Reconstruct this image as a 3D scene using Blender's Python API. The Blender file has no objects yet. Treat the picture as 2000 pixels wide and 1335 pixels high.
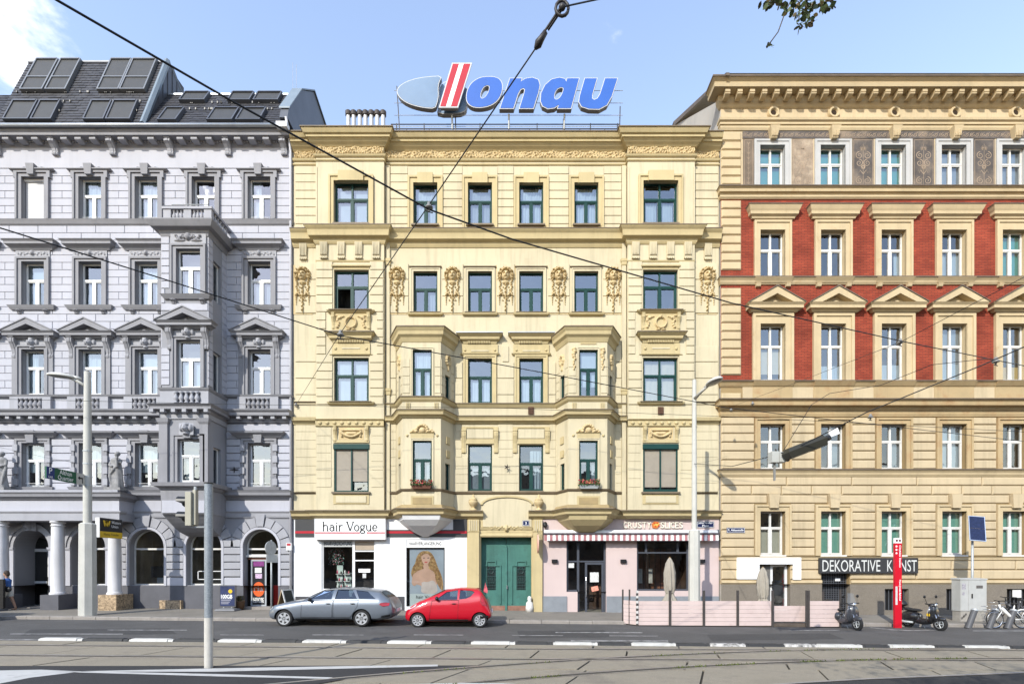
import bpy, bmesh, math, random
from mathutils import Vector, Matrix, noise as mnoise
random.seed(7)
R = math.radians
SC = bpy.context.scene
COL = SC.collection
# camera
CAM_D, CAM_H, FPX, HZ = 23.0, 2.0, 979.0, 1105.0     # metres to the facade line, eye height, focal length and horizon of the 2000 px photograph
cam_data = bpy.data.cameras.new('camera')
cam = bpy.data.objects.new('camera', cam_data)
COL.objects.link(cam)
cam.location = (0, -CAM_D, CAM_H)
cam.rotation_euler = (R(90), 0, 0)
cam_data.sensor_width = 36.0
cam_data.lens = 36.0 * FPX / 2000.0
cam_data.shift_x = 0.0
cam_data.shift_y = (HZ - 667.5) / 2000.0
cam_data.clip_start = 0.1
cam_data.clip_end = 6000
SC.camera = cam
# sun and sky
SUN_DIR = Vector((0.56, 1.0, -0.74)).normalized()      # the way the light travels, from the lamp's shadow on the facade
sun_data = bpy.data.lights.new('sun', 'SUN')
sun_data.energy = 2.5
sun_data.angle = R(0.53)
sun_data.color = (1.0, 0.96, 0.86)
sun = bpy.data.objects.new('sun', sun_data)
COL.objects.link(sun)
sun.rotation_euler = SUN_DIR.to_track_quat('-Z', 'Y').to_euler()
sun.location = (-20, -30, 40)
SUN_ELEV = math.asin(-SUN_DIR.z)
SUN_ROT = math.atan2(-SUN_DIR.x, -SUN_DIR.y)
world = bpy.data.worlds.new('World')
SC.world = world
world.use_nodes = True
wn = world.node_tree
wn.nodes.clear()
w_out = wn.nodes.new('ShaderNodeOutputWorld')
w_bg = wn.nodes.new('ShaderNodeBackground')
w_bg.inputs['Strength'].default_value = 0.15
w_sky = wn.nodes.new('ShaderNodeTexSky')
w_sky.sky_type = 'NISHITA'
w_sky.sun_disc = False
w_sky.sun_elevation = SUN_ELEV
w_sky.sun_rotation = SUN_ROT
w_sky.altitude = 200
w_sky.air_density = 1.75
w_sky.dust_density = 0.2
w_sky.ozone_density = 0.7
w_co = wn.nodes.new('ShaderNodeTexCoord')
w_map = wn.nodes.new('ShaderNodeMapping')
w_map.inputs['Location'].default_value = (-2.67, -1.26, -0.83)
w_map.inputs['Scale'].default_value = (1.0, 1.0, 1.9)
w_noise = wn.nodes.new('ShaderNodeTexNoise')
w_noise.inputs['Scale'].default_value = 2.6
w_noise.inputs['Detail'].default_value = 9
w_noise.inputs['Roughness'].default_value = 0.55
w_ramp = wn.nodes.new('ShaderNodeMapRange')
w_ramp.interpolation_type = 'SMOOTHSTEP'
w_ramp.inputs['From Min'].default_value = 0.64
w_ramp.inputs['From Max'].default_value = 0.72
w_mix = wn.nodes.new('ShaderNodeMix')
w_mix.data_type = 'RGBA'
w_mix.inputs['B'].default_value = (5.2, 5.25, 5.3, 1)
wl = wn.links
wl.new(w_co.outputs['Generated'], w_map.inputs['Vector'])
wl.new(w_map.outputs['Vector'], w_noise.inputs['Vector'])
wl.new(w_noise.outputs['Fac'], w_ramp.inputs['Value'])
wl.new(w_ramp.outputs['Result'], w_mix.inputs['Factor'])
w_wb = wn.nodes.new('ShaderNodeVectorMath'); w_wb.operation = 'MULTIPLY'; w_wb.inputs[1].default_value = (1.08, 0.99, 1.07)   # camera white balance
wl.new(w_sky.outputs['Color'], w_wb.inputs[0]); wl.new(w_wb.outputs['Vector'], w_mix.inputs['A'])
wl.new(w_mix.outputs['Result'], w_bg.inputs['Color'])
wl.new(w_bg.outputs['Background'], w_out.inputs['Surface'])
SC.view_settings.view_transform = 'Standard'
SC.view_settings.look = 'None'
SC.view_settings.gamma = 1.0
SC.view_settings.exposure = 1.12
SC.view_settings.use_curve_mapping = False
SC.render.engine = 'CYCLES'
SC.cycles.max_bounces = 6
SC.cycles.diffuse_bounces = 3
SC.cycles.glossy_bounces = 3
SC.cycles.transparent_max_bounces = 8
SC.cycles.caustics_reflective = False
SC.cycles.caustics_refractive = False
# survey of the photograph: pixel at a known depth -> metres
def X(px, y=0.0): return (px - 1000.0) * (CAM_D + y) / FPX
def Z(py, y=0.0): return CAM_H - (py - HZ) * (CAM_D + y) / FPX
def street(x): return -0.05 - 0.0085 * x              # the street falls gently to the right
Y_KERB = -3.3
# mesh builder
class MB:
 def __init__(s):
  s.v = []; s.f = []; s.m = []; s.smooth = []; s.cm = 0; s.cs = False
 def add(s, vs, fs):
  o = len(s.v)
  s.v.extend([tuple(p) for p in vs])
  for f in fs:
   s.f.append(tuple(i + o for i in f)); s.m.append(s.cm); s.smooth.append(s.cs)
  return s
 def box(s, x0, x1, y0, y1, z0, z1):
  vs = [(x0,y0,z0),(x1,y0,z0),(x1,y1,z0),(x0,y1,z0),(x0,y0,z1),(x1,y0,z1),(x1,y1,z1),(x0,y1,z1)]
  return s.add(vs, [(0,3,2,1),(4,5,6,7),(0,1,5,4),(1,2,6,5),(2,3,7,6),(3,0,4,7)])
 def cbox(s, c, d):
  return s.box(c[0]-d[0]/2, c[0]+d[0]/2, c[1]-d[1]/2, c[1]+d[1]/2, c[2]-d[2]/2, c[2]+d[2]/2)
 def quad(s, a, b, c, d): return s.add([a,b,c,d], [(0,1,2,3)])
 def poly(s, pts, y0, y1):
  n = len(pts)
  a = sum(pts[i][0]*pts[(i+1)%n][1]-pts[(i+1)%n][0]*pts[i][1] for i in range(n))
  if a < 0: pts = pts[::-1]
  vs = [(p[0], y0, p[1]) for p in pts] + [(p[0], y1, p[1]) for p in pts]
  fs = [tuple(range(n)), tuple(range(2*n-1, n-1, -1))]
  for i in range(n):
   j = (i+1) % n
   fs.append((i, i+n, j+n, j))
  return s.add(vs, fs)
 def polyx(s, pts, x0, x1):
  n = len(pts)
  a = sum(pts[i][0]*pts[(i+1)%n][1]-pts[(i+1)%n][0]*pts[i][1] for i in range(n))
  if a < 0: pts = pts[::-1]
  vs = [(x0, p[0], p[1]) for p in pts] + [(x1, p[0], p[1]) for p in pts]
  fs = [tuple(range(n-1, -1, -1)), tuple(range(n, 2*n))]
  for i in range(n):
   j = (i+1) % n
   fs.append((i, j, j+n, i+n))
  return s.add(vs, fs)
 def polyz(s, pts, z0, z1):
  n = len(pts)
  a = sum(pts[i][0]*pts[(i+1)%n][1]-pts[(i+1)%n][0]*pts[i][1] for i in range(n))
  if a < 0: pts = pts[::-1]
  def zz(z, p): return z(p[0], p[1]) if callable(z) else z
  vs = [(p[0], p[1], zz(z0, p)) for p in pts] + [(p[0], p[1], zz(z1, p)) for p in pts]
  fs = [tuple(range(n-1, -1, -1)), tuple(range(n, 2*n))]
  for i in range(n):
   j = (i+1) % n
   fs.append((i, j, j+n, i+n))
  return s.add(vs, fs)
 def loft(s, rings, cap=True, closed=True):
  n = len(rings[0]); vs = [p for r in rings for p in r]; fs = []
  for k in range(len(rings)-1):
   for i in range(n if closed else n-1):
    j = (i+1) % n
    fs.append((k*n+i, k*n+j, (k+1)*n+j, (k+1)*n+i))
  if cap:
   fs.append(tuple(range(n-1, -1, -1)))
   fs.append(tuple(range((len(rings)-1)*n, len(rings)*n)))
  return s.add(vs, fs)
 def molding(s, x0, x1, y, levels, back=0.12, el=1.0, er=1.0):
  rings = [[(x0-o*el, y-o, z), (x1+o*er, y-o, z), (x1+o*er, y+back, z), (x0-o*el, y+back, z)] for z, o in levels]
  return s.loft(rings)
 def sweep(s, path, prof, cap=True):
  P = [Vector((p[0], p[1])) for p in path]; n = len(P); rings = []
  for i in range(n):
   ds = []
   if i > 0: ds.append((P[i]-P[i-1]).normalized())
   if i < n-1: ds.append((P[i+1]-P[i]).normalized())
   ns = [Vector((d.y, -d.x)) for d in ds]
   if len(ns) == 2:
    b = (ns[0]+ns[1]).normalized(); k = 1.0/max(0.35, b.dot(ns[0])); nn = b*k
   else: nn = ns[0]
   rings.append([(P[i].x+nn.x*o, P[i].y+nn.y*o, z) for o, z in prof])
  return s.loft(rings, cap=cap)
 def tube(s, pts, r, n=6, cap=True, r2=None):
  pts = [Vector(p) for p in pts]; rings = []; N = len(pts)
  up = None
  for i, p in enumerate(pts):
   d = (pts[min(i+1, N-1)] - pts[max(i-1, 0)])
   if d.length < 1e-9: d = Vector((0,0,1))
   d.normalize()
   if up is None:
    up = d.orthogonal().normalized()
   else:
    up = (up - d*up.dot(d))
    up = up.normalized() if up.length > 1e-6 else d.orthogonal().normalized()
   q = d.cross(up)
   rr = r[i] if isinstance(r, (list, tuple)) else (r + (r2-r)*i/(N-1) if r2 is not None else r)
   rings.append([tuple(p + up*(rr*math.cos(2*math.pi*k/n)) + q*(rr*math.sin(2*math.pi*k/n))) for k in range(n)])
  return s.loft(rings, cap=cap)
 def lathe(s, prof, c=(0,0,0), n=12, axis='z'):
  rings = []
  for r, h in prof:
   ring = []
   for k in range(n):
    a = 2*math.pi*k/n; u, v = r*math.cos(a), r*math.sin(a)
    if axis == 'z': p = (c[0]+u, c[1]+v, c[2]+h)
    elif axis == 'y': p = (c[0]+v, c[1]+h, c[2]+u)
    else: p = (c[0]+h, c[1]+u, c[2]+v)
    ring.append(p)
   rings.append(ring)
  return s.loft(rings)
 def ell(s, c, r, nu=10, nv=6):
  rings = []
  for j in range(nv+1):
   t = math.pi*(j/nv) ; t = min(max(t, 0.06), math.pi-0.06)
   rings.append([(c[0]+r[0]*math.sin(t)*math.cos(2*math.pi*k/nu), c[1]+r[1]*math.sin(t)*math.sin(2*math.pi*k/nu), c[2]-r[2]*math.cos(t)) for k in range(nu)])
  return s.loft(rings)
 def xf(s, M, start=0):
  for i in range(start, len(s.v)):
   s.v[i] = tuple(M @ Vector(s.v[i]))
  return s
 def mesh(s, name, mats):
  me = bpy.data.meshes.new(name)
  me.from_pydata(s.v, [], s.f)
  for m in (mats if isinstance(mats, (list, tuple)) else [mats]): me.materials.append(m)
  me.polygons.foreach_set('material_index', s.m)
  me.polygons.foreach_set('use_smooth', s.smooth)
  me.update()
  return me
 def build(s, name, mats, parent=None, loc=None, rz=0.0):
  return place(name, s.mesh(name, mats), parent, loc, rz)
def place(name, me, parent=None, loc=None, rz=0.0, scale=None):
 o = bpy.data.objects.new(name, me)
 COL.objects.link(o)
 if loc is not None: o.location = loc
 if rz: o.rotation_euler = (0, 0, rz)
 if scale is not None: o.scale = scale
 if parent is not None: o.parent = parent
 return o
def empty(name, loc=(0,0,0), rz=0.0):
 o = bpy.data.objects.new(name, None)
 COL.objects.link(o); o.location = loc; o.rotation_euler = (0, 0, rz)
 o.empty_display_size = 0.2
 return o
def tag(o, label, cat, group=None):
 o['label'] = label; o['category'] = cat
 if group: o['group'] = group
 return o
def struct(o):
 o['kind'] = 'structure'; return o
def stuff(o):
 o['kind'] = 'stuff'; return o
def smooth_by_angle(me, ang=40):
 me.polygons.foreach_set('use_smooth', [True]*len(me.polygons))
 try: me.set_sharp_from_angle(angle=R(ang))
 except Exception: pass
# materials
MATS = {}
def mat(name, col, rough=0.75, var=0.12, nscale=1.2, bump=0.0, bscale=40.0, metal=0.0, streak=0.0, spec=0.35, coat=0.0, fine=0.0, stain=None, stain_at=(0.55, 0.75), stain_scale=0.8):
 if name in MATS: return MATS[name]
 m = bpy.data.materials.new(name); m.use_nodes = True
 nt = m.node_tree; N = nt.nodes; L = nt.links
 b = N['Principled BSDF']
 b.inputs['Roughness'].default_value = rough
 b.inputs['Metallic'].default_value = metal
 b.inputs['Specular IOR Level'].default_value = spec
 if coat: b.inputs['Coat Weight'].default_value = coat; b.inputs['Coat Roughness'].default_value = 0.04
 c = (col[0], col[1], col[2], 1)
 if var <= 0 and bump <= 0:
  b.inputs['Base Color'].default_value = c
 else:
  geo = N.new('ShaderNodeNewGeometry')
  tx = N.new('ShaderNodeTexNoise'); tx.inputs['Scale'].default_value = nscale; tx.inputs['Detail'].default_value = 7; tx.inputs['Roughness'].default_value = 0.6
  L.new(geo.outputs['Position'], tx.inputs['Vector'])
  mr = N.new('ShaderNodeMapRange'); mr.inputs['From Min'].default_value = 0.3; mr.inputs['From Max'].default_value = 0.7
  mr.inputs['To Min'].default_value = 1 - var; mr.inputs['To Max'].default_value = 1 + var*0.7
  L.new(tx.outputs['Fac'], mr.inputs['Value'])
  mul = N.new('ShaderNodeVectorMath'); mul.operation = 'SCALE'; mul.inputs[0].default_value = col[:3]
  L.new(mr.outputs['Result'], mul.inputs['Scale'])
  last = mul.outputs['Vector']
  if fine > 0:
   t3 = N.new('ShaderNodeTexNoise'); t3.inputs['Scale'].default_value = bscale; t3.inputs['Detail'].default_value = 3
   L.new(geo.outputs['Position'], t3.inputs['Vector'])
   m3 = N.new('ShaderNodeMapRange'); m3.inputs['From Min'].default_value = 0.3; m3.inputs['From Max'].default_value = 0.7
   m3.inputs['To Min'].default_value = 1 - fine; m3.inputs['To Max'].default_value = 1 + fine
   L.new(t3.outputs['Fac'], m3.inputs['Value'])
   s3 = N.new('ShaderNodeVectorMath'); s3.operation = 'SCALE'
   L.new(last, s3.inputs[0]); L.new(m3.outputs['Result'], s3.inputs['Scale']); last = s3.outputs['Vector']
  if streak > 0:
   mp = N.new('ShaderNodeMapping'); mp.inputs['Scale'].default_value = (3.2, 3.2, 0.22)
   L.new(geo.outputs['Position'], mp.inputs['Vector'])
   t2 = N.new('ShaderNodeTexNoise'); t2.inputs['Scale'].default_value = 1.0; t2.inputs['Detail'].default_value = 6; t2.inputs['Roughness'].default_value = 0.7
   L.new(mp.outputs['Vector'], t2.inputs['Vector'])
   m2 = N.new('ShaderNodeMapRange'); m2.inputs['From Min'].default_value = 0.5; m2.inputs['From Max'].default_value = 0.75
   m2.inputs['To Min'].default_value = 1.0; m2.inputs['To Max'].default_value = 1 - streak
   L.new(t2.outputs['Fac'], m2.inputs['Value'])
   s2 = N.new('ShaderNodeVectorMath'); s2.operation = 'SCALE'
   L.new(last, s2.inputs[0]); L.new(m2.outputs['Result'], s2.inputs['Scale']); last = s2.outputs['Vector']
  if stain is not None:
   t4 = N.new('ShaderNodeTexNoise'); t4.inputs['Scale'].default_value = stain_scale; t4.inputs['Detail'].default_value = 9; t4.inputs['Roughness'].default_value = 0.68
   L.new(geo.outputs['Position'], t4.inputs['Vector'])
   m4 = N.new('ShaderNodeMapRange'); m4.inputs['From Min'].default_value = stain_at[0]; m4.inputs['From Max'].default_value = stain_at[1]
   L.new(t4.outputs['Fac'], m4.inputs['Value'])
   mx = N.new('ShaderNodeMix'); mx.data_type = 'RGBA'
   mx.inputs['B'].default_value = (stain[0], stain[1], stain[2], 1)
   L.new(m4.outputs['Result'], mx.inputs['Factor']); L.new(last, mx.inputs['A']); last = mx.outputs['Result']
  L.new(last, b.inputs['Base Color'])
  if bump > 0:
   tb = N.new('ShaderNodeTexNoise'); tb.inputs['Scale'].default_value = bscale; tb.inputs['Detail'].default_value = 4
   L.new(geo.outputs['Position'], tb.inputs['Vector'])
   bp = N.new('ShaderNodeBump'); bp.inputs['Strength'].default_value = min(1.0, bump); bp.inputs['Distance'].default_value = 0.01
   L.new(tb.outputs['Fac'], bp.inputs['Height']); L.new(bp.outputs['Normal'], b.inputs['Normal'])
 MATS[name] = m
 return m
def glass_mat(name, refl=0.22, tint=(0.86, 0.93, 0.95), wav=0.15):
 if name in MATS: return MATS[name]
 m = bpy.data.materials.new(name); m.use_nodes = True
 nt = m.node_tree; N = nt.nodes; L = nt.links
 N.remove(N['Principled BSDF']); out = N['Material Output']
 tr = N.new('ShaderNodeBsdfTransparent'); tr.inputs['Color'].default_value = (*tint, 1)
 gl = N.new('ShaderNodeBsdfGlossy'); gl.inputs['Roughness'].default_value = 0.015; gl.inputs['Color'].default_value = (0.95, 0.97, 1, 1)
 lw = N.new('ShaderNodeLayerWeight'); lw.inputs['Blend'].default_value = 0.25
 mr = N.new('ShaderNodeMapRange'); mr.inputs['To Min'].default_value = refl; mr.inputs['To Max'].default_value = 0.95
 L.new(lw.outputs['Fresnel'], mr.inputs['Value'])
 mx = N.new('ShaderNodeMixShader')
 geo = N.new('ShaderNodeNewGeometry')
 tx = N.new('ShaderNodeTexNoise'); tx.inputs['Scale'].default_value = 1.6; tx.inputs['Detail'].default_value = 2
 L.new(geo.outputs['Position'], tx.inputs['Vector'])
 bp = N.new('ShaderNodeBump'); bp.inputs['Strength'].default_value = wav; bp.inputs['Distance'].default_value = 0.05
 L.new(tx.outputs['Fac'], bp.inputs['Height']); L.new(bp.outputs['Normal'], gl.inputs['Normal'])
 L.new(mr.outputs['Result'], mx.inputs['Fac']); L.new(tr.outputs['BSDF'], mx.inputs[1]); L.new(gl.outputs['BSDF'], mx.inputs[2])
 L.new(mx.outputs['Shader'], out.inputs['Surface'])
 MATS[name] = m
 return m
def brick_mat(name, c1, c2, mortar, bw=0.27, bh=0.075, ms=0.012, bump=0.6, rough=0.85):
 if name in MATS: return MATS[name]
 m = bpy.data.materials.new(name); m.use_nodes = True
 nt = m.node_tree; N = nt.nodes; L = nt.links
 b = N['Principled BSDF']; b.inputs['Roughness'].default_value = rough; b.inputs['Specular IOR Level'].default_value = 0.2
 geo = N.new('ShaderNodeNewGeometry')
 sp = N.new('ShaderNodeSeparateXYZ'); cb = N.new('ShaderNodeCombineXYZ')
 L.new(geo.outputs['Position'], sp.inputs[0]); L.new(sp.outputs['X'], cb.inputs['X']); L.new(sp.outputs['Z'], cb.inputs['Y'])
 br = N.new('ShaderNodeTexBrick'); br.inputs['Scale'].default_value = 1.0
 br.inputs['Brick Width'].default_value = bw; br.inputs['Row Height'].default_value = bh; br.inputs['Mortar Size'].default_value = ms
 br.inputs['Mortar Smooth'].default_value = 0.3; br.inputs['Bias'].default_value = 0.0
 br.inputs['Color1'].default_value = (*c1, 1); br.inputs['Color2'].default_value = (*c2, 1); br.inputs['Mortar'].default_value = (*mortar, 1)
 L.new(cb.outputs[0], br.inputs['Vector'])
 tx = N.new('ShaderNodeTexNoise'); tx.inputs['Scale'].default_value = 0.9; tx.inputs['Detail'].default_value = 8
 L.new(geo.outputs['Position'], tx.inputs['Vector'])
 mr = N.new('ShaderNodeMapRange'); mr.inputs['From Min'].default_value = 0.3; mr.inputs['From Max'].default_value = 0.7; mr.inputs['To Min'].default_value = 0.7; mr.inputs['To Max'].default_value = 1.25
 L.new(tx.outputs['Fac'], mr.inputs['Value'])
 sc = N.new('ShaderNodeVectorMath'); sc.operation = 'SCALE'
 L.new(br.outputs['Color'], sc.inputs[0]); L.new(mr.outputs['Result'], sc.inputs['Scale']); L.new(sc.outputs['Vector'], b.inputs['Base Color'])
 bp = N.new('ShaderNodeBump'); bp.inputs['Strength'].default_value = bump; bp.inputs['Distance'].default_value = 0.02; bp.invert = True
 L.new(br.outputs['Fac'], bp.inputs['Height']); L.new(bp.outputs['Normal'], b.inputs['Normal'])
 MATS[name] = m
 return m
G_WALL = mat('grey_house_paint', (0.39, 0.39, 0.43), 0.8, 0.07, 0.5, 0.15, 60, streak=0.10)
G_JOINT = mat('grey_joint', (0.25, 0.25, 0.27), 0.85, 0.08, 0.6)
G_TRIM = mat('grey_trim_paint', (0.225, 0.223, 0.24), 0.75, 0.10, 0.9, 0.2, 50, streak=0.18)
G_TRIM_LT = mat('pale_grey_trim_paint', (0.305, 0.305, 0.33), 0.75, 0.10, 0.9, 0.2, 50, streak=0.12)
G_DADO = mat('dark_grey_dado_paint', (0.095, 0.095, 0.108), 0.7, 0.14, 1.5, 0.2, 40)
Y_WALL = mat('cream_yellow_plaster', (0.505, 0.44, 0.30), 0.85, 0.10, 0.45, 0.2, 60, streak=0.26, stain=(0.36, 0.29, 0.195), stain_at=(0.6, 0.85), stain_scale=0.55)
Y_JOINT = mat('cream_joint_plaster', (0.35, 0.28, 0.16), 0.88, 0.1, 0.6)
Y_TRIM = mat('ochre_trim_plaster', (0.45, 0.365, 0.2), 0.82, 0.10, 0.9, 0.25, 50, streak=0.16)
Y_ORN = mat('ochre_ornament_plaster', (0.50, 0.385, 0.21), 0.85, 0.2, 3.0, 0.3, 60, stain=(0.24, 0.17, 0.09), stain_at=(0.6, 0.8), stain_scale=3.0)
Y_CAP = mat('weathered_cap_metal', (0.17, 0.13, 0.085), 0.6, 0.25, 1.5, 0.1, 30)
Y_STAIN = mat('sooty_ochre_plaster', (0.33, 0.245, 0.12), 0.88, 0.2, 1.0, 0.3, 40, stain=(0.22, 0.17, 0.1), stain_at=(0.45, 0.72), stain_scale=1.6)
O_WALL = mat('ochre_plaster', (0.47, 0.375, 0.24), 0.85, 0.11, 0.6, 0.25, 50, streak=0.2)
O_TRIM = mat('pale_ochre_trim', (0.47, 0.37, 0.225), 0.82, 0.12, 0.8, 0.25, 50, streak=0.14, stain=(0.33, 0.2, 0.09), stain_at=(0.62, 0.8), stain_scale=1.7)
O_STAIN = mat('stained_ochre_trim', (0.40, 0.295, 0.16), 0.85, 0.15, 0.8, 0.25, 50, streak=0.2, stain=(0.30, 0.17, 0.08), stain_at=(0.5, 0.75), stain_scale=1.6)
O_JOINT = mat('ochre_joint', (0.29, 0.205, 0.1), 0.9, 0.1, 0.6)
O_CAP = mat('brown_cap_sheet', (0.12, 0.09, 0.065), 0.6, 0.3, 2.0)
O_PLINTH = mat('roughcast_plinth', (0.18, 0.155, 0.125), 0.95, 0.18, 1.2, 0.9, 45, fine=0.3, stain=(0.14, 0.12, 0.1), stain_at=(0.5, 0.75), stain_scale=1.2)
O_WHITE = mat('chalky_white_surround', (0.40, 0.395, 0.385), 0.85, 0.08, 1.2, 0.2, 50, streak=0.15)
O_BRICK = brick_mat('red_face_brick', (0.31, 0.058, 0.029), (0.23, 0.038, 0.02), (0.12, 0.034, 0.024))
O_SGRAF = mat('sgraffito_ground', (0.088, 0.076, 0.07), 0.9, 0.35, 1.6, 0.3, 60, fine=0.25, stain=(0.30, 0.23, 0.165), stain_at=(0.48, 0.75), stain_scale=0.55)
O_SGRAF_LT = mat('sgraffito_line', (0.32, 0.24, 0.17), 0.9, 0.25, 3.0)
W_WHITE = mat('white_window_paint', (0.62, 0.62, 0.62), 0.45, 0.04, 2.0)
W_GREEN = mat('dark_green_window_paint', (0.008, 0.042, 0.037), 0.5, 0.15, 3.0, spec=0.2)
W_OLDWHITE = mat('aged_white_window_paint', (0.58, 0.565, 0.535), 0.55, 0.10, 3.0)
W_ANTH = mat('anthracite_metal_frame', (0.055, 0.06, 0.075), 0.45, 0.08, 2.0)
GLASS = glass_mat('window_glass', 0.15)
GLASS_SHINY = glass_mat('sky_reflecting_glass', 0.2)
GLASS_SHOP = glass_mat('shop_glass', 0.04, (0.9, 0.93, 0.92), 0.05)
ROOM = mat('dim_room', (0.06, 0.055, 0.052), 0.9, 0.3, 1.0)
ROOM_LT = mat('pale_room', (0.30, 0.28, 0.25), 0.9, 0.3, 1.0)
CURTAIN = mat('white_curtain', (0.31, 0.35, 0.39), 0.9, 0.1, 2.0)
CURTAIN_GY = mat('grey_curtain', (0.20, 0.22, 0.245), 0.9, 0.15, 2.0)
CURTAIN_GN = mat('mint_screen', (0.16, 0.34, 0.26), 0.8, 0.05, 2.0)
CURTAIN_TEAL = mat('teal_screen', (0.05, 0.24, 0.22), 0.8, 0.15, 2.0)
CURTAIN_CR = mat('cream_blind', (0.42, 0.37, 0.29), 0.85, 0.08, 2.0)
BLIND = mat('beige_roller_slat', (0.33, 0.29, 0.235), 0.6, 0.08, 3.0)
WOODB = mat('ochre_cloth', (0.5, 0.33, 0.12), 0.9, 0.2, 2.0)
ZINC = mat('zinc_sheet', (0.36, 0.38, 0.41), 0.4, 0.12, 1.5, metal=0.5)
DARKZINC = mat('dark_sheet_metal', (0.10, 0.105, 0.12), 0.45, 0.15, 1.5, metal=0.3)
BLUESHEET = mat('blue_grey_sheet', (0.17, 0.21, 0.25), 0.5, 0.12, 1.0)
SLATE = mat('dark_slate', (0.048, 0.047, 0.052), 0.55, 0.35, 2.5, 0.3, 30)
STEEL = mat('galvanised_steel', (0.40, 0.42, 0.43), 0.5, 0.15, 6.0, metal=0.4, fine=0.12, bscale=60)
CHROME = mat('polished_metal', (0.7, 0.71, 0.73), 0.3, 0.0, metal=1.0)
BLACK = mat('black_paint', (0.012, 0.012, 0.013), 0.4, 0.1, 5.0)
WIREM = mat('black_cable', (0.010, 0.010, 0.011), 0.5, 0.0)
RUBBER = mat('tyre_rubber', (0.018, 0.018, 0.019), 0.8, 0.2, 10.0)
CONC_POST = mat('pale_concrete_post', (0.46, 0.45, 0.41), 0.8, 0.10, 2.0, 0.3, 60, streak=0.12)
WHITE_PAINT = mat('white_wall_paint', (0.66, 0.66, 0.66), 0.7, 0.05, 0.6, streak=0.05)
WHITE_SIGN = mat('white_sign_face', (0.80, 0.80, 0.80), 0.35, 0.03, 1.0)
RED_SIGN = mat('red_sign_paint', (0.38, 0.012, 0.024), 0.35, 0.05, 2.0)
PINK = mat('pale_pink_paint', (0.50, 0.40, 0.38), 0.75, 0.05, 0.7, 0.1, 50, streak=0.05)
BLUE_PLATE = mat('enamel_blue', (0.008, 0.014, 0.06), 0.25, 0.1, 5)
LETTER_W = mat('white_lettering', (0.80, 0.80, 0.80), 0.5, 0.0)
LETTER_B = mat('black_lettering', (0.015, 0.015, 0.015), 0.5, 0.0)
DOORGREEN = mat('faded_green_door_paint', (0.045, 0.145, 0.12), 0.6, 0.2, 1.8, 0.2, 40, streak=0.2, stain=(0.035, 0.09, 0.08), stain_at=(0.55, 0.75), stain_scale=2.5)
RUSTKICK = mat('brown_kick_plate', (0.23, 0.12, 0.085), 0.7, 0.3, 4.0)
# architectural helpers
def text_mesh(body, h=None, w=None, extr=0.004, shear=0.0, mat_=None, align='C', spacing=1.0, bold=0.0):
 cu = bpy.data.curves.new('lettering', 'FONT')
 cu.body = body; cu.size = 1.0; cu.extrude = 0.0; cu.shear = shear; cu.space_character = spacing; cu.offset = bold
 cu.resolution_u = 3
 ob = bpy.data.objects.new('lettering_tmp', cu); COL.objects.link(ob)
 bpy.context.view_layer.update()
 dg = bpy.context.evaluated_depsgraph_get()
 me = bpy.data.meshes.new_from_object(ob.evaluated_get(dg))
 bpy.data.objects.remove(ob); bpy.data.curves.remove(cu)
 xs = [v.co.x for v in me.vertices]; ys = [v.co.y for v in me.vertices]
 x0, x1, y0, y1 = min(xs), max(xs), min(ys), max(ys)
 sx = sy = None
 if w: sx = w/(x1-x0)
 if h: sy = h/(y1-y0)
 sx = sx or sy; sy = sy or sx
 for v in me.vertices:
  v.co = Vector(((v.co.x-(x0+x1)/2)*sx, -extr, (v.co.y-(y0+y1)/2)*sy))
 me.materials.clear(); me.materials.append(mat_ or LETTER_B)
 me.name = 'lettering'
 return me
def wall_grid(m, x0, x1, z0, z1, openings, y=0.0, reveal=0.25, rm=None):
 xs = sorted({x0, x1, *[v for o in openings for v in (o[0], o[1]) if x0 < v < x1]})
 zs = sorted({z0, z1, *[v for o in openings for v in (o[2], o[3]) if z0 < v < z1]})
 for i in range(len(xs)-1):
  for k in range(len(zs)-1):
   cx, cz = (xs[i]+xs[i+1])/2, (zs[k]+zs[k+1])/2
   if any(o[0] < cx < o[1] and o[2] < cz < o[3] for o in openings): continue
   m.quad((xs[i],y,zs[k]), (xs[i+1],y,zs[k]), (xs[i+1],y,zs[k+1]), (xs[i],y,zs[k+1]))
 if rm is not None: m.cm = rm
 for o in openings:
  a, b, c, d = o[:4]; y2 = y + (o[5] if len(o) > 5 else reveal)
  if len(o) > 4 and o[4] == 'arch':
   r = (b-a)/2; cx = (a+b)/2; sp = d - r; n = 16
   arc = [(cx - r*math.cos(math.pi*t/n), sp + r*math.sin(math.pi*t/n)) for t in range(n+1)]
   for t in range(n):
    p, q = arc[t], arc[t+1]
    m.quad((p[0],y,p[1]), (q[0],y,q[1]), (q[0],y,d), (p[0],y,d))
    m.quad((p[0],y,p[1]), (p[0],y2,p[1]), (q[0],y2,q[1]), (q[0],y,q[1]))
   m.quad((a,y,c), (a,y2,c), (a,y2,sp), (a,y,sp)); m.quad((b,y,c), (b,y,sp), (b,y2,sp), (b,y2,c))
  else:
   m.quad((a,y,c), (a,y2,c), (a,y2,d), (a,y,d)); m.quad((b,y,c), (b,y,d), (b,y2,d), (b,y2,c))
   m.quad((a,y,d), (a,y2,d), (b,y2,d), (b,y,d))
  m.quad((a,y,c), (b,y,c), (b,y2,c), (a,y2,c))
 m.cm = 0
_WIN = {}
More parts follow.
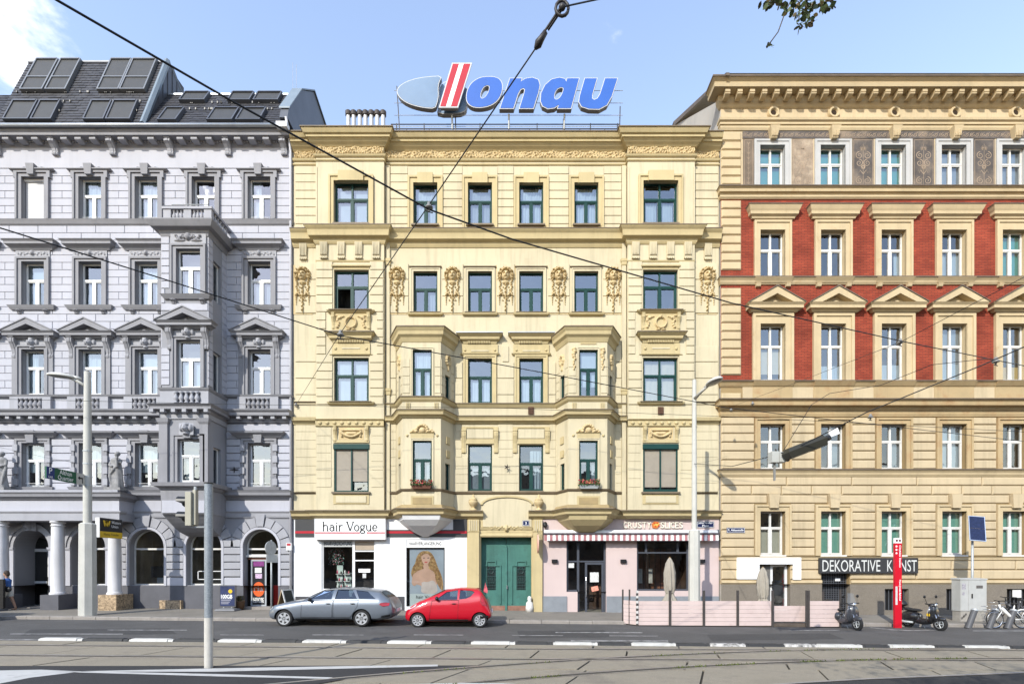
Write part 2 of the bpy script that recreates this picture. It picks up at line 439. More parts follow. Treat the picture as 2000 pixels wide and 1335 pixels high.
def win_meshes(style, w, h, fm):
 key = (style, round(w, 2), round(h, 2), fm.name)
 if key in _WIN: return _WIN[key]
 m = MB(); e = 0.06 if style != 'green_cross' else 0.08; t = 0.055
 x0, x1 = -w/2, w/2
 m.box(x0, x0+e, 0, 0.07, 0, h); m.box(x1-e, x1, 0, 0.07, 0, h)
 m.box(x0+e, x1-e, 0, 0.07, 0, e); m.box(x0+e, x1-e, 0, 0.07, h-e, h)
 panes = []
 tr = {'T': 0.62, 'T2': 0.60, 'green_T': 0.60, 'green_cross': 0.615, 'cross': 0.63, 'plain': None, 'two': None, 'T_open': 0.62, 'side': None}[style]
 if tr is not None:
  zt = h*tr
  m.box(x0+e-0.01, x1-e+0.01, -0.025, 0.06, zt-t*0.75, zt+t*0.75)
  m.box(-t*0.8, t*0.8, -0.02, 0.065, e-0.01, zt-t*0.75)
  for a, b in ((x0+e, -t*0.8), (t*0.8, x1-e)):
   s = 0.04
   m.box(a, a+s, -0.008, 0.05, e, zt-t*0.75); m.box(b-s, b, -0.008, 0.05, e, zt-t*0.75)
   m.box(a+s, b-s, -0.008, 0.05, e, e+s); m.box(a+s, b-s, -0.008, 0.05, zt-t*0.75-s, zt-t*0.75)
   panes.append((a+s, b-s, e+s, zt-t*0.75-s))
  if style in ('green_cross', 'cross'):
   m.box(-t*0.7, t*0.7, -0.02, 0.065, zt+t*0.75, h-e+0.01)
   panes.append((x0+e, -t*0.7, zt+t*0.75, h-e)); panes.append((t*0.7, x1-e, zt+t*0.75, h-e))
  else:
   panes.append((x0+e, x1-e, zt+t*0.75, h-e))
 elif style == 'two':
  m.box(-t*0.8, t*0.8, -0.02, 0.065, e-0.01, h-e+0.01)
  panes += [(x0+e, -t*0.8, e, h-e), (t*0.8, x1-e, e, h-e)]
 else:
  panes.append((x0+e, x1-e, e, h-e))
 fme = m.mesh('window', fm)
 pl = []
 for a, b, c, d in panes:
  q = MB(); q.quad((-(b-a)/2, 0, -(d-c)/2), ((b-a)/2, 0, -(d-c)/2), ((b-a)/2, 0, (d-c)/2), (-(b-a)/2, 0, (d-c)/2))
  pl.append((q, ((a+b)/2, 0.035, (c+d)/2)))
 _WIN[key] = (fme, pl, {})
 return _WIN[key]
_ROOMS = {}
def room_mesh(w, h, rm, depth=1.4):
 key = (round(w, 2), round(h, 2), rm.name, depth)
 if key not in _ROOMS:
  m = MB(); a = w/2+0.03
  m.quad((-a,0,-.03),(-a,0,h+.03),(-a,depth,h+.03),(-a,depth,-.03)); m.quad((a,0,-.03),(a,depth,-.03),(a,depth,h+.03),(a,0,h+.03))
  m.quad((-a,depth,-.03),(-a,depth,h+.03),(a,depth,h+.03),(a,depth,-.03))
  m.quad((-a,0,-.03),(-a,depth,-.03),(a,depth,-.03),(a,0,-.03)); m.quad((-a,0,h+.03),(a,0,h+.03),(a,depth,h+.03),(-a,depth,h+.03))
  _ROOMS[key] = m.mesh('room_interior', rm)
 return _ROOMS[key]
_CURT = {}
def curtain_mesh(w, h, cm, wave=0.02):
 key = (round(w, 2), round(h, 2), cm.name, wave)
 if key not in _CURT:
  m = MB(); n = 26 if wave else 1; m.cs = bool(wave)
  rings = []
  for k in range(n+1):
   x = -w/2 + w*k/n; y = wave*math.sin(k*1.9) + wave*0.6*math.sin(k*0.83+1)
   rings.append([(x, y, 0), (x, y*0.7, h)])
  m.loft(rings, cap=False, closed=False)
  _CURT[key] = m.mesh('curtain', cm)
 return _CURT[key]
def window(parent, x, z, w, h, y, style='T', fm=None, glass=None, behind=None, rz=0.0, room=None):
 fm = fm or W_WHITE; glass = glass or GLASS
 fme, pl, cache = win_meshes(style, w, h, fm)
 o = place('window', fme, parent, (x, y, z), rz)
 for i, (q, c) in enumerate(pl):
  k = (i, glass.name)
  if k not in cache: cache[k] = q.mesh('pane', glass)
  place('pane', cache[k], o, c)
 place('room_interior', room_mesh(w, h, room or ROOM), o, (0, 0.07, 0))
 for bm in (behind or []):
  cm, a, b, c, d, wave = bm
  place('blind' if not wave else 'curtain', curtain_mesh(w*(b-a)*0.97, h*(d-c)*0.99, cm, wave), o, (w*((a+b)/2-0.5), 0.14, h*c+0.004))
 return o
def u_outline(x0, x1, z0, z1, t, th=None, ear=0.0, earh=0.3):
 th = th or t
 a, b = x0-t, x1+t; top = z1+th
 if ear:
  return [(x0,z0),(a,z0),(a,top-earh),(a-ear,top-earh),(a-ear,top),(b+ear,top),(b+ear,top-earh),(b,top-earh),(b,z0),(x1,z0),(x1,z1),(x0,z1)]
 return [(x0,z0),(a,z0),(a,top),(b,top),(b,z0),(x1,z0),(x1,z1),(x0,z1)]
def surround(parent, x0, x1, z0, z1, t, d, y, mt, th=None, ear=0.0, earh=0.3, step=0.35, name='window_surround'):
 m = MB()
 m.poly(u_outline(x0, x1, z0, z1, t, th, ear, earh), y-d*0.6, y+0.02)
 tt = t*step
 o1 = u_outline(x0-(t-tt), x1+(t-tt), z0, z1+((th or t)-tt), tt, None, ear, earh)
 m.poly(o1, y-d, y-d*0.6+0.001)
 return m.build(name, mt, parent)
def console_mesh(w, h, d, mt, name='console'):
 m = MB(); m.cs = False
 prof = [(0,0),(-d*0.35,0),(-d*0.42,h*0.08),(-d*0.3,h*0.2),(-d*0.42,h*0.42),(-d*0.75,h*0.62),(-d*0.98,h*0.72),(-d,h*0.86),(-d*0.9,h*0.9),(-d*1.05,h*0.93),(-d*1.05,h),(0,h)]
 m.polyx(prof, -w/2, w/2)
 m.polyx([(p[0]-0.02, p[1]) for p in prof[1:9]] + [(0,h*0.86),(0,0.01)], -w*0.2, w*0.2)
 return m.mesh(name, mt)
def pediment(parent, xc, z0, w, h, d, y, mt, cap=None, name='pediment'):
 m = MB(); hb = h*0.24; t = h*0.30
 m.molding(xc-w/2+d*0.75, xc+w/2-d*0.75, y, [(z0-hb*0.5, d*0.35), (z0, d*0.6), (z0, d*0.8), (z0+hb*0.55, d*0.8), (z0+hb, d*1.0)], back=0.03)
 ap = z0+h
 outer = [(xc-w/2-0.02, z0+hb+0.002), (xc+w/2+0.02, z0+hb+0.002), (xc, ap)]
 sl = (h-hb)/(w/2)
 inner = [(xc-w/2+t/sl*1.0, z0+hb+0.002), (xc, ap-t*1.15), (xc+w/2-t/sl*1.0, z0+hb+0.002)]
 m.poly([outer[0], inner[0], inner[1], inner[2], outer[1], outer[2]], y-d, y+0.03)
 m.poly([(inner[0][0]-0.05, z0+hb), (inner[2][0]+0.05, z0+hb), (xc, ap-t*1.0)], y-d*0.3, y+0.03)
 k = 0.55
 m.poly([(xc-w*0.2*k-0.05, z0+hb), (xc+w*0.2*k+0.05, z0+hb), (xc, z0+hb+(h-hb)*0.42*k)], y-d*0.55, y-d*0.3+0.01)
 o = m.build(name, mt, parent)
 if cap:
  c = MB(); e = 0.035
  c.poly([(xc-w/2-0.06, z0+hb-0.01), (xc-w/2-0.06, z0+hb+0.03), (xc, ap+0.06), (xc+w/2+0.06, z0+hb+0.03), (xc+w/2+0.06, z0+hb-0.01), (xc, ap+0.003)], y-d-e, y+0.02)
  c.build('cover_sheet', cap, o)
 return o
_BL = {}
def block_mesh(w, h, d, bev, mt):
 key = (round(w, 2), round(h, 2), round(d, 3), round(bev, 3), mt.name)
 if key not in _BL:
  w2, h2 = key[0]/2, key[1]/2; m = MB()
  def ring(a, b, y): return [(-a,y,-b),(a,y,-b),(a,y,b),(-a,y,b)]
  vs = ring(w2, h2, 0.005) + ring(w2, h2, -(d-bev)) + ring(w2-bev, h2-bev, -d)
  fs = [(8,9,10,11)]
  for k in (0, 4):
   for i in range(4):
    j = (i+1) % 4; fs.append((k+i, k+j, k+4+j, k+4+i))
  m.add(vs, fs)
  _BL[key] = m.mesh('stone_block', mt)
 return _BL[key]
class Blocks:
 def __init__(s, parent, name='stone_block'):
  s.p = parent; s.name = name; s.items = []
 def add(s, x0, x1, z0, z1, y, d, bev, mt):
  if x1-x0 > 0.08 and z1-z0 > 0.05: s.items.append((x0, x1, z0, z1, y, d, bev, mt))
 def courses(s, x0, x1, joints, voids, y, d, bev, mt, gap=0.025, split=None, minw=0.1, alt=False):
  joints = sorted(joints)
  for i in range(len(joints)-1):
   a, b = joints[i]+gap/2, joints[i+1]-gap/2
   iv = [(x0, x1)]
   for v in voids:
    if v[2] < b-0.03 and v[3] > a+0.03:
     nx = []
     for p, q in iv:
      if v[1] <= p or v[0] >= q: nx.append((p, q)); continue
      if v[0] > p: nx.append((p, v[0]))
      if v[1] < q: nx.append((v[1], q))
     iv = nx
   for p, q in iv:
    if q-p < minw: continue
    if alt and q-p < 2.3:
     cuts = [p, (p+q)/2, q] if (i % 2 and q-p > 0.9) else [p, q]
    elif split and q-p > split*1.3:
     n = max(1, round((q-p)/split)); L = (q-p)/n; off = 0.5*L if i % 2 else 0.0
     cuts = [p] + [c for c in (p+off+L*k for k in range(0 if off else 1, n+1)) if p+0.05 < c < q-0.05] + [q]
    else: cuts = [p, q]
    for c0, c1 in zip(cuts[:-1], cuts[1:]):
     s.add(c0+(gap/2 if c0 > p else 0.0), c1-(gap/2 if c1 < q else 0.0), a, b, y, d, bev, mt)
 def finish(s):
  def shown(t):
   return (t[1]-t[0])*(t[3]-t[2]) * (0.01 if (t[1]-t[0] > 30 or t[1] < -23.6 or t[0] > 23.6) else 1)
  s.items.sort(key=shown, reverse=True)
  for x0, x1, z0, z1, y, d, bev, mt in s.items[:300]:
   place(s.name, block_mesh(x1-x0, z1-z0, d, bev, mt), s.p, ((x0+x1)/2, y, (z0+z1)/2))
  rest = s.items[300:]
  if rest:
   m = MB(); ml = []
   for x0, x1, z0, z1, y, d, bev, mt in rest:
    if mt not in ml: ml.append(mt)
    m.cm = ml.index(mt)
    def ring(a, yy): return [(x0+a,yy,z0+a),(x1-a,yy,z0+a),(x1-a,yy,z1-a),(x0+a,yy,z1-a)]
    m.add(ring(0, y+0.005)+ring(0, y-d+bev)+ring(bev, y-d), [(8,9,10,11)]+[(k+i, k+(i+1)%4, k+4+(i+1)%4, k+4+i) for k in (0,4) for i in range(4)])
   stuff(m.build('small_' + s.name + 's', ml, s.p))
def relief_mesh(name, w, h, bumps, mt, nx=40, nz=40, base=-0.012):
 vs = [];
 for k in range(nz+1):
  for i in range(nx+1):
   x = -w/2 + w*i/nx; z = -h/2 + h*k/nz; hh = base
   for bp in bumps:
    bx, bz, rx, rz, ht = bp[:5]; dx, dz = x-bx, z-bz
    if len(bp) > 5:
     c, s_ = math.cos(bp[5]), math.sin(bp[5]); dx, dz = dx*c+dz*s_, -dx*s_+dz*c
    q = (dx/rx)**2 + (dz/rz)**2
    if q < 1:
     v = abs(ht)*math.sqrt(1-q)
     if ht > 0: hh = max(hh, v)
     else: hh = hh - v
   if i in (0, nx) or k in (0, nz): hh = base
   vs.append((x, -hh, z))
 fs = [(k*(nx+1)+i, k*(nx+1)+i+1, (k+1)*(nx+1)+i+1, (k+1)*(nx+1)+i) for k in range(nz) for i in range(nx)]
 m = MB(); m.cs = True; m.add(vs, fs)
 return m.mesh(name, mt)
def baluster_mesh(h, r, mt, n=10):
 m = MB(); m.cs = True
 m.lathe([(r*0.8,0),(r*0.8,h*0.08),(r*0.5,h*0.12),(r*0.55,h*0.2),(r*0.95,h*0.36),(r*0.9,h*0.48),(r*0.45,h*0.72),(r*0.42,h*0.82),(r*0.65,h*0.87),(r*0.75,h*0.92),(r*0.75,h)], n=n)
 return m.mesh('baluster', mt)
def spiral(cx, cz, r0, turns, a0, sgn=1, n=22, grow=1.0):
 pts = []
 for k in range(n+1):
  t = k/n; a = a0 + sgn*turns*2*math.pi*t; r = r0*(1-t*0.88)
  pts.append((cx + r*math.cos(a), cz + r*math.sin(a)))
 return pts
def ribbon(m, pts, t, y, thick=0.004):
 n = len(pts); Lp = []; Rp = []
 for i in range(n):
  a = pts[max(i-1, 0)]; b = pts[min(i+1, n-1)]
  dx, dz = b[0]-a[0], b[1]-a[1]; l = math.hypot(dx, dz) or 1
  tt = t[i] if isinstance(t, (list, tuple)) else t
  Lp.append((pts[i][0]-dz/l*tt/2, pts[i][1]+dx/l*tt/2)); Rp.append((pts[i][0]+dz/l*tt/2, pts[i][1]-dx/l*tt/2))
 vs = []
 for p, q in zip(Rp, Lp): vs += [(p[0], y-thick, p[1]), (q[0], y-thick, q[1])]
 m.add(vs, [(2*i, 2*i+2, 2*i+3, 2*i+1) for i in range(n-1)])
# street
ASPHALT = mat('asphalt', (0.083, 0.079, 0.076), 0.9, 0.16, 0.7, 0.7, 90, fine=0.28, stain=(0.12, 0.116, 0.112), stain_at=(0.55, 0.78), stain_scale=0.55)
ASPHALT_DK = mat('new_dark_asphalt', (0.032, 0.031, 0.032), 0.9, 0.12, 1.0, 0.7, 90, fine=0.3)
PAVE = mat('worn_pavement_asphalt', (0.20, 0.18, 0.152), 0.92, 0.14, 0.8, 0.4, 60, fine=0.15, stain=(0.11, 0.103, 0.096), stain_at=(0.55, 0.8), stain_scale=0.7)
KERB = mat('granite_kerb', (0.26, 0.235, 0.21), 0.85, 0.15, 3.0, 0.4, 50, fine=0.2)
CONC = mat('tram_slab_concrete', (0.25, 0.217, 0.165), 0.92, 0.14, 0.9, 0.5, 55, fine=0.18, stain=(0.13, 0.112, 0.092), stain_at=(0.52, 0.78), stain_scale=0.9)
CONC_DK = mat('joint_dirt', (0.045, 0.04, 0.033), 0.95, 0.2, 3.0)
RAIL = mat('worn_rail_steel', (0.36, 0.33, 0.30), 0.35, 0.2, 5.0, metal=0.6)
ROADWHITE = mat('road_marking_paint', (0.45, 0.44, 0.42), 0.8, 0.08, 3.0, 0.2, 60, stain=(0.30, 0.29, 0.27), stain_at=(0.56, 0.72), stain_scale=4.0)
ROADFAINT = mat('worn_road_marking', (0.30, 0.29, 0.28), 0.9, 0.2, 3.0, stain=(0.12, 0.115, 0.11), stain_at=(0.42, 0.6), stain_scale=5.0)
MOSS = mat('moss_and_weeds', (0.10, 0.12, 0.035), 0.95, 0.4, 6.0)
def gsheet(name, pts, dz, mt, nx=1, thick=None):
 m = MB()
 n = len(pts)
 a = sum(pts[i][0]*pts[(i+1)%n][1]-pts[(i+1)%n][0]*pts[i][1] for i in range(n))
 if a < 0: pts = pts[::-1]
 if thick:
  m.polyz(pts, lambda x, y: street(x)+dz-thick, lambda x, y: street(x)+dz)
 else:
  m.add([(p[0], p[1], street(p[0])+dz) for p in pts], [tuple(range(n))])
 return m.build(name, mt)
m = MB()
GX = [-3000, -60, 60, 3000]; GY = [-3000, -60, 60, 3000]
for i in range(3):
 for k in range(3):
  def gz(x): return street(max(-60, min(60, x))) - 0.32
  m.quad((GX[i],GY[k],gz(GX[i])), (GX[i+1],GY[k],gz(GX[i+1])), (GX[i+1],GY[k+1],gz(GX[i+1])), (GX[i],GY[k+1],gz(GX[i])))
struct(m.build('ground', PAVE))
struct(gsheet('road', [(-60,-40),(60,-40),(60,Y_KERB+0.02),(-60,Y_KERB+0.02)], -0.18, ASPHALT))
m = MB()
xs = [-60 + 4*i for i in range(31)]
for a, b in zip(xs[:-1], xs[1:]):
 m.quad((a, Y_KERB+0.14, street(a)-0.06), (b, Y_KERB+0.14, street(b)-0.06), (b, 1.5, street(b)), (a, 1.5, street(a)))
pave = struct(m.build('pavement', PAVE))
kx = -24.0; i = 0
kerb_cache = {}
while kx < 24.5:
 L = random.choice([0.9, 1.0, 1.1, 1.25])
 low = -0.115 if -17.6 < kx < -17.0 else 0.0
 if L not in kerb_cache:
  q = MB(); q.loft([[(0.008,-0.14,-0.2),(L-0.008,-0.14,-0.2),(L-0.008,0.14,-0.2),(0.008,0.14,-0.2)], [(0.008,-0.14,-0.02),(L-0.008,-0.14,-0.02),(L-0.008,0.14,-0.02),(0.008,0.14,-0.02)], [(0.015,-0.12,0),(L-0.015,-0.12,0),(L-0.015,0.13,0),(0.015,0.13,0)]])
  kerb_cache[L] = q.mesh('kerb_stone', KERB)
 o = place('kerb_stone', kerb_cache[L], pave, (kx, Y_KERB, street(kx+L/2)-0.055+random.uniform(-0.006, 0.006)))
 o.rotation_euler = (random.uniform(-0.01, 0.01), 0.0085, random.uniform(-0.006, 0.006))
 kx += L
# tram bed: concrete slabs between and beside curved rails
def d2y(d): return d - CAM_D
Y_SEP = d2y(14.35)                      # lane separators stand along this line
def track_a(x):                         # near rail of the through track
 return d2y(11.75 + (0.035*x if x > 0 else 0.004*x))
def track_b(x):                         # near rail of the branch that comes in from the left front
 t = max(0.0, 13.5 - x)
 return d2y(12.45 - 0.0152*t*t)
GAUGE = 1.45
bed = struct(gsheet('tram_bed', [(-60,-19.5),(60,-19.5),(60,d2y(13.95)),(-60,d2y(13.95))], -0.172, CONC_DK))
slab_top = -0.128
def slab(x0, x1, f0, f1, sk, nseg=2):
 g = 0.024
 lo = []; hi = []
 for k in range(nseg+1):
  xa = x0+g + (x1-x0-2*g)*k/nseg
  lo.append((xa, f0(xa)+g*0.8)); hi.append((xa + sk, f1(xa+sk)-g*0.8))
 pts = lo + hi[::-1]
 q = MB(); t = slab_top + random.uniform(-0.004, 0.004); ti = random.uniform(-0.002, 0.002)
 q.polyz(pts, lambda x, y: street(x)-0.17, lambda x, y: street(x)+t+ti*(x-x0))
 q.build('concrete_slab', CONC, bed)
edges = [lambda x: d2y(13.95), lambda x: track_a(x)+GAUGE+0.08, lambda x: track_a(x)+GAUGE-0.06, lambda x: track_a(x)+0.06, lambda x: track_a(x)-0.08, lambda x: track_a(x)-1.15, lambda x: d2y(9.3), lambda x: d2y(7.6)]
for (hi_, lo_, step, sk) in ((0, 1, 2.35, 0.12), (2, 3, 2.3, 0.35), (4, 5, 2.3, 0.45), (5, 6, 2.5, 0.6), (6, 7, 2.6, 0.6)):
 x = -19.0 + 0.5*hi_
 while x < 19.5:
  slab(x, x+step, edges[lo_], edges[hi_], sk); x += step
def rail(fy, x0, x1, name='rail'):
 r = struct(bpy.data.objects.new(name, None)) if False else None
 xs = [x0 + (x1-x0)*k/40 for k in range(41)]
 q = MB()
 def ring(x, y, a, b, z0, z1):
  s_ = street(x); return [(x, y+a, s_+z0), (x, y+b, s_+z0), (x, y+b, s_+z1), (x, y+a, s_+z1)]
 q.cm = 0; q.loft([ring(x, fy(x), -0.03, 0.05, -0.17, -0.108) for x in xs])
 q.cm = 1; q.loft([ring(x, fy(x), -0.15, -0.03, -0.17, -0.117) for x in xs])
 q.cm = 1; q.loft([ring(x, fy(x), 0.05, 0.1, -0.17, -0.119) for x in xs])
 q.cm = 0; q.loft([ring(x, fy(x), -0.17, -0.15, -0.17, -0.113) for x in xs])
 return q.build(name, [RAIL, CONC_DK], bed)
rail(track_a, -24, 24); rail(lambda x: track_a(x)+GAUGE, -24, 24)
rail(track_b, -3.2, 13.5); rail(lambda x: track_b(x)+GAUGE, -5.5, 13.5)
q = MB()
for k in range(1500):
 x = random.uniform(-2.5, 11.5); f = track_b if random.random() < 0.75 else (lambda x: track_b(x)+GAUGE)
 if mnoise.noise(Vector((x*0.9, 3.1, 0))) < 0.05: continue
 y = f(x) - 0.12 + random.gauss(0, 0.02); z = street(x)-0.115; a = random.uniform(0, 6.28); s_ = random.uniform(0.02, 0.055)
 q.add([(x-s_*0.4*math.cos(a), y-s_*0.4*math.sin(a), z), (x+s_*0.4*math.cos(a), y+s_*0.4*math.sin(a), z), (x+random.uniform(-.03,.03), y+random.uniform(-.03,.03), z+s_)], [(0,1,2)])
w_ = stuff(q.build('weeds', MOSS)); tag(w_, 'low green weeds growing in the curved rail grooves', 'weeds')
# painted asphalt island at the lower left and the asphalt strip at the lower right
def gpt(px, py, dz=-0.11):
 d = 12.0
 for _ in range(6):
  x = (px-1000)*d/FPX; d = (CAM_H - street(x) - dz)*FPX/(py-HZ)
 return ((px-1000)*d/FPX, d-CAM_D)
isl = struct(gsheet('asphalt_island', [gpt(-600,1297), gpt(0,1299), gpt(350,1299), gpt(950,1298), gpt(860,1306), gpt(700,1320), gpt(520,1352), gpt(-900,1420)], -0.112, ASPHALT_DK))
def mark(name, pxs, mt=ROADWHITE, dz=-0.107, parent=None):
 pts = [gpt(a, b, dz) for a, b in pxs]
 o = gsheet(name, pts, dz, mt)
 if parent is not None: o.parent = parent
 return o
mark('painted_line', [(160,1309.5),(420,1304),(855,1296.5),(855,1300),(420,1310.5),(200,1310.5)], parent=isl)
mark('painted_line', [(200,1310.2),(420,1315),(650,1321.5),(640,1324.5),(420,1319.5),(100,1310.5)], parent=isl)
mark('painted_line', [(-260,1330),(0,1308),(80,1306.5),(160,1310),(60,1322),(-60,1345),(-300,1400)], parent=isl)
strip = struct(gsheet('asphalt_strip', [gpt(1400,1345), gpt(1560,1334), gpt(1700,1326), gpt(2000,1314), gpt(2300,1305), gpt(2700,1420), gpt(1400,1460)], -0.112, ASPHALT_DK))
edge_pts = [(1380,1346),(1560,1333),(1700,1325),(2000,1313),(2300,1304)]
mark('edge_stone', edge_pts + [(a, b-2.5) for a, b in edge_pts[::-1]], KERB, -0.104, strip)
mark('painted_line', [(520,1341),(900,1332.5),(1010,1333),(900,1338),(560,1347)], parent=bed)
RD = struct(empty('road_markings'))
for a, b, c, t in ((20,240,1236,1.6),(210,365,1228.5,1.2),(0,240,1247,2.0),(430,515,1238,1.2),(610,710,1238,1.2),(808,905,1238,1.3),(1085,1255,1233,1.8),(1000,1100,1239,1.2),(1190,1285,1240,1.2),(1115,1305,1249,2.4),(1900,2040,1230,1.6),(1540,1640,1229,1.2)):
 o = mark('worn_line', [(a,c),(b,c+0.4),(b,c+t+0.4),(a,c+t)], ROADFAINT, -0.1755, RD)
mark('worn_line', [(1700,1224),(1742,1228),(1775,1229.5),(1842,1228.5),(1842,1230),(1775,1231),(1742,1229.5),(1700,1225)], ROADFAINT, -0.1755, RD)
MID = mat('patched_asphalt', (0.055, 0.053, 0.052), 0.9, 0.15, 1.0, 0.7, 90, fine=0.3)
for pts in ([(60,1228),(330,1226),(345,1237),(40,1240)], [(1010,1231),(1180,1230),(1195,1243),(1015,1245)], [(1380,1238),(1620,1236),(1650,1247),(1390,1250)]):
 mark('asphalt_patch', pts, MID, -0.1772, RD)
# lane separators: white and black rubber kerb pieces in turn along the tram bed
SEP_W = mat('white_separator_rubber', (0.45, 0.44, 0.41), 0.6, 0.15, 4.0, 0.1, 30, stain=(0.22, 0.21, 0.2), stain_at=(0.55, 0.8), stain_scale=3.0)
SEP_B = mat('black_separator_rubber', (0.03, 0.03, 0.031), 0.7, 0.2, 4.0)
def sep_mesh(L, mt):
 q = MB(); w = 0.125
 def ring(x, s_, h): return [(x,-w*s_,0),(x,w*s_,0),(x,w*0.72*s_,h),(x,-w*0.72*s_,h)]
 q.loft([ring(0, 0.75, 0.05), ring(0.06, 0.8, 0.062), ring(0.07, 1, 0.075), ring(L-0.16, 1, 0.075), ring(L-0.15, 0.8, 0.062), ring(L-0.06, 0.8, 0.055), ring(L, 0.9, 0.07)])
 return q.mesh('lane_separator', mt)
whites = [80, 256, 428, 592, 757, 920, 1080, 1232, 1385, 1530, 1594, 1734, 1880, 2030]
worn = {1385: 0.62, 1530: 0.45}
cw = []
places = ['beyond the left lamp post', 'left of the foreground post', 'just right of the foreground post', 'in front of the silver car bonnet', 'in front of the gap between the two cars', 'in front of the red car tail', 'in front of the green gate', 'in front of the pink shop door', 'in front of the pink fence middle, worn grey', 'worn one in front of the last pink fence panel', 'in front of the black scooter by the pink fence', 'right in front of the red totem', 'in front of the bicycle docks', 'at the right edge of the street']
for i, px in enumerate(whites):
 d = Y_SEP + CAM_D; x0 = (px-1000)*d/FPX; L = 1.26 if px not in worn else 1.0
 if px == 1530: L = 0.92
 o = place('lane_separator', sep_mesh(L, SEP_W if px not in worn else mat('worn_separator_rubber', (0.55, 0.53, 0.5), 0.7, 0.2, 5.0, stain=(0.12, 0.115, 0.11), stain_at=(0.42, 0.58), stain_scale=5.0)), None, (x0, Y_SEP, street(x0)-0.178))
 o.rotation_euler = (0, 0.0085, 0)
 tag(o, 'white raised rubber lane separator ' + places[i], 'lane separator', 'white lane separators')
 cw.append((x0, x0+L))
for i in range(len(cw)-1):
 a, b = cw[i][1]+0.015, cw[i+1][0]-0.015
 if b-a < 0.2: continue
 o = place('lane_separator', sep_mesh(b-a, SEP_B), None, (a, Y_SEP, street(a)-0.178)); o.rotation_euler = (0, 0.0085, 0)
 tag(o, 'black separator after the white one ' + places[i].replace(', worn grey', '').replace('worn one ', ''), 'lane separator', 'black lane separators')
# the grey house on the left
H = empty('grey_house', (X(300), 0, 0)); H.location = (0, 0, 0)
tag(H, 'pale grey rusticated town house with bay window and dark slate roof', 'house')
GX0, GX1 = X(-150), X(572.5)
GTOP = Z(262)
g_ax = [-45, 66.5, 178, 287.5, 398.5, 507.5]
hw = 22.2
def rc(a, b, t, bt, y=0.0): return (X(a, y), X(b, y), Z(bt, y), Z(t, y))
g_rows = {4: (347, 430), 3: (512, 598), 2: (683, 770), 1: (865, 950)}
bx0, bx1, by = X(316, -1.4), X(406, -1.4), -1.4
ops = []
for f, (t, b) in g_rows.items():
 for a in g_ax:
  if a == 398.5 and f != 4: continue
  ops.append(rc(a-hw, a+hw, t, b))
arches = [(287.5, 1142), (399, 1142), (510, 1196)]
aops = [(X(c-34), X(c+34), Z(b), Z(1033), 'arch', 0.35) for c, b in arches]
pops = [(X(63-34.5), X(63+34.5), Z(1196), Z(1034), 'arch', 1.05), (X(173.5-35), X(173.5+35), Z(1142), Z(1034), 'arch', 0.5), (X(-45-34), X(-45+34), Z(1142), Z(1034), 'arch', 0.5)]
m = MB()
wall_grid(m, GX0, GX1, Z(1143), GTOP, [o for o in ops] + [(o[0], o[1], max(o[2], Z(1143)), o[3], *o[4:]) for o in aops + pops], 0.0, 0.28)
m.build('wall', G_JOINT, H)
m = MB()
wall_grid(m, GX0, GX1, -1.2, Z(1143), [(o[0], o[1], -1.2, Z(1143), 'rect', o[5]) for o in aops + pops if o[2] < Z(1150)], -0.03, 0.3)
m.quad((GX0,-0.03,Z(1143)), (GX1,-0.03,Z(1143)), (GX1,0.0,Z(1143)), (GX0,0.0,Z(1143)))
m.build('dado', G_DADO, H)
m = MB(); m.box(GX0, GX1-0.01, 2.6, 12, -1.2, GTOP); m.build('house_core', G_TRIM, H)
m = MB(); m.quad((GX1-0.004,0,-1.2),(GX1-0.004,12,-1.2),(GX1-0.004,12,GTOP),(GX1-0.004,0,GTOP)); m.quad((GX0,0,-1.2),(GX0,0,GTOP),(GX0,12,GTOP),(GX0,12,-1.2)); m.quad((GX0,0,GTOP),(GX1,0,GTOP),(GX1,2.7,GTOP),(GX0,2.7,GTOP)); m.build('party_wall', G_WALL, H)
B = Blocks(H)
d0, bv = 0.03, 0.007
ear = 0.2
void4 = [(o[0]-0.1, o[1]+0.1, o[2]-0.3, o[3]+0.1) for o in ops[0:6]]
void3 = [(X(a-26), X(a+26), Z(599), Z(508)) for a in g_ax]
void2 = [(X(a-26), X(a+26), Z(775), Z(679)) for a in g_ax]
bayv = [(bx0-0.02, bx1+0.02, Z(1045), Z(446))]
B.courses(GX0, GX1-0.12, [Z(p) for p in (330, 344.5, 359, 373.5, 388, 402.5, 417, 430)], void4, 0, d0, bv, G_WALL, gap=0.018, alt=True, split=1.35)
B.add(GX0, GX1-0.12, Z(329), Z(287), 0, d0, bv, G_WALL)
nj = 23; js = [Z(441 + (772-441)*k/nj) for k in range(nj+1)]
B.courses(GX0, GX1-0.12, js, void3+void2+bayv, 0, d0, bv, G_WALL, gap=0.018, alt=True, split=1.35)
void1 = [(X(a-36), X(a+36), Z(956), Z(843)) for a in g_ax if a != 398.5]
B.courses(GX0, GX1-0.12, [Z(p) for p in (828, 842.5, 857, 871, 885.3, 899.6, 914, 928.3, 943, 957)], void1+bayv, 0, 0.06, 0.02, G_WALL)
gz = [1012, 1025.5, 1039.5, 1053.5, 1068]
av = [(X(c-59), X(c+59), Z(1070), Z(1012)) for c, b in arches]
B.courses(X(240), GX1-0.12, [Z(p) for p in gz], av, 0, 0.05, 0.015, G_WALL)
pv = [(X(c-39), X(c+39), Z(1127), Z(1068)) for c, b in arches]
B.courses(X(240), GX1-0.12, [Z(p) for p in (1068, 1082.5, 1097, 1111.5, 1126)], pv, 0, 0.07, 0.02, G_TRIM_LT, gap=0.045)
B.courses(X(240), GX1-0.12, [Z(1127), Z(1143)], [(a_, b_, -2, d_) for a_, b_, c_, d_ in pv], 0, 0.035, 0.005, G_WALL)
B.finish()
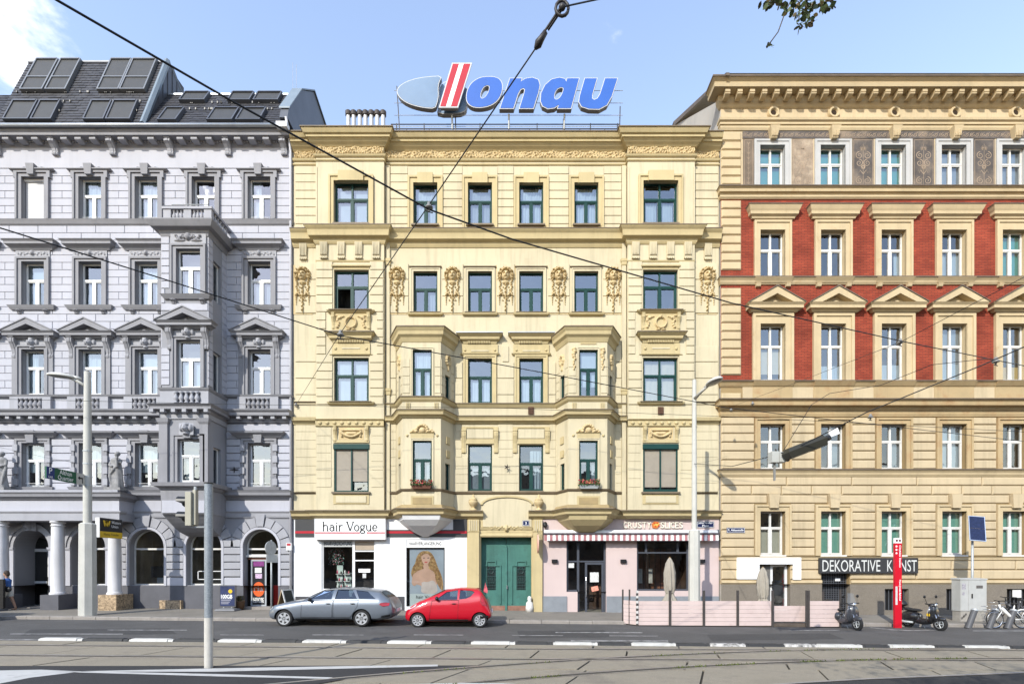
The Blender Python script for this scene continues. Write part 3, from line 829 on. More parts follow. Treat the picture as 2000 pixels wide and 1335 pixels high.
for ai, (c, b) in enumerate(arches + [(63, 1196), (173.5, 1142), (-45, 1142)]):
 cx, cz = X(c), Z(1067.5); r = 34.3*0.0235
 q = MB(); n = 20
 w_ = 5*0.0235 if ai < 3 else 12*0.0235
 def arcring(r0, r1, y0, y1):
  pts = [(cx+r0*math.cos(math.pi*t/n), cz+r0*math.sin(math.pi*t/n)) for t in range(n+1)] + [(cx+r1*math.cos(math.pi*t/n), cz+r1*math.sin(math.pi*t/n)) for t in range(n, -1, -1)]
  q.poly(pts, y0, y1)
 arcring(r+0.004, r+w_, -0.075, 0.01)
 if ai >= 3: arcring(r+w_*0.55, r+w_, -0.12, -0.074)
 q.build('archivolt', G_WALL if ai < 3 else G_TRIM_LT, H)
 for s_ in (-1, 1):
  q = MB()
  a0, a1 = sorted((cx+s_*r, cx+s_*(r+w_*0.95)))
  q.box(a0+0.003, a1, -0.07, 0.01, Z(1143), cz)
  if ai >= 3: q.molding(a0, a1, -0.02, [(cz-0.16, 0.06), (cz-0.1, 0.1), (cz-0.02, 0.12)], back=0.02, el=0.3, er=0.3)
  q.build('jamb', G_WALL, H)
 if ai < 3:
  r0, r1 = 40*0.0235, 58*0.0235
  for k in range(9):
   a0, a1 = math.pi*k/9+0.02, math.pi*(k+1)/9-0.02
   q = MB(); kk = 4
   ro = r1 if k != 4 else r1+0.14
   pts = [(cx+r0*math.cos(a0+(a1-a0)*t/kk), cz+r0*math.sin(a0+(a1-a0)*t/kk)) for t in range(kk+1)] + [(cx+ro*math.cos(a0+(a1-a0)*t/kk), cz+ro*math.sin(a0+(a1-a0)*t/kk)) for t in range(kk, -1, -1)]
   q.poly(pts, -0.07 if k != 4 else -0.13, 0.01); q.build('voussoir', G_TRIM_LT, H)
def grey_behind(k):
 return [[(CURTAIN, 0, 1, 0, 1, 0.0)], [(CURTAIN, 0, 1, 0.02, 1, 0.03)], [(CURTAIN_GY, 0, 1, 0, 0.62, 0.02)], [], [(CURTAIN, 0.0, 0.45, 0, 1, 0.03)], [(CURTAIN, 0, 1, 0.35, 1, 0.02)]][k % 6]
pat = {4: [0, 0, 1, 1, 3, 4], 3: [1, 0, 2, 1, 0, 2], 2: [3, 4, 1, 0, 1, 3], 1: [5, 5, 5, 5, 3, 3]}
for f, (t, b) in g_rows.items():
 for i, a in enumerate(g_ax):
  if a == 398.5 and f != 4: continue
  x, z0, h, w = X(a), Z(b), Z(t)-Z(b), hw*2*0.0235
  if f == 4 and i == 1:                      # closed white outside shutter
   q = MB()
   for k in range(24): q.box(-w/2+0.03, w/2-0.03, 0, 0.02, h*k/24+0.004, h*(k+1)/24)
   q.box(-w/2, w/2, -0.06, 0.05, h-0.12, h)
   sh = q.build('roller_shutter', mat('white_shutter_slat', (0.46, 0.46, 0.47), 0.6, 0.05), H, (x, 0.13, z0)); continue
  st = 'T'
  o = window(H, x, z0, w-0.02, h, 0.17, st, W_WHITE, GLASS_SHINY, grey_behind(pat[f][i]))
  q = MB(); q.tube([(x-w*0.42, 0.05, z0+0.16), (x+w*0.42, 0.05, z0+0.16)], 0.012, 5)
  if f in (4, 1): q.build('window_rail', W_WHITE, H)
key4 = MB(); key4.loft([[(-0.14,-0.2,0),(0.14,-0.2,0),(0.14,0,0),(-0.14,0,0)], [(-0.19,-0.24,0.46),(0.19,-0.24,0.46),(0.19,0,0.46),(-0.19,0,0.46)]])
key4 = key4.mesh('keystone', G_TRIM)
orn4 = relief_mesh('carved_scroll', 1.3, 0.22, [(s*(0.27+0.13*k), 0.02*math.sin(k*2), 0.075, 0.07, 0.09-0.012*k) for k in range(4) for s in (-1, 1)], G_TRIM, 52, 10)
for a in g_ax:
 x0, x1, z0, z1 = rc(a-hw, a+hw, 347, 430)
 surround(H, x0, x1, z0, z1, 0.24, 0.14, 0, G_TRIM, th=0.24, ear=0.07, earh=0.32)
 q = MB(); q.molding(x0-0.28, x1+0.28, 0, [(z1+0.22, 0.1), (z1+0.27, 0.2), (z1+0.31, 0.2)]); q.build('hood_mould', G_TRIM, H)
 place('keystone', key4, H, (X(a), 0, z1+0.03)); place('carved_scroll', orn4, H, (X(a), -0.03, z1+0.38))
q = MB(); q.molding(GX0, GX1, 0, [(Z(441), 0.05), (Z(439), 0.09), (Z(435), 0.13), (Z(431.5), 0.17)], el=0, er=0); q.build('string_course', G_TRIM, H)
frz3 = relief_mesh('carved_frieze', 1.5, 0.26, [(0.07*k+0.02*math.sin(k*3), 0.045*math.sin(k*1.7), 0.045, 0.05+0.02*math.cos(k*2.3), 0.05) for k in range(-10, 11)] + [(0, 0.02, 0.09, 0.12, 0.12)], G_TRIM_LT, 60, 12)
brk = console_mesh(0.2, 0.17, 0.16, G_TRIM, 'sill_bracket')
for a in g_ax:
 if a == 398.5: continue
 x0, x1, z0, z1 = rc(a-hw, a+hw, 512, 598)
 surround(H, x0, x1, z0, z1, 0.25, 0.13, 0, G_TRIM, th=0.2)
 q = MB(); q.box(x0-0.26, x1+0.26, -0.07, 0.02, z1+0.205, z1+0.52); q.build('frieze', G_TRIM_LT, H)
 place('carved_frieze', frz3, H, (X(a), -0.065, z1+0.36))
 q = MB(); q.molding(x0-0.3, x1+0.3, 0, [(z1+0.50, 0.09), (z1+0.60, 0.16), (z1+0.68, 0.3), (z1+0.78, 0.3), (z1+0.86, 0.38)]); q.build('window_hood', G_TRIM, H)
 q = MB(); q.molding(x0-0.36, x1+0.36, 0, [(Z(606.5), 0.1), (Z(603), 0.15), (Z(598.8), 0.2)]); q.build('window_sill', G_TRIM, H)
 for s_ in (-1, 1): place('sill_bracket', brk, H, (X(a)+s_*0.62, 0, Z(613.5)))
con2 = console_mesh(0.24, 0.95, 0.26, G_TRIM)
head = relief_mesh('carved_head', 0.62, 0.5, [(0,0.02,0.14,0.2,0.22),(0,-0.03,0.04,0.07,0.27),(-0.06,0.05,0.03,0.025,-0.03),(0.06,0.05,0.03,0.025,-0.03),(0,0.17,0.17,0.08,0.18),(-0.2,0.05,0.08,0.16,0.1),(0.2,0.05,0.08,0.16,0.1),(0,-0.2,0.12,0.06,0.12)], G_TRIM_LT, 28, 24)
for a in g_ax:
 if a == 398.5: continue
 x0, x1, z0, z1 = rc(a-hw, a+hw, 683, 770)
 surround(H, x0, x1, z0-0.05, z1, 0.2, 0.13, 0, G_TRIM, th=0.17)
 q = MB(); q.box(x0-0.3, x1+0.3, -0.06, 0.02, z1+0.171, Z(658)); q.build('frieze', G_TRIM_LT, H)
 pediment(H, X(a), Z(660), 2.3, 0.72, 0.4, 0, G_TRIM, G_TRIM)
 for s_ in (-1, 1):
  place('console', con2, H, (X(a)+s_*0.82, 0.0, Z(700)))
  q = MB(); q.box(X(a)+s_*0.82-0.12, X(a)+s_*0.82+0.12, -0.09, 0.02, Z(773), Z(700)-0.001); q.build('pilaster_strip', G_TRIM, H)
 place('carved_head', head, H, (X(a), -0.05, Z(671)))
bal = baluster_mesh(Z(780)-Z(800.5), 0.13, G_TRIM)
q = MB(); q.molding(GX0, GX1, 0, [(Z(778.5), 0.06), (Z(776), 0.16), (Z(772.5), 0.2)], el=0, er=0); q.build('string_course', G_TRIM, H)
q = MB(); q.box(GX0, GX1-0.1, -0.04, 0.02, Z(804), Z(778.6)); q.build('parapet_band', G_WALL, H)
for a in g_ax:
 if a == 398.5: continue
 q = MB(); c = X(a)
 for s_ in (-1, 1): q.box(c+s_*0.74-0.19, c+s_*0.74+0.19, -0.2, 0.0, Z(803.5), Z(777))
 q.box(c-0.55, c+0.55, -0.2, 0.0, Z(803.5), Z(800.5)); q.box(c-0.55, c+0.55, -0.2, 0.0, Z(780), Z(777)); q.box(c-0.55, c+0.55, -0.052, -0.041, Z(800.5), Z(780))
 bo = q.build('balustrade', G_TRIM_LT, H)
 for k in range(5): place('baluster', bal, bo, (c-0.42+0.21*k, -0.14, Z(800.5)))
q = MB(); q.molding(GX0, GX1, 0, [(Z(826), 0.1), (Z(822), 0.14), (Z(816), 0.16), (Z(815.5), 0.42), (Z(810), 0.42), (Z(807), 0.5), (Z(804.5), 0.52)], el=0, er=0); q.build('cornice', G_TRIM, H)
dn = MB(); dn.box(-0.085, 0.085, -0.36, -0.15, 0, 0.13); dn = dn.mesh('dentil', G_TRIM_LT)
px = -60
while px < 568:
 if not 300 < px < 440: place('dentil', dn, H, (X(px), 0, Z(821.5)))
 px += 22.2
key1 = MB(); key1.loft([[(-0.15,-0.22,0),(0.15,-0.22,0),(0.15,0,0),(-0.15,0,0)], [(-0.22,-0.27,0.55),(0.22,-0.27,0.55),(0.22,0,0.55),(-0.22,0,0.55)]]); key1 = key1.mesh('keystone', G_TRIM)
for a in g_ax:
 if a == 398.5: continue
 x0, x1, z0, z1 = rc(a-hw, a+hw, 865, 950)
 surround(H, x0, x1, z0-0.1, z1, 0.28, 0.11, 0, G_TRIM, th=0.2)
 for k in range(4):
  for s_ in (-1, 1):
   q = MB(); zz = z0+0.05+0.52*k; xa, xb = sorted((X(a)+s_*(hw*0.0235+0.12), X(a)+s_*(hw*0.0235+0.33))); q.box(xa, xb, -0.15, 0, zz, zz+0.3); q.build('quoin', G_TRIM_LT, H)
 q = MB(); q.molding(x0-0.36, x1+0.36, 0, [(z1+0.22, 0.12), (z1+0.3, 0.2), (z1+0.4, 0.34), (z1+0.46, 0.36)]); q.build('window_hood', G_TRIM, H)
 place('keystone', key1, H, (X(a), 0, z1-0.02))
 q = MB(); q.molding(x0-0.3, x1+0.3, 0, [(z0-0.16, 0.1), (z0-0.02, 0.16)]); q.build('window_sill', G_TRIM, H)
q = MB(); q.molding(X(236), GX1, 0, [(Z(976), 0.06), (Z(972), 0.12), (Z(968), 0.3), (Z(963), 0.32), (Z(959), 0.38)], el=0, er=0); q.build('string_course', G_TRIM, H)
q = MB(); q.box(X(236), GX1-0.1, -0.05, 0.02, Z(998), Z(977)); q.build('frieze', G_WALL, H)
q = MB(); q.molding(X(236), GX1, 0, [(Z(1011), 0.05), (Z(1008), 0.08), (Z(1002), 0.1), (Z(998.5), 0.16)], el=0, er=0); q.build('string_course', G_TRIM_LT, H)
yp = -0.95
px1 = X(233, yp)
q = MB(); q.box(GX0, px1, yp, 0.0, Z(1016, yp), Z(1000, yp)); q.build('architrave', G_TRIM_LT, H)
q = MB(); q.box(GX0, px1-0.03, yp+0.03, 0.0, Z(1000, yp)+0.001, Z(976, yp)); q.build('frieze', G_WALL, H)
q = MB(); q.molding(GX0, px1-0.02, yp+0.05, [(Z(1002, yp), 0.05), (Z(999, yp), 0.1), (Z(997, yp), 0.1)], back=0.3, el=0, er=1); q.build('moulding', G_TRIM_LT, H)
q = MB(); q.molding(GX0, px1-0.03, yp+0.03, [(Z(976, yp), 0.04), (Z(973, yp), 0.1), (Z(970, yp), 0.2), (Z(965, yp), 0.22), (Z(962, yp), 0.28)], back=0.9, el=0, er=1); q.build('cornice', G_TRIM, H)
q = MB(); q.box(GX0, px1-0.2, yp+0.15, 0.0, Z(962, yp)+0.001, Z(955, yp)); q.build('parapet', G_TRIM_LT, H)
STONE = mat('rough_brown_stone', (0.34, 0.25, 0.16), 0.95, 0.4, 7.0, 0.9, 14, fine=0.3, stain=(0.10, 0.075, 0.05), stain_at=(0.55, 0.65), stain_scale=9.0)
COLM = mat('pale_column_plaster', (0.55, 0.54, 0.55), 0.8, 0.1, 1.0, streak=0.15)
for px, kind in ((113, 0), (224, 1), (3, 0), (-100, 0)):
 c = X(px, -0.68); z0, z1 = Z(1160, -0.7), Z(1016, yp)
 q = MB(); q.cs = True; hh = z1-z0
 q.lathe([(0.30,0),(0.30,0.06),(0.27,0.1),(0.25,0.14),(0.25,hh*0.4),(0.225,hh-0.25),(0.255,hh-0.23),(0.255,hh-0.19),(0.225,hh-0.17),(0.225,hh-0.12),(0.28,hh-0.07),(0.28,hh-0.001)], (c, -0.68, z0), 24)
 me = q.mesh('column', COLM); smooth_by_angle(me, 35); place('column', me, H)
 q = MB(); q.box(c-0.4, c+0.4, -1.1, -0.12, -1.0, z0-0.002); q.build('pedestal', G_DADO if kind == 0 else STONE, H)
for a, b in ((317, 359), (462, 478)):
 q = MB(); n = 6;
 q.box(X(a), X(b), -0.2, 0.0, -1.0, Z(1171)); q.build('stone_socle', STONE, H)
for c in (63, 173.5):
 place('carved_head', head, H, (X(c), -0.16, Z(1026)))
def arch_glass(cx, zb, r, y, fm, zt, bars=(), dark=ROOM, mid=None, depth=2.0):
 n = 16; cz = Z(1067.5); q = MB(); t = 0.06
 pts = [(cx+r*math.cos(math.pi*k/n), cz+r*math.sin(math.pi*k/n)) for k in range(n+1)]
 pin = [(cx+(r-t)*math.cos(math.pi*k/n), cz+(r-t)*math.sin(math.pi*k/n)) for k in range(n+1)]
 q.poly(pts + pin[::-1], y, y+0.06)
 q.box(cx-r, cx-r+t, y, y+0.06, zb, cz); q.box(cx+r-t, cx+r, y, y+0.06, zb, cz); q.box(cx-r+t, cx+r-t, y, y+0.06, zb, zb+t)
 q.box(cx-r+t, cx+r-t, y-0.01, y+0.07, zt-0.04, zt+0.04)
 if mid: q.box(cx+mid-0.025, cx+mid+0.025, y, y+0.05, zb+t, zt-0.04)
 o = q.build('shop_window', fm, H)
 g = MB(); g.add([(p[0], y+0.03, p[1]) for p in pin] , [tuple(range(n, -1, -1))]); g.build('pane', GLASS_SHOP, o)
 g = MB(); g.quad((cx-r+t,y+0.03,zb+t),(cx+r-t,y+0.03,zb+t),(cx+r-t,y+0.03,cz),(cx-r+t,y+0.03,cz)); g.build('pane', GLASS_SHOP, o)
 rm = MB(); rm.box(cx-r-0.1, cx+r+0.1, y+0.08, y+depth, zb-0.05, cz+r+0.1); rm.f = rm.f[:2] + rm.f[3:]; rm.m = rm.m[1:]; rm.smooth = rm.smooth[1:]
 rm.build('room_interior', dark, o)
 return o
SHOPROOM = mat('shop_interior', (0.20, 0.17, 0.12), 0.9, 0.5, 1.3)
BEIGE_IN = mat('beige_shop_interior', (0.34, 0.28, 0.19), 0.9, 0.35, 1.0)
s1 = arch_glass(X(173.5, 0.4), Z(1142, 0.4), 35*0.0235, 0.42, W_WHITE, Z(1071, 0.4), dark=BEIGE_IN)
s2 = arch_glass(X(287.5), Z(1142), 34*0.0235, 0.28, W_OLDWHITE, Z(1071), dark=BEIGE_IN)
s3 = arch_glass(X(399), Z(1142), 34*0.0235, 0.28, W_OLDWHITE, Z(1071), dark=SHOPROOM)
q = MB(); q.box(X(268), X(312), 0.9, 0.95, Z(1128), Z(1105)); q.build('display_screen', BLACK, s2)
q = MB(); q.box(X(281), X(300), 0.85, 1.3, Z(1142)+0.06, Z(1128)); q.build('display_table', CURTAIN_GY, s2)
q = MB()
for a, b, c, d in ((378,428,1114,1115.5),(378,428,1130,1131.5),(378,379.5,1114,1131),(427,428,1114,1131)): q.box(X(a), X(b), 0.30, 0.34, Z(d), Z(c))
q.build('window_tray', W_WHITE, s3)
yd = 1.02; cx = X(76, yd)
q = MB(); n = 16
m = MB(); m.quad((X(20),yd+0.06,-1),(X(110),yd+0.06,-1),(X(110),yd+0.06,Z(1030)),(X(20),yd+0.06,Z(1030))); m.build('porch_back_wall', G_TRIM, H)
x0, x1 = X(54, yd), X(99, yd); zb, zt = Z(1184, yd), Z(1071, yd)
q = MB(); t = 0.09
q.box(x0, x0+t, yd-0.06, yd, zb, zt); q.box(x1-t, x1, yd-0.06, yd, zb, zt); q.box(x0+t, x1-t, yd-0.06, yd, zt-0.14, zt); q.box(x0+t, x1-t, yd-0.06, yd, zb, zb+0.1); q.box(x0+t, x1-t, yd-0.06, yd, Z(1136, yd)-0.05, Z(1136, yd)+0.05)
dr = q.build('entrance_door', W_WHITE, H)
q = MB(); q.quad((x0+t,yd-0.03,zb),(x1-t,yd-0.03,zb),(x1-t,yd-0.03,zt),(x0+t,yd-0.03,zt)); q.build('pane', glass_mat('dark_door_glass', 0.12, (0.25, 0.28, 0.28)), dr)
q = MB(); q.tube([(x1-0.05, yd-0.09, Z(1150, yd)), (x1-0.05, yd-0.11, Z(1138, yd)), (x1-0.05, yd-0.09, Z(1126, yd))], 0.015, 6); q.build('handle', BLACK, dr)
q = MB(); r = (x1-x0)/2; cz = zt
pts = [((x0+x1)/2+r*math.cos(math.pi*k/n), cz+0.02+r*0.9*math.sin(math.pi*k/n)) for k in range(n+1)]; q.poly(pts, yd-0.02, yd+0.05); q.build('fanlight', mat('dark_fanlight', (0.03, 0.032, 0.03), 0.15, 0.1), H)
q = MB(); q.box(X(30), X(97), -0.35, 1.05, -1, Z(1184)); q.build('door_step', KERB, H)
yd = 0.3; cx = X(510); r = 34*0.0235
so = arch_glass(cx, Z(1084), r, 0.3, W_OLDWHITE, Z(1071), dark=SHOPROOM)
q = MB(); q.box(cx-r, cx+r, 0.2, 0.36, Z(1087), Z(1083)); q.build('transom_shelf', W_OLDWHITE, so)
rm = MB(); rm.box(cx-r, cx+r, 0.36, 3.0, street(cx)-0.02, Z(1087)); rm.f = rm.f[:2]+rm.f[3:]; rm.m = rm.m[1:]; rm.smooth = rm.smooth[1:]; rm.build('shop_room', mat('dark_shop_room', (0.05, 0.04, 0.035), 0.9, 0.6, 2.0), H)
q = MB(); q.box(cx-r+0.05, cx+r-0.05, 0.3, 0.42, Z(1092), Z(1087.5)); q.build('door_head', mat('brown_door_head', (0.16, 0.07, 0.045), 0.7, 0.2), H)
dx0, dx1 = X(483), X(514)
q = MB(); t = 0.07; zb, zt = street(cx)+0.1, Z(1092)
q.box(dx0, dx0+t, 0.3, 0.35, zb, zt); q.box(dx1-t, dx1, 0.3, 0.35, zb, zt); q.box(dx0+t, dx1-t, 0.3, 0.35, zt-t, zt); q.box(dx0+t, dx1-t, 0.3, 0.35, zb, zb+t)
sd = q.build('shop_door', mat('grey_door_frame', (0.33, 0.35, 0.37), 0.5, 0.1), H)
q = MB(); q.box(dx0+t, dx1-t, 0.32, 0.33, zb+t, zt-t); q.build('door_panel', mat('dark_door_panel', (0.02, 0.02, 0.023), 0.25, 0.2), sd)
def sticker(parent, x0, x1, z0, z1, y, mt, name='sticker'):
 q = MB(); q.box(x0, x1, y-0.004, y, z0, z1); return q.build(name, mt, parent)
sticker(sd, X(488), X(509), Z(1105), Z(1095), 0.318, mat('violet_print', (0.18, 0.03, 0.16), 0.5, 0.4, 12))
sticker(sd, X(491), X(504), Z(1118), Z(1108), 0.318, LETTER_W); sticker(sd, X(492), X(505), Z(1129), Z(1120), 0.318, mat('lilac_print', (0.55, 0.4, 0.55), 0.5, 0.5, 18))
q = MB(); oc = (X(498.5), Z(1150.5)); rr = 0.27
q.poly([(oc[0]+rr*math.cos(k*math.pi/12), oc[1]+rr*1.25*math.sin(k*math.pi/12)) for k in range(24)], 0.312, 0.318); q.build('orange_sticker', mat('orange_print', (0.72, 0.11, 0.02), 0.5, 0.1, 3), sd)
place('lettering', text_mesh('ria', h=0.24, w=0.42, extr=0.008, mat_=LETTER_W), sd, (oc[0], 0.312, oc[1]+0.04))
sticker(sd, X(487), X(509), Z(1177), Z(1167), 0.318, mat('speckled_print', (0.6, 0.6, 0.58), 0.5, 0.8, 22, stain=(0.05,0.05,0.05), stain_at=(0.5,0.56), stain_scale=20))
q = MB(); q.box(X(516), X(528), 0.9, 1.0, street(cx), Z(1143)); q.build('red_counter', mat('red_counter_paint', (0.42, 0.02, 0.015), 0.5, 0.1), H)
q = MB(); q.box(cx-r, cx+r, -0.12, 0.36, -1, street(cx)+0.1); q.build('door_step', KERB, H)
# bay window of the grey house
BY = lambda py: Z(py, by)
def bX(px): return X(px, by)
bcx = (bx0+bx1)/2; bw = bx1-bx0
fo = [(bX(345.5), bX(392.8), BY(576), BY(487)), (bX(346), bX(393), BY(757), BY(664)), (bX(348), bX(393), BY(941), BY(857))]
m = MB(); wall_grid(m, bx0, bx1, BY(1003), BY(452), fo, by, 0.22)
so_ = []
for (t, b) in ((497, 575), (677, 757), (868, 941)):
 so_.append((-1.0, -0.45, BY(b), BY(t)))
for sx, xx in ((1, bx1), (-1, bx0)):
 q = MB(); wall_grid(q, by, 0.0, BY(1003), BY(452), so_, 0.0, 0.2)
 for v in q.v: m.v.append((xx - sx*v[1], v[0], v[2]))
 off = len(m.v)-len(q.v)
 for f_ in q.f: m.f.append(tuple(i+off for i in (f_ if sx > 0 else f_[::-1]))); m.m.append(0); m.smooth.append(False)
bay = m.build('bay_wall', G_JOINT, H)
for z0 in (BY(452), BY(1003)):
 pass
m = MB(); m.quad((bx0,by,BY(1003)),(bx0,0,BY(1003)),(bx1,0,BY(1003)),(bx1,by,BY(1003))); m.build('bay_soffit', G_TRIM, H)
for i, (a, b, c, d) in enumerate(fo):
 window(H, (a+b)/2, c, b-a-0.02, d-c, by+0.12, 'T', W_WHITE, GLASS_SHINY, [[(CURTAIN_GY, 0, 1, 0, 0.6, 0.02)], [(CURTAIN, 0, 1, 0, 0.66, 0.0)], [(CURTAIN_GY, 0, 0.5, 0, 0.6, 0.02)]][i])
 for sx, xx in ((1, bx1), (-1, bx0)):
  window(H, xx-sx*0.12, so_[i][2], 0.54, so_[i][3]-so_[i][2], (so_[i][0]+so_[i][1])/2, 'plain', W_WHITE, GLASS, [], rz=R(90*sx))
BB = Blocks(H, 'bay_block')
jl = [BY(462 + 14.5*k) for k in range(0, 21)]
bv_ = [(o[0]-0.32, o[1]+0.32, o[2]-0.12, o[3]+0.34) for o in fo[:2]] + [(bX(310), bX(420), BY(680), BY(606)), (bX(322), bX(410), BY(590), BY(574))]
BB.courses(bx0, bx1, jl, bv_, by, d0, bv, G_WALL)
BB.finish()
q = MB()
for k in range(len(jl)-1):
 for sx, xx in ((1, bx1), (-1, bx0)):
  for (u0, u1) in ((by, -1.1), (-0.35, 0.0)):
   a0, a1 = sorted((xx, xx+sx*d0)); q.box(a0, a1, u0, u1, jl[k+1]+0.012, jl[k]-0.012)
stuff(q.build('small_side_blocks', G_WALL, H))
x0, x1, z0, z1 = fo[0]
surround(H, x0, x1, z0, z1, 0.24, 0.12, by, G_TRIM, th=0.2)
q = MB(); q.box(x0-0.24, x1+0.24, by-0.06, by, z1+0.202, BY(456)); q.build('frieze', G_TRIM_LT, H)
place('carved_frieze', relief_mesh('carved_frieze', 1.3, 0.44, [(0,0.04,0.13,0.17,0.14)] + [(s*(0.16+0.07*k), 0.08*math.sin(k*1.5), 0.06, 0.06, 0.1) for k in range(6) for s in (-1,1)] + [(s*0.36, -0.12, 0.26, 0.05, 0.07) for s in (-1,1)], G_TRIM, 48, 18), H, ((x0+x1)/2, by-0.06, BY(466)))
q = MB(); q.molding(x0-0.42, x1+0.3, by, [(BY(585), 0.08), (BY(582), 0.13), (BY(577.5), 0.2)]); q.build('window_sill', G_TRIM, H)
for s_ in (-1, 1): place('sill_bracket', brk, H, ((x0+x1)/2+s_*0.62, by, BY(593.5)))
x0, x1, z0, z1 = fo[1]; c = (x0+x1)/2
surround(H, x0, x1, z0, z1, 0.17, 0.12, by, G_TRIM, th=0.15)
pediment(H, c-0.02, BY(641), 2.3, 0.72, 0.42, by, G_TRIM, G_TRIM)
q = MB(); q.box(c-0.95, c+0.95, by-0.05, by, z1+0.16, BY(640)); q.build('frieze', G_TRIM_LT, H)
for s_ in (-1, 1): place('console', con2, H, (c+s_*0.76, by, BY(683)))
place('carved_head', head, H, (c, by-0.06, BY(652)))
def bay_path(o=0.0): return [(bx0-o, 0.0), (bx0-o, by-o), (bx1+o, by-o), (bx1+o, 0.0)]
def bay_ring(name, levels, mt):
 q = MB(); q.sweep([(bx0, 0.0), (bx0, by), (bx1, by), (bx1, 0.0)], [(-0.05, levels[0][0])] + [(o, z) for z, o in levels] + [(-0.05, levels[-1][0])]); return q.build(name, mt, H)
bay_ring('bay_ledge', [(BY(764), 0.03), (BY(761.5), 0.08), (BY(758), 0.12)], G_TRIM)
bay_ring('bay_cornice', [(BY(808), 0.06), (BY(803), 0.12), (BY(802), 0.3), (BY(797), 0.3), (BY(793), 0.4)], G_TRIM)
bay_ring('bay_parapet', [(BY(793), 0.05), (BY(764), 0.05)], G_TRIM_LT)
q = MB(); q.box(bX(342), bX(393), by-0.056, by-0.05, BY(788), BY(766)); bp_ = q.build('baluster_niche', G_DADO, H)
bal2 = baluster_mesh(BY(766)-BY(788), 0.11, G_TRIM_LT)
for k in range(5): place('baluster', bal2, bp_, (bX(347+10.3*k), by-0.1, BY(788)))
px = 305
while px < 425:
 place('dentil', dn, H, (X(px, by), by+0.05, BY(808))); px += 21
for px in (321.5, 400.5):
 q = MB(); q.box(bX(px)-0.18, bX(px)+0.18, by-0.1, by, BY(945), BY(818)); q.build('pilaster', G_TRIM, H)
 q = MB(); q.molding(bX(px)-0.18, bX(px)+0.18, by-0.1, [(BY(829), 0), (BY(825), 0.05), (BY(818), 0.09)]); q.build('capital', G_TRIM, H)
bay_ring('bay_architrave', [(BY(818), 0.05), (BY(808.5), 0.07)], G_TRIM_LT)
x0, x1, z0, z1 = fo[2]
surround(H, x0, x1, z0, z1, 0.2, 0.1, by, G_TRIM, th=0.2)
place('keystone', key1, H, ((x0+x1)/2, by, z1)); place('carved_head', head, H, ((x0+x1)/2, by-0.25, BY(840)))
bay_ring('bay_ledge', [(BY(956), 0.05), (BY(951), 0.12), (BY(950), 0.26), (BY(943), 0.3)], G_TRIM)
bay_ring('bay_apron', [(BY(1003), 0.02), (BY(975), 0.02), (BY(957), 0.04)], G_TRIM)
q = MB(); q.box(bX(318), bX(404), by-0.06, by, BY(1001), BY(977)); q.build('apron_panel', G_WALL, H)
q = MB(); rings = []
for t in range(6):
 k = t/5; dd = by*(1-k)**0.6 * 0.98; xx = 0.12*k
 rings.append([(bx0+xx*2, dd, BY(1003)-0.9*k), (bx1-xx*2, dd, BY(1003)-0.9*k), (bx1-xx*2, 0.02, BY(1003)-0.9*k), (bx0+xx*2, 0.02, BY(1003)-0.9*k)])
q.loft(rings); q.build('bay_corbel', G_TRIM, H)
bay_ring('bay_cornice', [(BY(462), 0.03), (BY(452), 0.1), (BY(450), 0.3), (BY(447), 0.34), (BY(440), 0.42), (BY(438), 0.42)], G_TRIM)
q = MB(); q.box(bx0-0.4, bx1+0.4, by-0.4, 0.0, BY(438)-0.05, BY(438)-0.002); q.build('balcony_floor', G_TRIM, H)
yb = by-0.12; z0, z1 = BY(438), Z(404, yb)
q = MB()
xa, xb = X(319, yb), X(413, yb)
q.box(xa-0.04, xb+0.04, yb-0.05, yb+0.2, z1-0.1, z1); q.box(xa, xb, yb, yb+0.15, z0, z0+0.1)
for s0, s1 in ((xa, xa+0.32), (xb-0.32, xb), ((xa+xb)/2-0.16, (xa+xb)/2+0.16)): q.box(s0, s1, yb-0.01, yb+0.16, z0+0.1, z1-0.1)
q.box(xb-0.18, xb+0.03, yb+0.2, 0.0, z1-0.1, z1); q.box(xb-0.15, xb, yb+0.16, 0.0, z0, z0+0.1); q.box(xa-0.03, xa+0.18, yb+0.2, 0.0, z1-0.1, z1); q.box(xa, xa+0.15, yb+0.16, 0, z0, z0+0.1)
bo = q.build('balustrade', G_TRIM_LT, H)
bal3 = baluster_mesh(z1-z0-0.2, 0.085, G_TRIM_LT)
for k in range(4):
 for c0 in (xa+0.42, (xa+xb)/2+0.26): place('baluster', bal3, bo, (c0+0.155*k, yb+0.08, z0+0.1))
for k in range(5): place('baluster', bal3, bo, (xb-0.08, yb+0.38+0.2*k, z0+0.1))
q = MB(); q.tube([(xa+0.3, yb+0.1, z1), (xa+0.3, yb+0.1, z1+0.17), (xb-0.2, yb+0.1, z1+0.17), (xb-0.2, yb+0.1, z1)], 0.018, 6); q.build('handrail', STEEL, H)
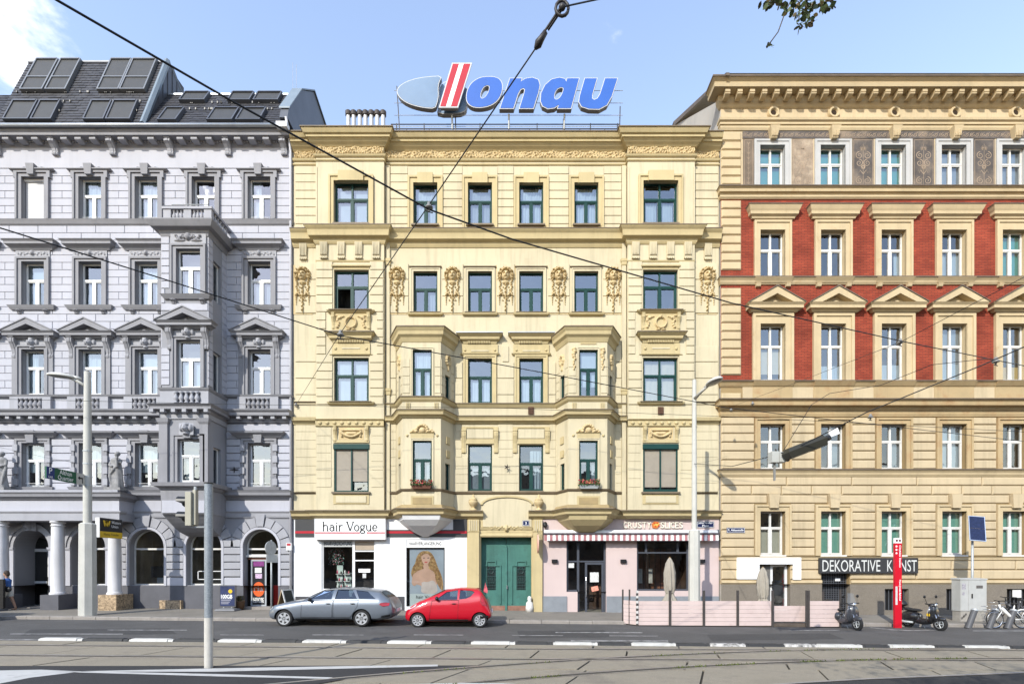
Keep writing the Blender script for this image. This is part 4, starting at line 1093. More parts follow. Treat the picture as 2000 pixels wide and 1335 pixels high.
# main cornice, consoles, gutter
CY = -0.5
q = MB(); q.molding(GX0, GX1, 0, [(Z(290), 0.03), (Z(287), 0.07), (Z(286), 0.1), (21.36, 0.11), (21.37, 0.47), (21.5, 0.48), (21.56, 0.52), (21.64, 0.56)], el=0, er=0); q.build('cornice', G_TRIM, H)
dn4 = MB(); dn4.box(-0.03, 0.03, -0.17, -0.1, 0, 0.16); dn4 = dn4.mesh('dentil', G_TRIM_LT)
rowd = MB(); px = -60
while px < 570:
 rowd.box(X(px)-0.035, X(px)+0.035, -0.17, -0.1, Z(283.5), Z(277)); px += 5.2
stuff(rowd.build('small_dentil_row', G_TRIM_LT, H))
mod = MB(); mod.polyx([(-0.1,0),(-0.36,0),(-0.4,0.03),(-0.4,0.15),(-0.1,0.15)], -0.14, 0.14); mod = mod.mesh('modillion', G_TRIM_LT)
bigc = console_mesh(0.26, 0.6, 0.38, G_TRIM_LT, 'console')
mods = [27, 55, 83, 139, 166, 194, 249, 277, 306, 362, 389, 417, 472, 499, 527, -29, -57]
for px in mods: place('modillion', mod, H, (X(px), 0, 21.225))
for px in (0, 112, 224, 336, 448, 557): place('console', bigc, H, (X(px), 0, 20.77))
q = MB(); q.cs = True
gy = -0.62; q.tube([(GX0, gy, Z(244.5, gy)), (GX1, gy, Z(244.5, gy))], 0.08, 8); q.build('gutter', ZINC, H)
q = MB(); q.box(X(553), GX1+0.02, -0.72, -0.4, Z(247,-0.7), Z(237,-0.7)); q.build('gutter_box', mat('pale_zinc', (0.6, 0.6, 0.62), 0.5, 0.1), H)
q = MB(); q.cs = True; q.tube([(X(569.5), -0.09, -0.1), (X(569.5), -0.09, Z(300)), (X(569.5), -0.35, Z(268)), (X(569.5), -0.58, Z(250))], 0.055, 8); q.build('downpipe', mat('pale_grey_pipe', (0.52, 0.52, 0.56), 0.5, 0.1), H)
# roof
def raypt(px, py, p0, nrm):
 d = Vector(((px-1000)/FPX, 1.0, -(py-HZ)/FPX)); o = Vector((0, -CAM_D, CAM_H)); nrm = Vector(nrm)
 t = (Vector(p0)-o).dot(nrm)/d.dot(nrm)
 return o + d*t
e0 = (0, -0.5, Z(243.5, -0.5))
nr = Vector((0, -4.1, 1.5)).normalized()              # steep raised mansard
nl = Vector((0, -1.8, 1.0)).normalized()              # lower slope on the right
ztop = raypt(200, 122, e0, nr); xl, xr = raypt(0, 225, e0, nr).x, raypt(325, 122, e0, nr).x
def on(pl, x, s):                                       # s metres up the slope
 up = Vector((0, pl.z, -pl.y)); return Vector((x, e0[1], e0[2])) + up*s
lenr = (ztop-Vector((ztop.x, e0[1], e0[2]))).length
lt = raypt(480, 186, e0, nl); lenl = (lt-Vector((lt.x, e0[1], e0[2]))).length
def solid_slope(name, x0, x1, pl, L, back, mt):
 a, b = on(pl, x0, 0), on(pl, x1, 0); c, d = on(pl, x1, L), on(pl, x0, L)
 q = MB(); q.add([a, b, c, d, (x0, back, d.z-0.0), (x1, back, c.z), (x0, back, a.z), (x1, back, b.z)], [(0,1,2,3), (3,2,5,4), (0,3,4,6), (1,7,5,2), (0,6,7,1)])
 return q.build(name, mt, H)
solid_slope('raised_roof', xl, xr, nr, lenr, 2.4, SLATE)
solid_slope('roof', GX0, GX1-0.25, nl, lenl, 6.0, SLATE)
pk = on(nr, xr, lenr)
q = MB(); q.poly([(0,0),(1,0),(1,1)], 0, 1); q = MB()
tri = [(e0[1]+0.02, e0[2]), (pk.y+0.02, pk.z), (pk.y+0.35, pk.z), (3.4, on(nl, 0, lenl).z+0.1), (3.4, e0[2])]
q.polyx(tri, xr+0.02, xr+0.14); q.build('roof_cheek', DARKZINC, H)
for k in range(9):
 q = MB(); yy = e0[1]+0.5+0.33*k; zt_ = min(pk.z + (yy-pk.y)*((tri[3][1]-pk.z)/(3.4-pk.y)) if yy > pk.y else e0[2]+(yy-e0[1])*(pk.z-e0[2])/(pk.y-e0[1]), pk.z)-0.05
 q.box(xr+0.14, xr+0.17, yy, yy+0.03, e0[2], zt_); q.build('standing_seam', DARKZINC, H)
q = MB(); q.tube([on(nr, xr+0.08, 0.0)+Vector((0,-0.03,0)), on(nr, xr+0.08, lenr)+Vector((0,-0.03,0.03))], 0.13, 6); q.build('verge_flashing', BLUESHEET, H)
q = MB(); q.tube([(xr+0.09, pk.y, pk.z+0.03), (xr+0.09, 3.4, tri[3][1]+0.04)], 0.08, 6); q.build('verge_flashing', BLUESHEET, H)
q = MB(); q.box(xl-0.05, xr+0.1, ztop.y-0.05, ztop.y+0.1, ztop.z-0.02, ztop.z+0.05); q.build('ridge_flashing', DARKZINC, H)
q = MB(); q.box(xr+0.2, GX1-0.2, lt.y-0.05, lt.y+0.1, lt.z-0.02, lt.z+0.05); q.build('ridge_flashing', ZINC, H)
def slates(x0, x1, pl, L, cols=0.30, rows=0.19):
 q = MB(); up = Vector((0, pl.z, -pl.y)); nn = Vector(pl); k = 0; s = 0.0
 while s < L-0.05:
  x = x0 - (cols/2 if k % 2 else 0)
  while x < x1:
   a, b = max(x+0.006, x0), min(x+cols-0.006, x1); lift = 0.028+random.uniform(-0.006, 0.008)
   if b-a > 0.03:
    p = on(pl, a, s)+nn*lift; r_ = on(pl, b, s)+nn*(lift+random.uniform(-0.004, 0.004)); t1 = on(pl, b, min(s+rows+0.05, L))+nn*0.006; t0 = on(pl, a, min(s+rows+0.05, L))+nn*0.006
    q.add([p, r_, t1, t0, p-nn*0.02, r_-nn*0.02], [(0,1,2,3), (0,4,5,1)])
   x += cols
  s += rows; k += 1
 return stuff(q.build('slate_courses', SLATE, H))
slates(xl, xr, nr, lenr); slates(xr+0.15, GX1-0.3, nl, lenl)
slates(GX0, xl-0.1, nl, lenl)
SCREEN = mat('dark_sun_screen', (0.045, 0.046, 0.048), 0.6, 0.1, 3.0, 0.3, 120)
def roof_light(pl, pxa, pxb, pyt, pyb, mid=None):
 a = raypt(pxa, pyb, e0, pl); b = raypt(pxb, pyb, e0, pl); t = raypt(pxa, pyt, e0, pl)
 up = Vector((0, pl.z, -pl.y)); L = (Vector((0, t.y, t.z))-Vector((0, a.y, a.z))).length; W = b.x-a.x
 M = Matrix(((1,0,0,a.x),(0,-pl.y*-1,up.y,a.y),(0,-pl.z,up.z,a.z),(0,0,0,1)))
 M = Matrix.Identity(4); M.col[0][:3] = (1,0,0); M.col[1][:3] = tuple(-Vector(pl)); M.col[2][:3] = tuple(up); M.col[3][:3] = tuple(a)
 q = MB(); t_ = 0.06; d = 0.17
 q.box(0, t_, -d, 0.02, 0, L); q.box(W-t_, W, -d, 0.02, 0, L); q.box(t_, W-t_, -d, 0.02, 0, t_); q.box(t_, W-t_, -d-0.02, 0.02, L-t_*1.4, L)
 if mid: q.box(t_, W-t_, -d, 0.02, L*mid-t_/2, L*mid+t_/2)
 q.xf(M); o = q.build('skylight', DARKZINC if not mid else mat('skylight_frame_metal', (0.22, 0.225, 0.23), 0.4, 0.1, metal=0.5), H)
 q = MB(); q.box(t_, W-t_, -d+0.04, -d+0.05, t_, L-t_); q.xf(M); q.build('sun_screen', SCREEN, o)
for a, b in ((43, 88), (92, 133), (193, 236), (237, 286)): roof_light(nr, a, b, 122, 182, 0.40)
for a, b in ((10, 60), (64, 105), (166, 207), (210, 258)): roof_light(nr, a, b, 203, 240)
for a, b in ((310, 347), (406, 456), (462, 510)): roof_light(nl, a, b, 218, 241.5)
for a, b in ((352, 402), (446, 490), (496, 545)): roof_light(nl, a, b, 187, 203)
q = MB()
for k in range(70):
 pl = nr if k < 40 else nl
 s = random.choice([0.9, 1.6, 2.3]) if k < 40 else random.choice([1.5, 2.2]); x = random.uniform(xl+0.2, xr-0.2) if k < 40 else random.uniform(xr+0.5, GX1-0.8)
 p = on(pl, x, s)+Vector(pl)*0.05; q.cbox(p, (0.05, 0.05, 0.09))
stuff(q.build('snow_hooks', BLACK, H))
q = MB()
for k in range(150):
 x = GX0+4.0 + (GX1-GX0-4.4)*k/149; q.box(x-0.01, x+0.01, -0.6, -0.58, Z(246,-0.6), Z(239.5,-0.6))
stuff(q.build('snow_fence', BLACK, H))
q = MB(); x0, x1 = GX1-0.38, GX1-0.02
prof = [(-0.55, Z(250)), (-0.4, 22.6), (0.95, 24.7), (2.5, 26.1), (4.6, 25.6), (4.6, Z(250))]
q.polyx(prof, x0, x1); q.build('fire_wall', DARKZINC, H)
q = MB(); q.sweep([(0,0),(1,0)], [(0,0)]) if False else None
for (a, b) in zip(prof[1:4], prof[2:5]):
 q = MB(); q.loft([[(x0-0.06, a[0]-0.05, a[1]), (x1+0.06, a[0]-0.05, a[1]), (x1+0.06, a[0]-0.05, a[1]+0.07), (x0-0.06, a[0]-0.05, a[1]+0.07)], [(x0-0.06, b[0]-0.05, b[1]), (x1+0.06, b[0]-0.05, b[1]), (x1+0.06, b[0]-0.05, b[1]+0.07), (x0-0.06, b[0]-0.05, b[1]+0.07)]]); q.build('coping_sheet', BLUESHEET, H)
q = MB(); q.tube([(X(572, 3), 3.0, 25.0), (X(572, 3), 3.0, Z(122, 3))], 0.012, 5); q.build('lightning_rod', STEEL, H)
q = MB(); q.tube([(X(577, 3), 3.1, 25.0), (X(577, 3), 3.1, Z(122, 3))], 0.012, 5); q.build('lightning_rod', STEEL, H)
# the yellow house in the middle
H = empty('yellow_house', (0, 0, 0))
tag(H, 'cream yellow town house with two bay windows, green window frames and carved masks', 'house')
YX0, YX1 = X(573.5), X(1404)
YTOP = 21.48
yp = -0.25
ZB = -1.2
c_ax = [831, 937.5, 1037.5, 1145]; chw = 23.5
PAV = [(617, 750, 686.3), (1226, 1357, 1290)]
phw = 34
rows = {4: (358, 440), 3: (530, 611), 2: (700, 787), 1: (868, 958)}
prow = {4: (354, 437), 3: (527, 607), 2: (698, 785), 1: (868, 960)}
cops = []
for f, (t, b) in rows.items():
 for a in c_ax:
  if f in (2, 1) and a in (831, 1145): continue
  cops.append((f, a, (X(a-chw), X(a+chw), Z(b), Z(t))))
pops = []
for f, (t, b) in prow.items():
 for p0, p1, a in PAV: pops.append((f, a, (X(a-phw, yp), X(a+phw, yp), Z(b, yp), Z(t, yp))))
SHOPO = [(X(628), X(733), Z(1152), Z(1053)), (X(791), X(871), Z(1186), Z(1050)), (X(939), X(1038), ZB, Z(1048)), (X(1106.5), X(1128), Z(1155), Z(1054)), (X(1128), X(1184), ZB, Z(1054)), (X(1244), X(1346), Z(1153), Z(1054))]
m = MB()
wall_grid(m, YX0, YX1, Z(1010), YTOP, [o for _, _, o in cops] + [(o[0]-0.02, o[1]+0.02, o[2]-0.02, o[3]+0.02) for _, _, o in pops], 0.0, 0.26)
m.build('wall', Y_WALL, H)
m = MB(); wall_grid(m, YX0, X(912), ZB, Z(1010), SHOPO[:2], 0.0, 0.3); m.build('shop_wall', WHITE_PAINT, H)
m = MB(); wall_grid(m, X(912), X(1060), ZB, Z(1010), [(SHOPO[2][0], SHOPO[2][1], SHOPO[2][2], SHOPO[2][3], 'r', 0.55)], 0.0, 0.5); m.build('portal_wall', Y_TRIM, H)
m = MB(); wall_grid(m, X(1060), YX1, ZB, Z(1010), [(SHOPO[3][0], SHOPO[4][1], Z(1155), Z(1054)), (SHOPO[4][0], SHOPO[4][1], ZB, Z(1155)), SHOPO[5]], 0.0, 0.3); m.build('shop_wall', PINK, H)
m = MB(); m.box(YX0+0.01, YX1-0.01, 2.6, 12, ZB, YTOP); m.build('house_core', Y_TRIM, H)
m = MB(); m.quad((YX0+0.004,0,YTOP),(YX1-0.004,0,YTOP),(YX1-0.004,12,YTOP+0.6),(YX0+0.004,12,YTOP+0.6)); m.build('roof', Y_CAP, H)
for p0, p1, a in PAV:
 m = MB(); x0, x1 = X(p0, yp), X(p1, yp)
 wall_grid(m, x0, x1, Z(1000), YTOP, [o for _, aa, o in pops if aa == a], yp, 0.27)
 m.quad((x0,yp,Z(1000)),(x0,yp,YTOP),(x0,0,YTOP),(x0,0,Z(1000))); m.quad((x1,yp,Z(1000)),(x1,0,Z(1000)),(x1,0,YTOP),(x1,yp,YTOP)); m.quad((x0,yp,Z(1000)),(x0,0,Z(1000)),(x1,0,Z(1000)),(x1,yp,Z(1000)))
 m.build('pavilion_wall', Y_WALL, H)
cb = {(4,831):[(CURTAIN,0,1,0,1,0.02)], (4,937.5):[(CURTAIN_GY,0,1,0.0,1,0.02)], (4,1037.5):[(CURTAIN,0,1,0,1,0.03)], (4,1145):[(CURTAIN,0,1,0.0,1,0.03)],
      (3,831):[(CURTAIN_GY,0.5,1,0,0.6,0.03)], (3,937.5):[], (3,1037.5):[], (3,1145):[], (2,937.5):[(CURTAIN,0,1,0,0.62,0.02)], (2,1037.5):[(CURTAIN,0,1,0,0.62,0.02)],
      (1,937.5):[(CURTAIN_GY,0,1,0,0.6,0.0)], (1,1037.5):[(CURTAIN,0.45,1,0,0.9,0.05)]}
for f, a, o in cops:
 window(H, (o[0]+o[1])/2, o[2], o[1]-o[0]-0.02, o[3]-o[2], 0.13, 'green_T', W_GREEN, GLASS_SHINY if (f, a) != (1, 1037.5) else GLASS, cb[(f, a)])
BLIND_H = MB()
for f, a, o in pops:
 w, h = o[1]-o[0]-0.02, o[3]-o[2]; c = (o[0]+o[1])/2
 bh = {(4,686.3):[(CURTAIN,0,1,0,1,0.0)], (4,1290):[(CURTAIN,0.1,0.42,0,0.6,0.04),(CURTAIN,0.6,0.9,0,0.6,0.04)], (3,686.3):[], (3,1290):[], (2,686.3):[(CURTAIN,0,1,0,1,0.01)], (2,1290):[(CURTAIN_CR,0,1,0,1,0.01)], (1,686.3):[], (1,1290):[]}[(f, a)]
 wo = window(H, c, o[2], w, h, yp+0.15, 'green_cross' if f != 1 else 'two', W_GREEN, GLASS_SHINY, bh)
 if (f, a) == (3, 686.3):
  pn = wo.children[0]; pn.location = (-w/2+0.1, 0.3, pn.location.z); pn.rotation_euler = (0, 0, R(82))
 if f == 1:                                           # outside roller blinds under a green box
  q = MB(); q.box(c-w/2-0.03, c+w/2+0.03, yp-0.05, yp+0.14, o[3]-0.2, o[3]+0.03); q.build('blind_box', W_GREEN, H)
  q = MB(); q.box(c-0.03, c+0.03, yp+0.02, yp+0.14, o[2]+0.02, o[3]-0.2); q.box(c-w/2, c-w/2+0.06, yp+0.02, yp+0.14, o[2], o[3]-0.2); q.box(c+w/2-0.06, c+w/2, yp+0.02, yp+0.14, o[2], o[3]-0.2); q.build('blind_guide', W_GREEN, H)
  for s_ in (-1, 1):
   z0 = o[2] + (0.02 if s_ < 0 and a < 1000 else (0.48 if a < 1000 else 0.22)); z1 = o[3]-0.2; n = int((z1-z0)/0.045)
   q = MB(); x0, x1 = (c-w/2+0.06, c-0.03) if s_ < 0 else (c+0.03, c+w/2-0.06)
   prof = []
   for k in range(n+1):
    z = z0+(z1-z0)*k/n; prof += [(yp+0.085, z), (yp+0.068, z+0.012)]
   q.polyx(prof + [(yp+0.1, z1), (yp+0.1, z0)], x0, x1); q.build('roller_blind', BLIND, H)
  q = MB(); q.box(c-w/2, c+w/2, yp+0.04, yp+0.13, o[2], o[2]+0.12 if a > 1000 else o[2]+0.07); q.build('bottom_rail', W_GREEN, H)
B = Blocks(H, 'plaster_block')
gp = 0.03
def pavs(): return [(X(617, yp)-0.08, X(750, yp)+0.24, 0, 30), (X(1226, yp)-0.24, X(1357, yp)+0.08, 0, 30)]
sv = lambda a, t, b, w: (X(a-w), X(a+w), Z(b), Z(t))
v4 = [sv(a, 326, 455, 34.5) for a in c_ax]
B.courses(YX0+0.1, YX1-0.05, [Z(p) for p in (325, 341, 357, 373, 389.3, 405.6, 422, 438.3, 454)], v4 + pavs(), 0, 0.045, 0.008, Y_WALL, gap=gp)
v3 = [sv(a, 520, 618, 33) for a in c_ax]
B.courses(YX0+0.1, YX1-0.05, [Z(p) for p in (515, 546.5, 579, 612)], v3 + pavs(), 0, 0.045, 0.008, Y_WALL, gap=gp, split=3.0)
bayv = [(-5.32, -2.6, 4, Z(625)), (2.0, 4.76, 4, Z(625))]
v2 = [sv(a, 654, 790, 34) for a in c_ax[1:3]] + [sv(a, 652, 678, 44) for a in c_ax[1:3]]
B.courses(YX0+0.1, YX1-0.05, [Z(p) for p in (675.5, 707, 739, 771, 790)], v2 + pavs() + bayv, 0, 0.045, 0.008, Y_WALL, gap=gp)
v1 = [sv(a, 834, 958, 24) for a in c_ax[1:3]] + [sv(a, 834, 886, 36) for a in c_ax[1:3]]
B.courses(YX0+0.1, YX1-0.05, [Z(826 + 16.7*k) for k in range(9)], v1 + pavs() + bayv, 0, 0.02, 0.005, Y_WALL, gap=0.014, split=2.2)
for p0, p1, a in PAV:
 x0, x1 = X(p0, yp)+0.03, X(p1, yp)-0.03
 pv = [(X(a-phw, yp)-0.06, X(a+phw, yp)+0.06, Z(b, yp)-0.1, Z(t, yp)+0.1) for t, b in prow.values()] + [(X(a-50, yp), X(a+50, yp), Z(692, yp), Z(608, yp))]
 B.courses(x0, x1, [Z(p, yp) for p in (511, 527.5, 544, 560, 576.5, 593, 609.5, 626, 642.5, 659, 675.5, 692, 708.5, 725, 741.5, 758, 774.5, 790)], pv, yp, 0.045, 0.008, Y_WALL, gap=gp)
 pv1 = [(X(a-phw-5, yp), X(a+phw+5, yp), Z(962, yp), Z(836, yp))]
 B.courses(x0, x1, [Z(834 + 16.7*k, yp) for k in range(8)], pv1, yp, 0.02, 0.005, Y_WALL, gap=0.014)
B.finish()
def ypath(o=0.0, full=True):
 pts = [(YX0-0.02, 0.0)]
 for p0, p1, a in PAV: pts += [(X(p0, yp), 0.0), (X(p0, yp), yp), (X(p1, yp), yp), (X(p1, yp), 0.0)]
 return pts + [(YX1+0.02, 0.0)]
def yring(name, levels, mt, path=None, back=-0.06):
 q = MB(); q.sweep(path or ypath(), [(back, levels[0][0])] + [(o, z) for z, o in levels] + [(back, levels[-1][0])]); return q.build(name, mt, H)
yring('cornice', [(20.98, 0.05), (21.03, 0.1), (21.1, 0.19), (21.2, 0.28), (21.21, 0.33), (21.3, 0.34), (21.33, 0.41), (21.44, 0.47), (21.5, 0.49)], Y_TRIM)
yring('cornice_cover', [(21.501, 0.53), (21.535, 0.53)], Y_CAP, back=-0.3)
yring('frieze_mould', [(Z(324), 0.03), (Z(322.5), 0.06), (Z(321), 0.06)], Y_TRIM)
yring('frieze_mould', [(Z(316.5), 0.03), (Z(315), 0.07), (Z(312), 0.1)], Y_TRIM)
rnd = random.Random(3)
fb = []
for k in range(64):
 x = -1.0 + 2.0*k/63
 fb.append((x, 0.10*math.sin(k*1.3)+rnd.uniform(-0.04, 0.04), 0.06, 0.045, rnd.uniform(0.05, 0.1), rnd.uniform(-1, 1)))
 fb.append((x+0.01, -0.10*math.sin(k*1.3)+rnd.uniform(-0.04, 0.04), 0.035, 0.05, rnd.uniform(0.03, 0.08), rnd.uniform(-1, 1)))
frz = relief_mesh('acanthus_frieze', 2.0, 0.37, fb, Y_ORN, 100, 18, base=0.002)
def frieze_run(x0, x1, y):
 n = max(1, round((x1-x0)/2.0)); L = (x1-x0)/n
 for k in range(n): place('acanthus_frieze', frz, H, (x0+L*(k+0.5), y-0.02, Z(304)), scale=(L/2.0, 1, 1))
frieze_run(YX0+0.05, X(617, yp), 0); frieze_run(X(750, yp), X(1226, yp), 0); frieze_run(X(1357, yp), YX1, 0)
for p0, p1, a in PAV: frieze_run(X(p0, yp), X(p1, yp), yp)
for a in c_ax:
 x0, x1, z0, z1 = X(a-chw), X(a+chw), Z(440), Z(358)
 surround(H, x0, x1, Z(454), z1, 0.25, 0.11, 0, Y_TRIM, th=0.3)
 q = MB(); q.box(x0+0.2, x1-0.2, -0.15, 0, z1-0.07, z1+0.4); q.build('head_block', Y_TRIM, H)
 q = MB(); q.box(X(a-34), X(a+34), -0.035, 0, Z(343), Z(327)); q.build('head_panel', Y_WALL, H)
 q = MB(); q.box(x0-0.0, x1+0.0, -0.02, 0.14, Z(453), z0-0.08); q.build('apron', Y_TRIM, H)
 q = MB(); q.box(x0-0.08, x1+0.08, -0.16, 0.14, z0-0.075, z0-0.005); q.build('window_sill', Y_CAP, H)
for p0, p1, a in PAV:
 x0, x1, z0, z1 = X(a-phw, yp), X(a+phw, yp), Z(437, yp), Z(354, yp)
 surround(H, x0, x1, Z(450, yp), z1, 0.22, 0.11, yp, Y_TRIM, th=0.25)
 q = MB(); q.box(x0+0.22, x1-0.22, yp-0.15, yp, z1-0.05, z1+0.4); q.build('head_block', Y_TRIM, H)
 q = MB(); q.box(x0-0.04, x1+0.04, yp-0.12, yp+0.16, z0-0.06, z0-0.005); q.build('window_sill', Y_CAP, H)
 q = MB(); q.box(X(p0, yp), X(p0, yp)+0.06, yp-0.03, yp, Z(452, yp), Z(326, yp)); q.box(X(p1, yp)-0.06, X(p1, yp), yp-0.03, yp, Z(452, yp), Z(326, yp)); q.build('edge_strip', Y_WALL, H)
 for xx, s_ in ((X(p0, yp), -1), (X(p1, yp), 1)):
  if (s_ < 0) == (a < 1000): continue
  q = MB(); xa, xb = sorted((xx+s_*0.04, xx+s_*0.22)); q.box(xa, xb, -0.1, 0, Z(1000), Z(473)); q.build('corner_pilaster', Y_WALL, H)
  for py in (508, 760):
   q = MB(); q.molding(xa, xb, -0.1, [(Z(py+13), 0), (Z(py+11), 0.03), (Z(py+6), 0.03), (Z(py+5), 0.05), (Z(py), 0.06)]); q.build('capital', Y_TRIM, H)
  q = MB(); q.box(xa, xb, -0.09, 0, Z(452), Z(326)); q.build('corner_pilaster', Y_WALL, H)
yring('string_cornice', [(Z(484), 0.03), (Z(480), 0.08), (Z(476), 0.1), (Z(473), 0.26), (Z(467), 0.28), (Z(463), 0.3), (Z(459), 0.38), (Z(457), 0.4)], Y_TRIM)
yring('string_cover', [(Z(457)+0.001, 0.42), (Z(456)+0.01, 0.42)], Y_CAP)
fl = MB()
fl.polyx([(0,0),(-0.05,0),(-0.07,0.2),(-0.1,0.62),(0,0.62)], -0.17, 0.17)
for k in range(5): fl.box(-0.15+0.065*k, -0.115+0.065*k, -0.11, -0.02, 0.05, 0.6)
fl.polyx([(0,-0.1),(-0.09,-0.09),(-0.09,-0.03),(0,-0.03)], -0.17, 0.17)
for k in range(4): fl.lathe([(0.03,0),(0.02,0.08)], (-0.12+0.08*k, -0.09, -0.14), 6)
fl = fl.mesh('fluted_bracket', Y_WALL)
for px in (633, 667, 701, 735, 1241, 1275, 1309, 1343): place('fluted_bracket', fl, H, (X(px, yp), yp, Z(501, yp)))
for px in (593, 1382): place('fluted_bracket', fl, H, (X(px), 0, Z(503)))
for p0, p1, a in PAV:
 q = MB(); q.molding(X(p0, yp), X(p1, yp), yp, [(Z(512, yp), 0.02), (Z(509, yp), 0.05)], el=0, er=0); q.build('band', Y_TRIM, H)
mb = [(0,0.61,0.19,0.23,0.25),(0,0.60,0.035,0.085,0.32),(0,0.44,0.09,0.07,0.22),(-0.075,0.69,0.07,0.02,0.27),(0.075,0.69,0.07,0.02,0.27),(-0.075,0.645,0.048,0.03,-0.13),(0.075,0.645,0.048,0.03,-0.13),(0,0.5,0.065,0.022,-0.1),(0,0.3,0.16,0.1,0.15)]
for rr, n_, sz in ((0.26, 13, 0.058), (0.34, 15, 0.045)):
 for k in range(n_):
  t = -0.35+(math.pi+0.7)*k/(n_-1); mb.append((rr*math.cos(t), 0.64+rr*1.02*math.sin(t), sz, sz*0.9, 0.15+0.05*math.sin(k*2.7), k))
mb += [(0, 0.9, 0.13, 0.06, 0.24), (-0.1, 0.86, 0.08, 0.04, 0.22, 0.6), (0.1, 0.86, 0.08, 0.04, 0.22, -0.6)]
for s_ in (-1, 1):
 for k in range(8): mb.append((s_*(0.26+0.025*math.sin(k*1.9)), 0.5-0.095*k, 0.05, 0.042, 0.15-0.01*k, 0.5*s_))
 for k in range(6): mb.append((s_*(0.13+0.05*math.sin(k*1.3)), 0.1-0.12*k, 0.04, 0.032, 0.09, 0.7*s_))
 for k in range(7): mb.append((s_*(0.3-0.03*k), -0.18-0.035*abs(k-3), 0.045, 0.04, 0.13, 0.3*k))
 mb += [(s_*0.29, -0.38-0.1*k, 0.04-0.006*k, 0.045, 0.1-0.01*k) for k in range(4)]
for k in range(22): mb.append((0.02*math.sin(k*1.7), 0.2-0.055*k, 0.03 if k % 3 else 0.055, 0.032, 0.11 if k % 3 else 0.15))
mb += [(0, -1.02, 0.015, 0.08, 0.07)]
mask = relief_mesh('carved_mask', 0.9, 2.25, mb, Y_ORN, 64, 150)
for px in (592, 776, 884, 988, 1091, 1197.5, 1381): place('carved_mask', mask, H, (X(px), -0.03, Z(566)))
for a in c_ax:
 x0, x1, z0, z1 = X(a-chw), X(a+chw), Z(611), Z(530)
 surround(H, x0, x1, z0, z1, 0.13, 0.06, 0, Y_WALL, th=0.14)
 q = MB(); q.molding(x0-0.1, x1+0.1, 0, [(z1+0.15, 0.05), (z1+0.2, 0.1)]); q.build('hood_mould', Y_CAP, H)
 q = MB(); q.molding(x0-0.12, x1+0.12, 0, [(z0-0.15, 0.05), (z0-0.11, 0.12), (z0-0.03, 0.15)], back=0.12); q.build('window_sill', Y_TRIM, H)
 q = MB(); q.box(x0-0.14, x1+0.14, -0.17, 0.13, z0-0.03, z0-0.008); q.build('sill_cover', Y_CAP, H)
wr = []
for k in range(22):
 t = 2*math.pi*k/22; wr.append((0.24*math.cos(t), 0.24*math.sin(t), 0.05, 0.05, 0.11))
for s_ in (-1, 1):
 for k in range(6): wr.append((s_*(0.34+0.07*k), 0.28-0.03*math.sin(k), 0.05, 0.04, 0.07))
 for k in range(5): wr.append((s_*(0.58+0.04*math.sin(k*2)), 0.2-0.1*k, 0.07, 0.06, 0.08))
 wr += [(s_*0.12, -0.3, 0.12, 0.03, 0.07), (s_*0.5, 0.22, 0.07, 0.07, 0.09)]
wr += [(0, 0.29, 0.09, 0.06, 0.13)]
wreath = relief_mesh('wreath_relief', 1.5, 0.78, wr, Y_ORN, 66, 36)
cons = console_mesh(0.14, 0.7, 0.16, Y_TRIM)
dent_m = MB(); dent_m.box(-0.02, 0.02, -0.06, 0, 0, 0.11); dent_m = dent_m.mesh('dentil', Y_TRIM)
def hood(c, y, w, zt, label=True):
 q = MB(); q.molding(c-w/2, c+w/2, y, [(zt-0.38, 0.06), (zt-0.28, 0.1), (zt-0.22, 0.2), (zt-0.12, 0.22), (zt-0.03, 0.33), (zt, 0.34)]); q.build('window_hood', Y_TRIM, H)
 q = MB(); q.box(c-w/2-0.37, c+w/2+0.37, y-0.37, y, zt+0.001, zt+0.035); q.build('hood_cover', ZINC if y == 0 else Y_CAP, H)
 n = int(w*0.8/0.075); q = MB()
 for k in range(n): q.box(c-w*0.4+0.075*k, c-w*0.4+0.075*k+0.04, y-0.13, y-0.04, zt-0.38, zt-0.27)
 stuff(q.build('small_dentil_row', Y_TRIM, H))
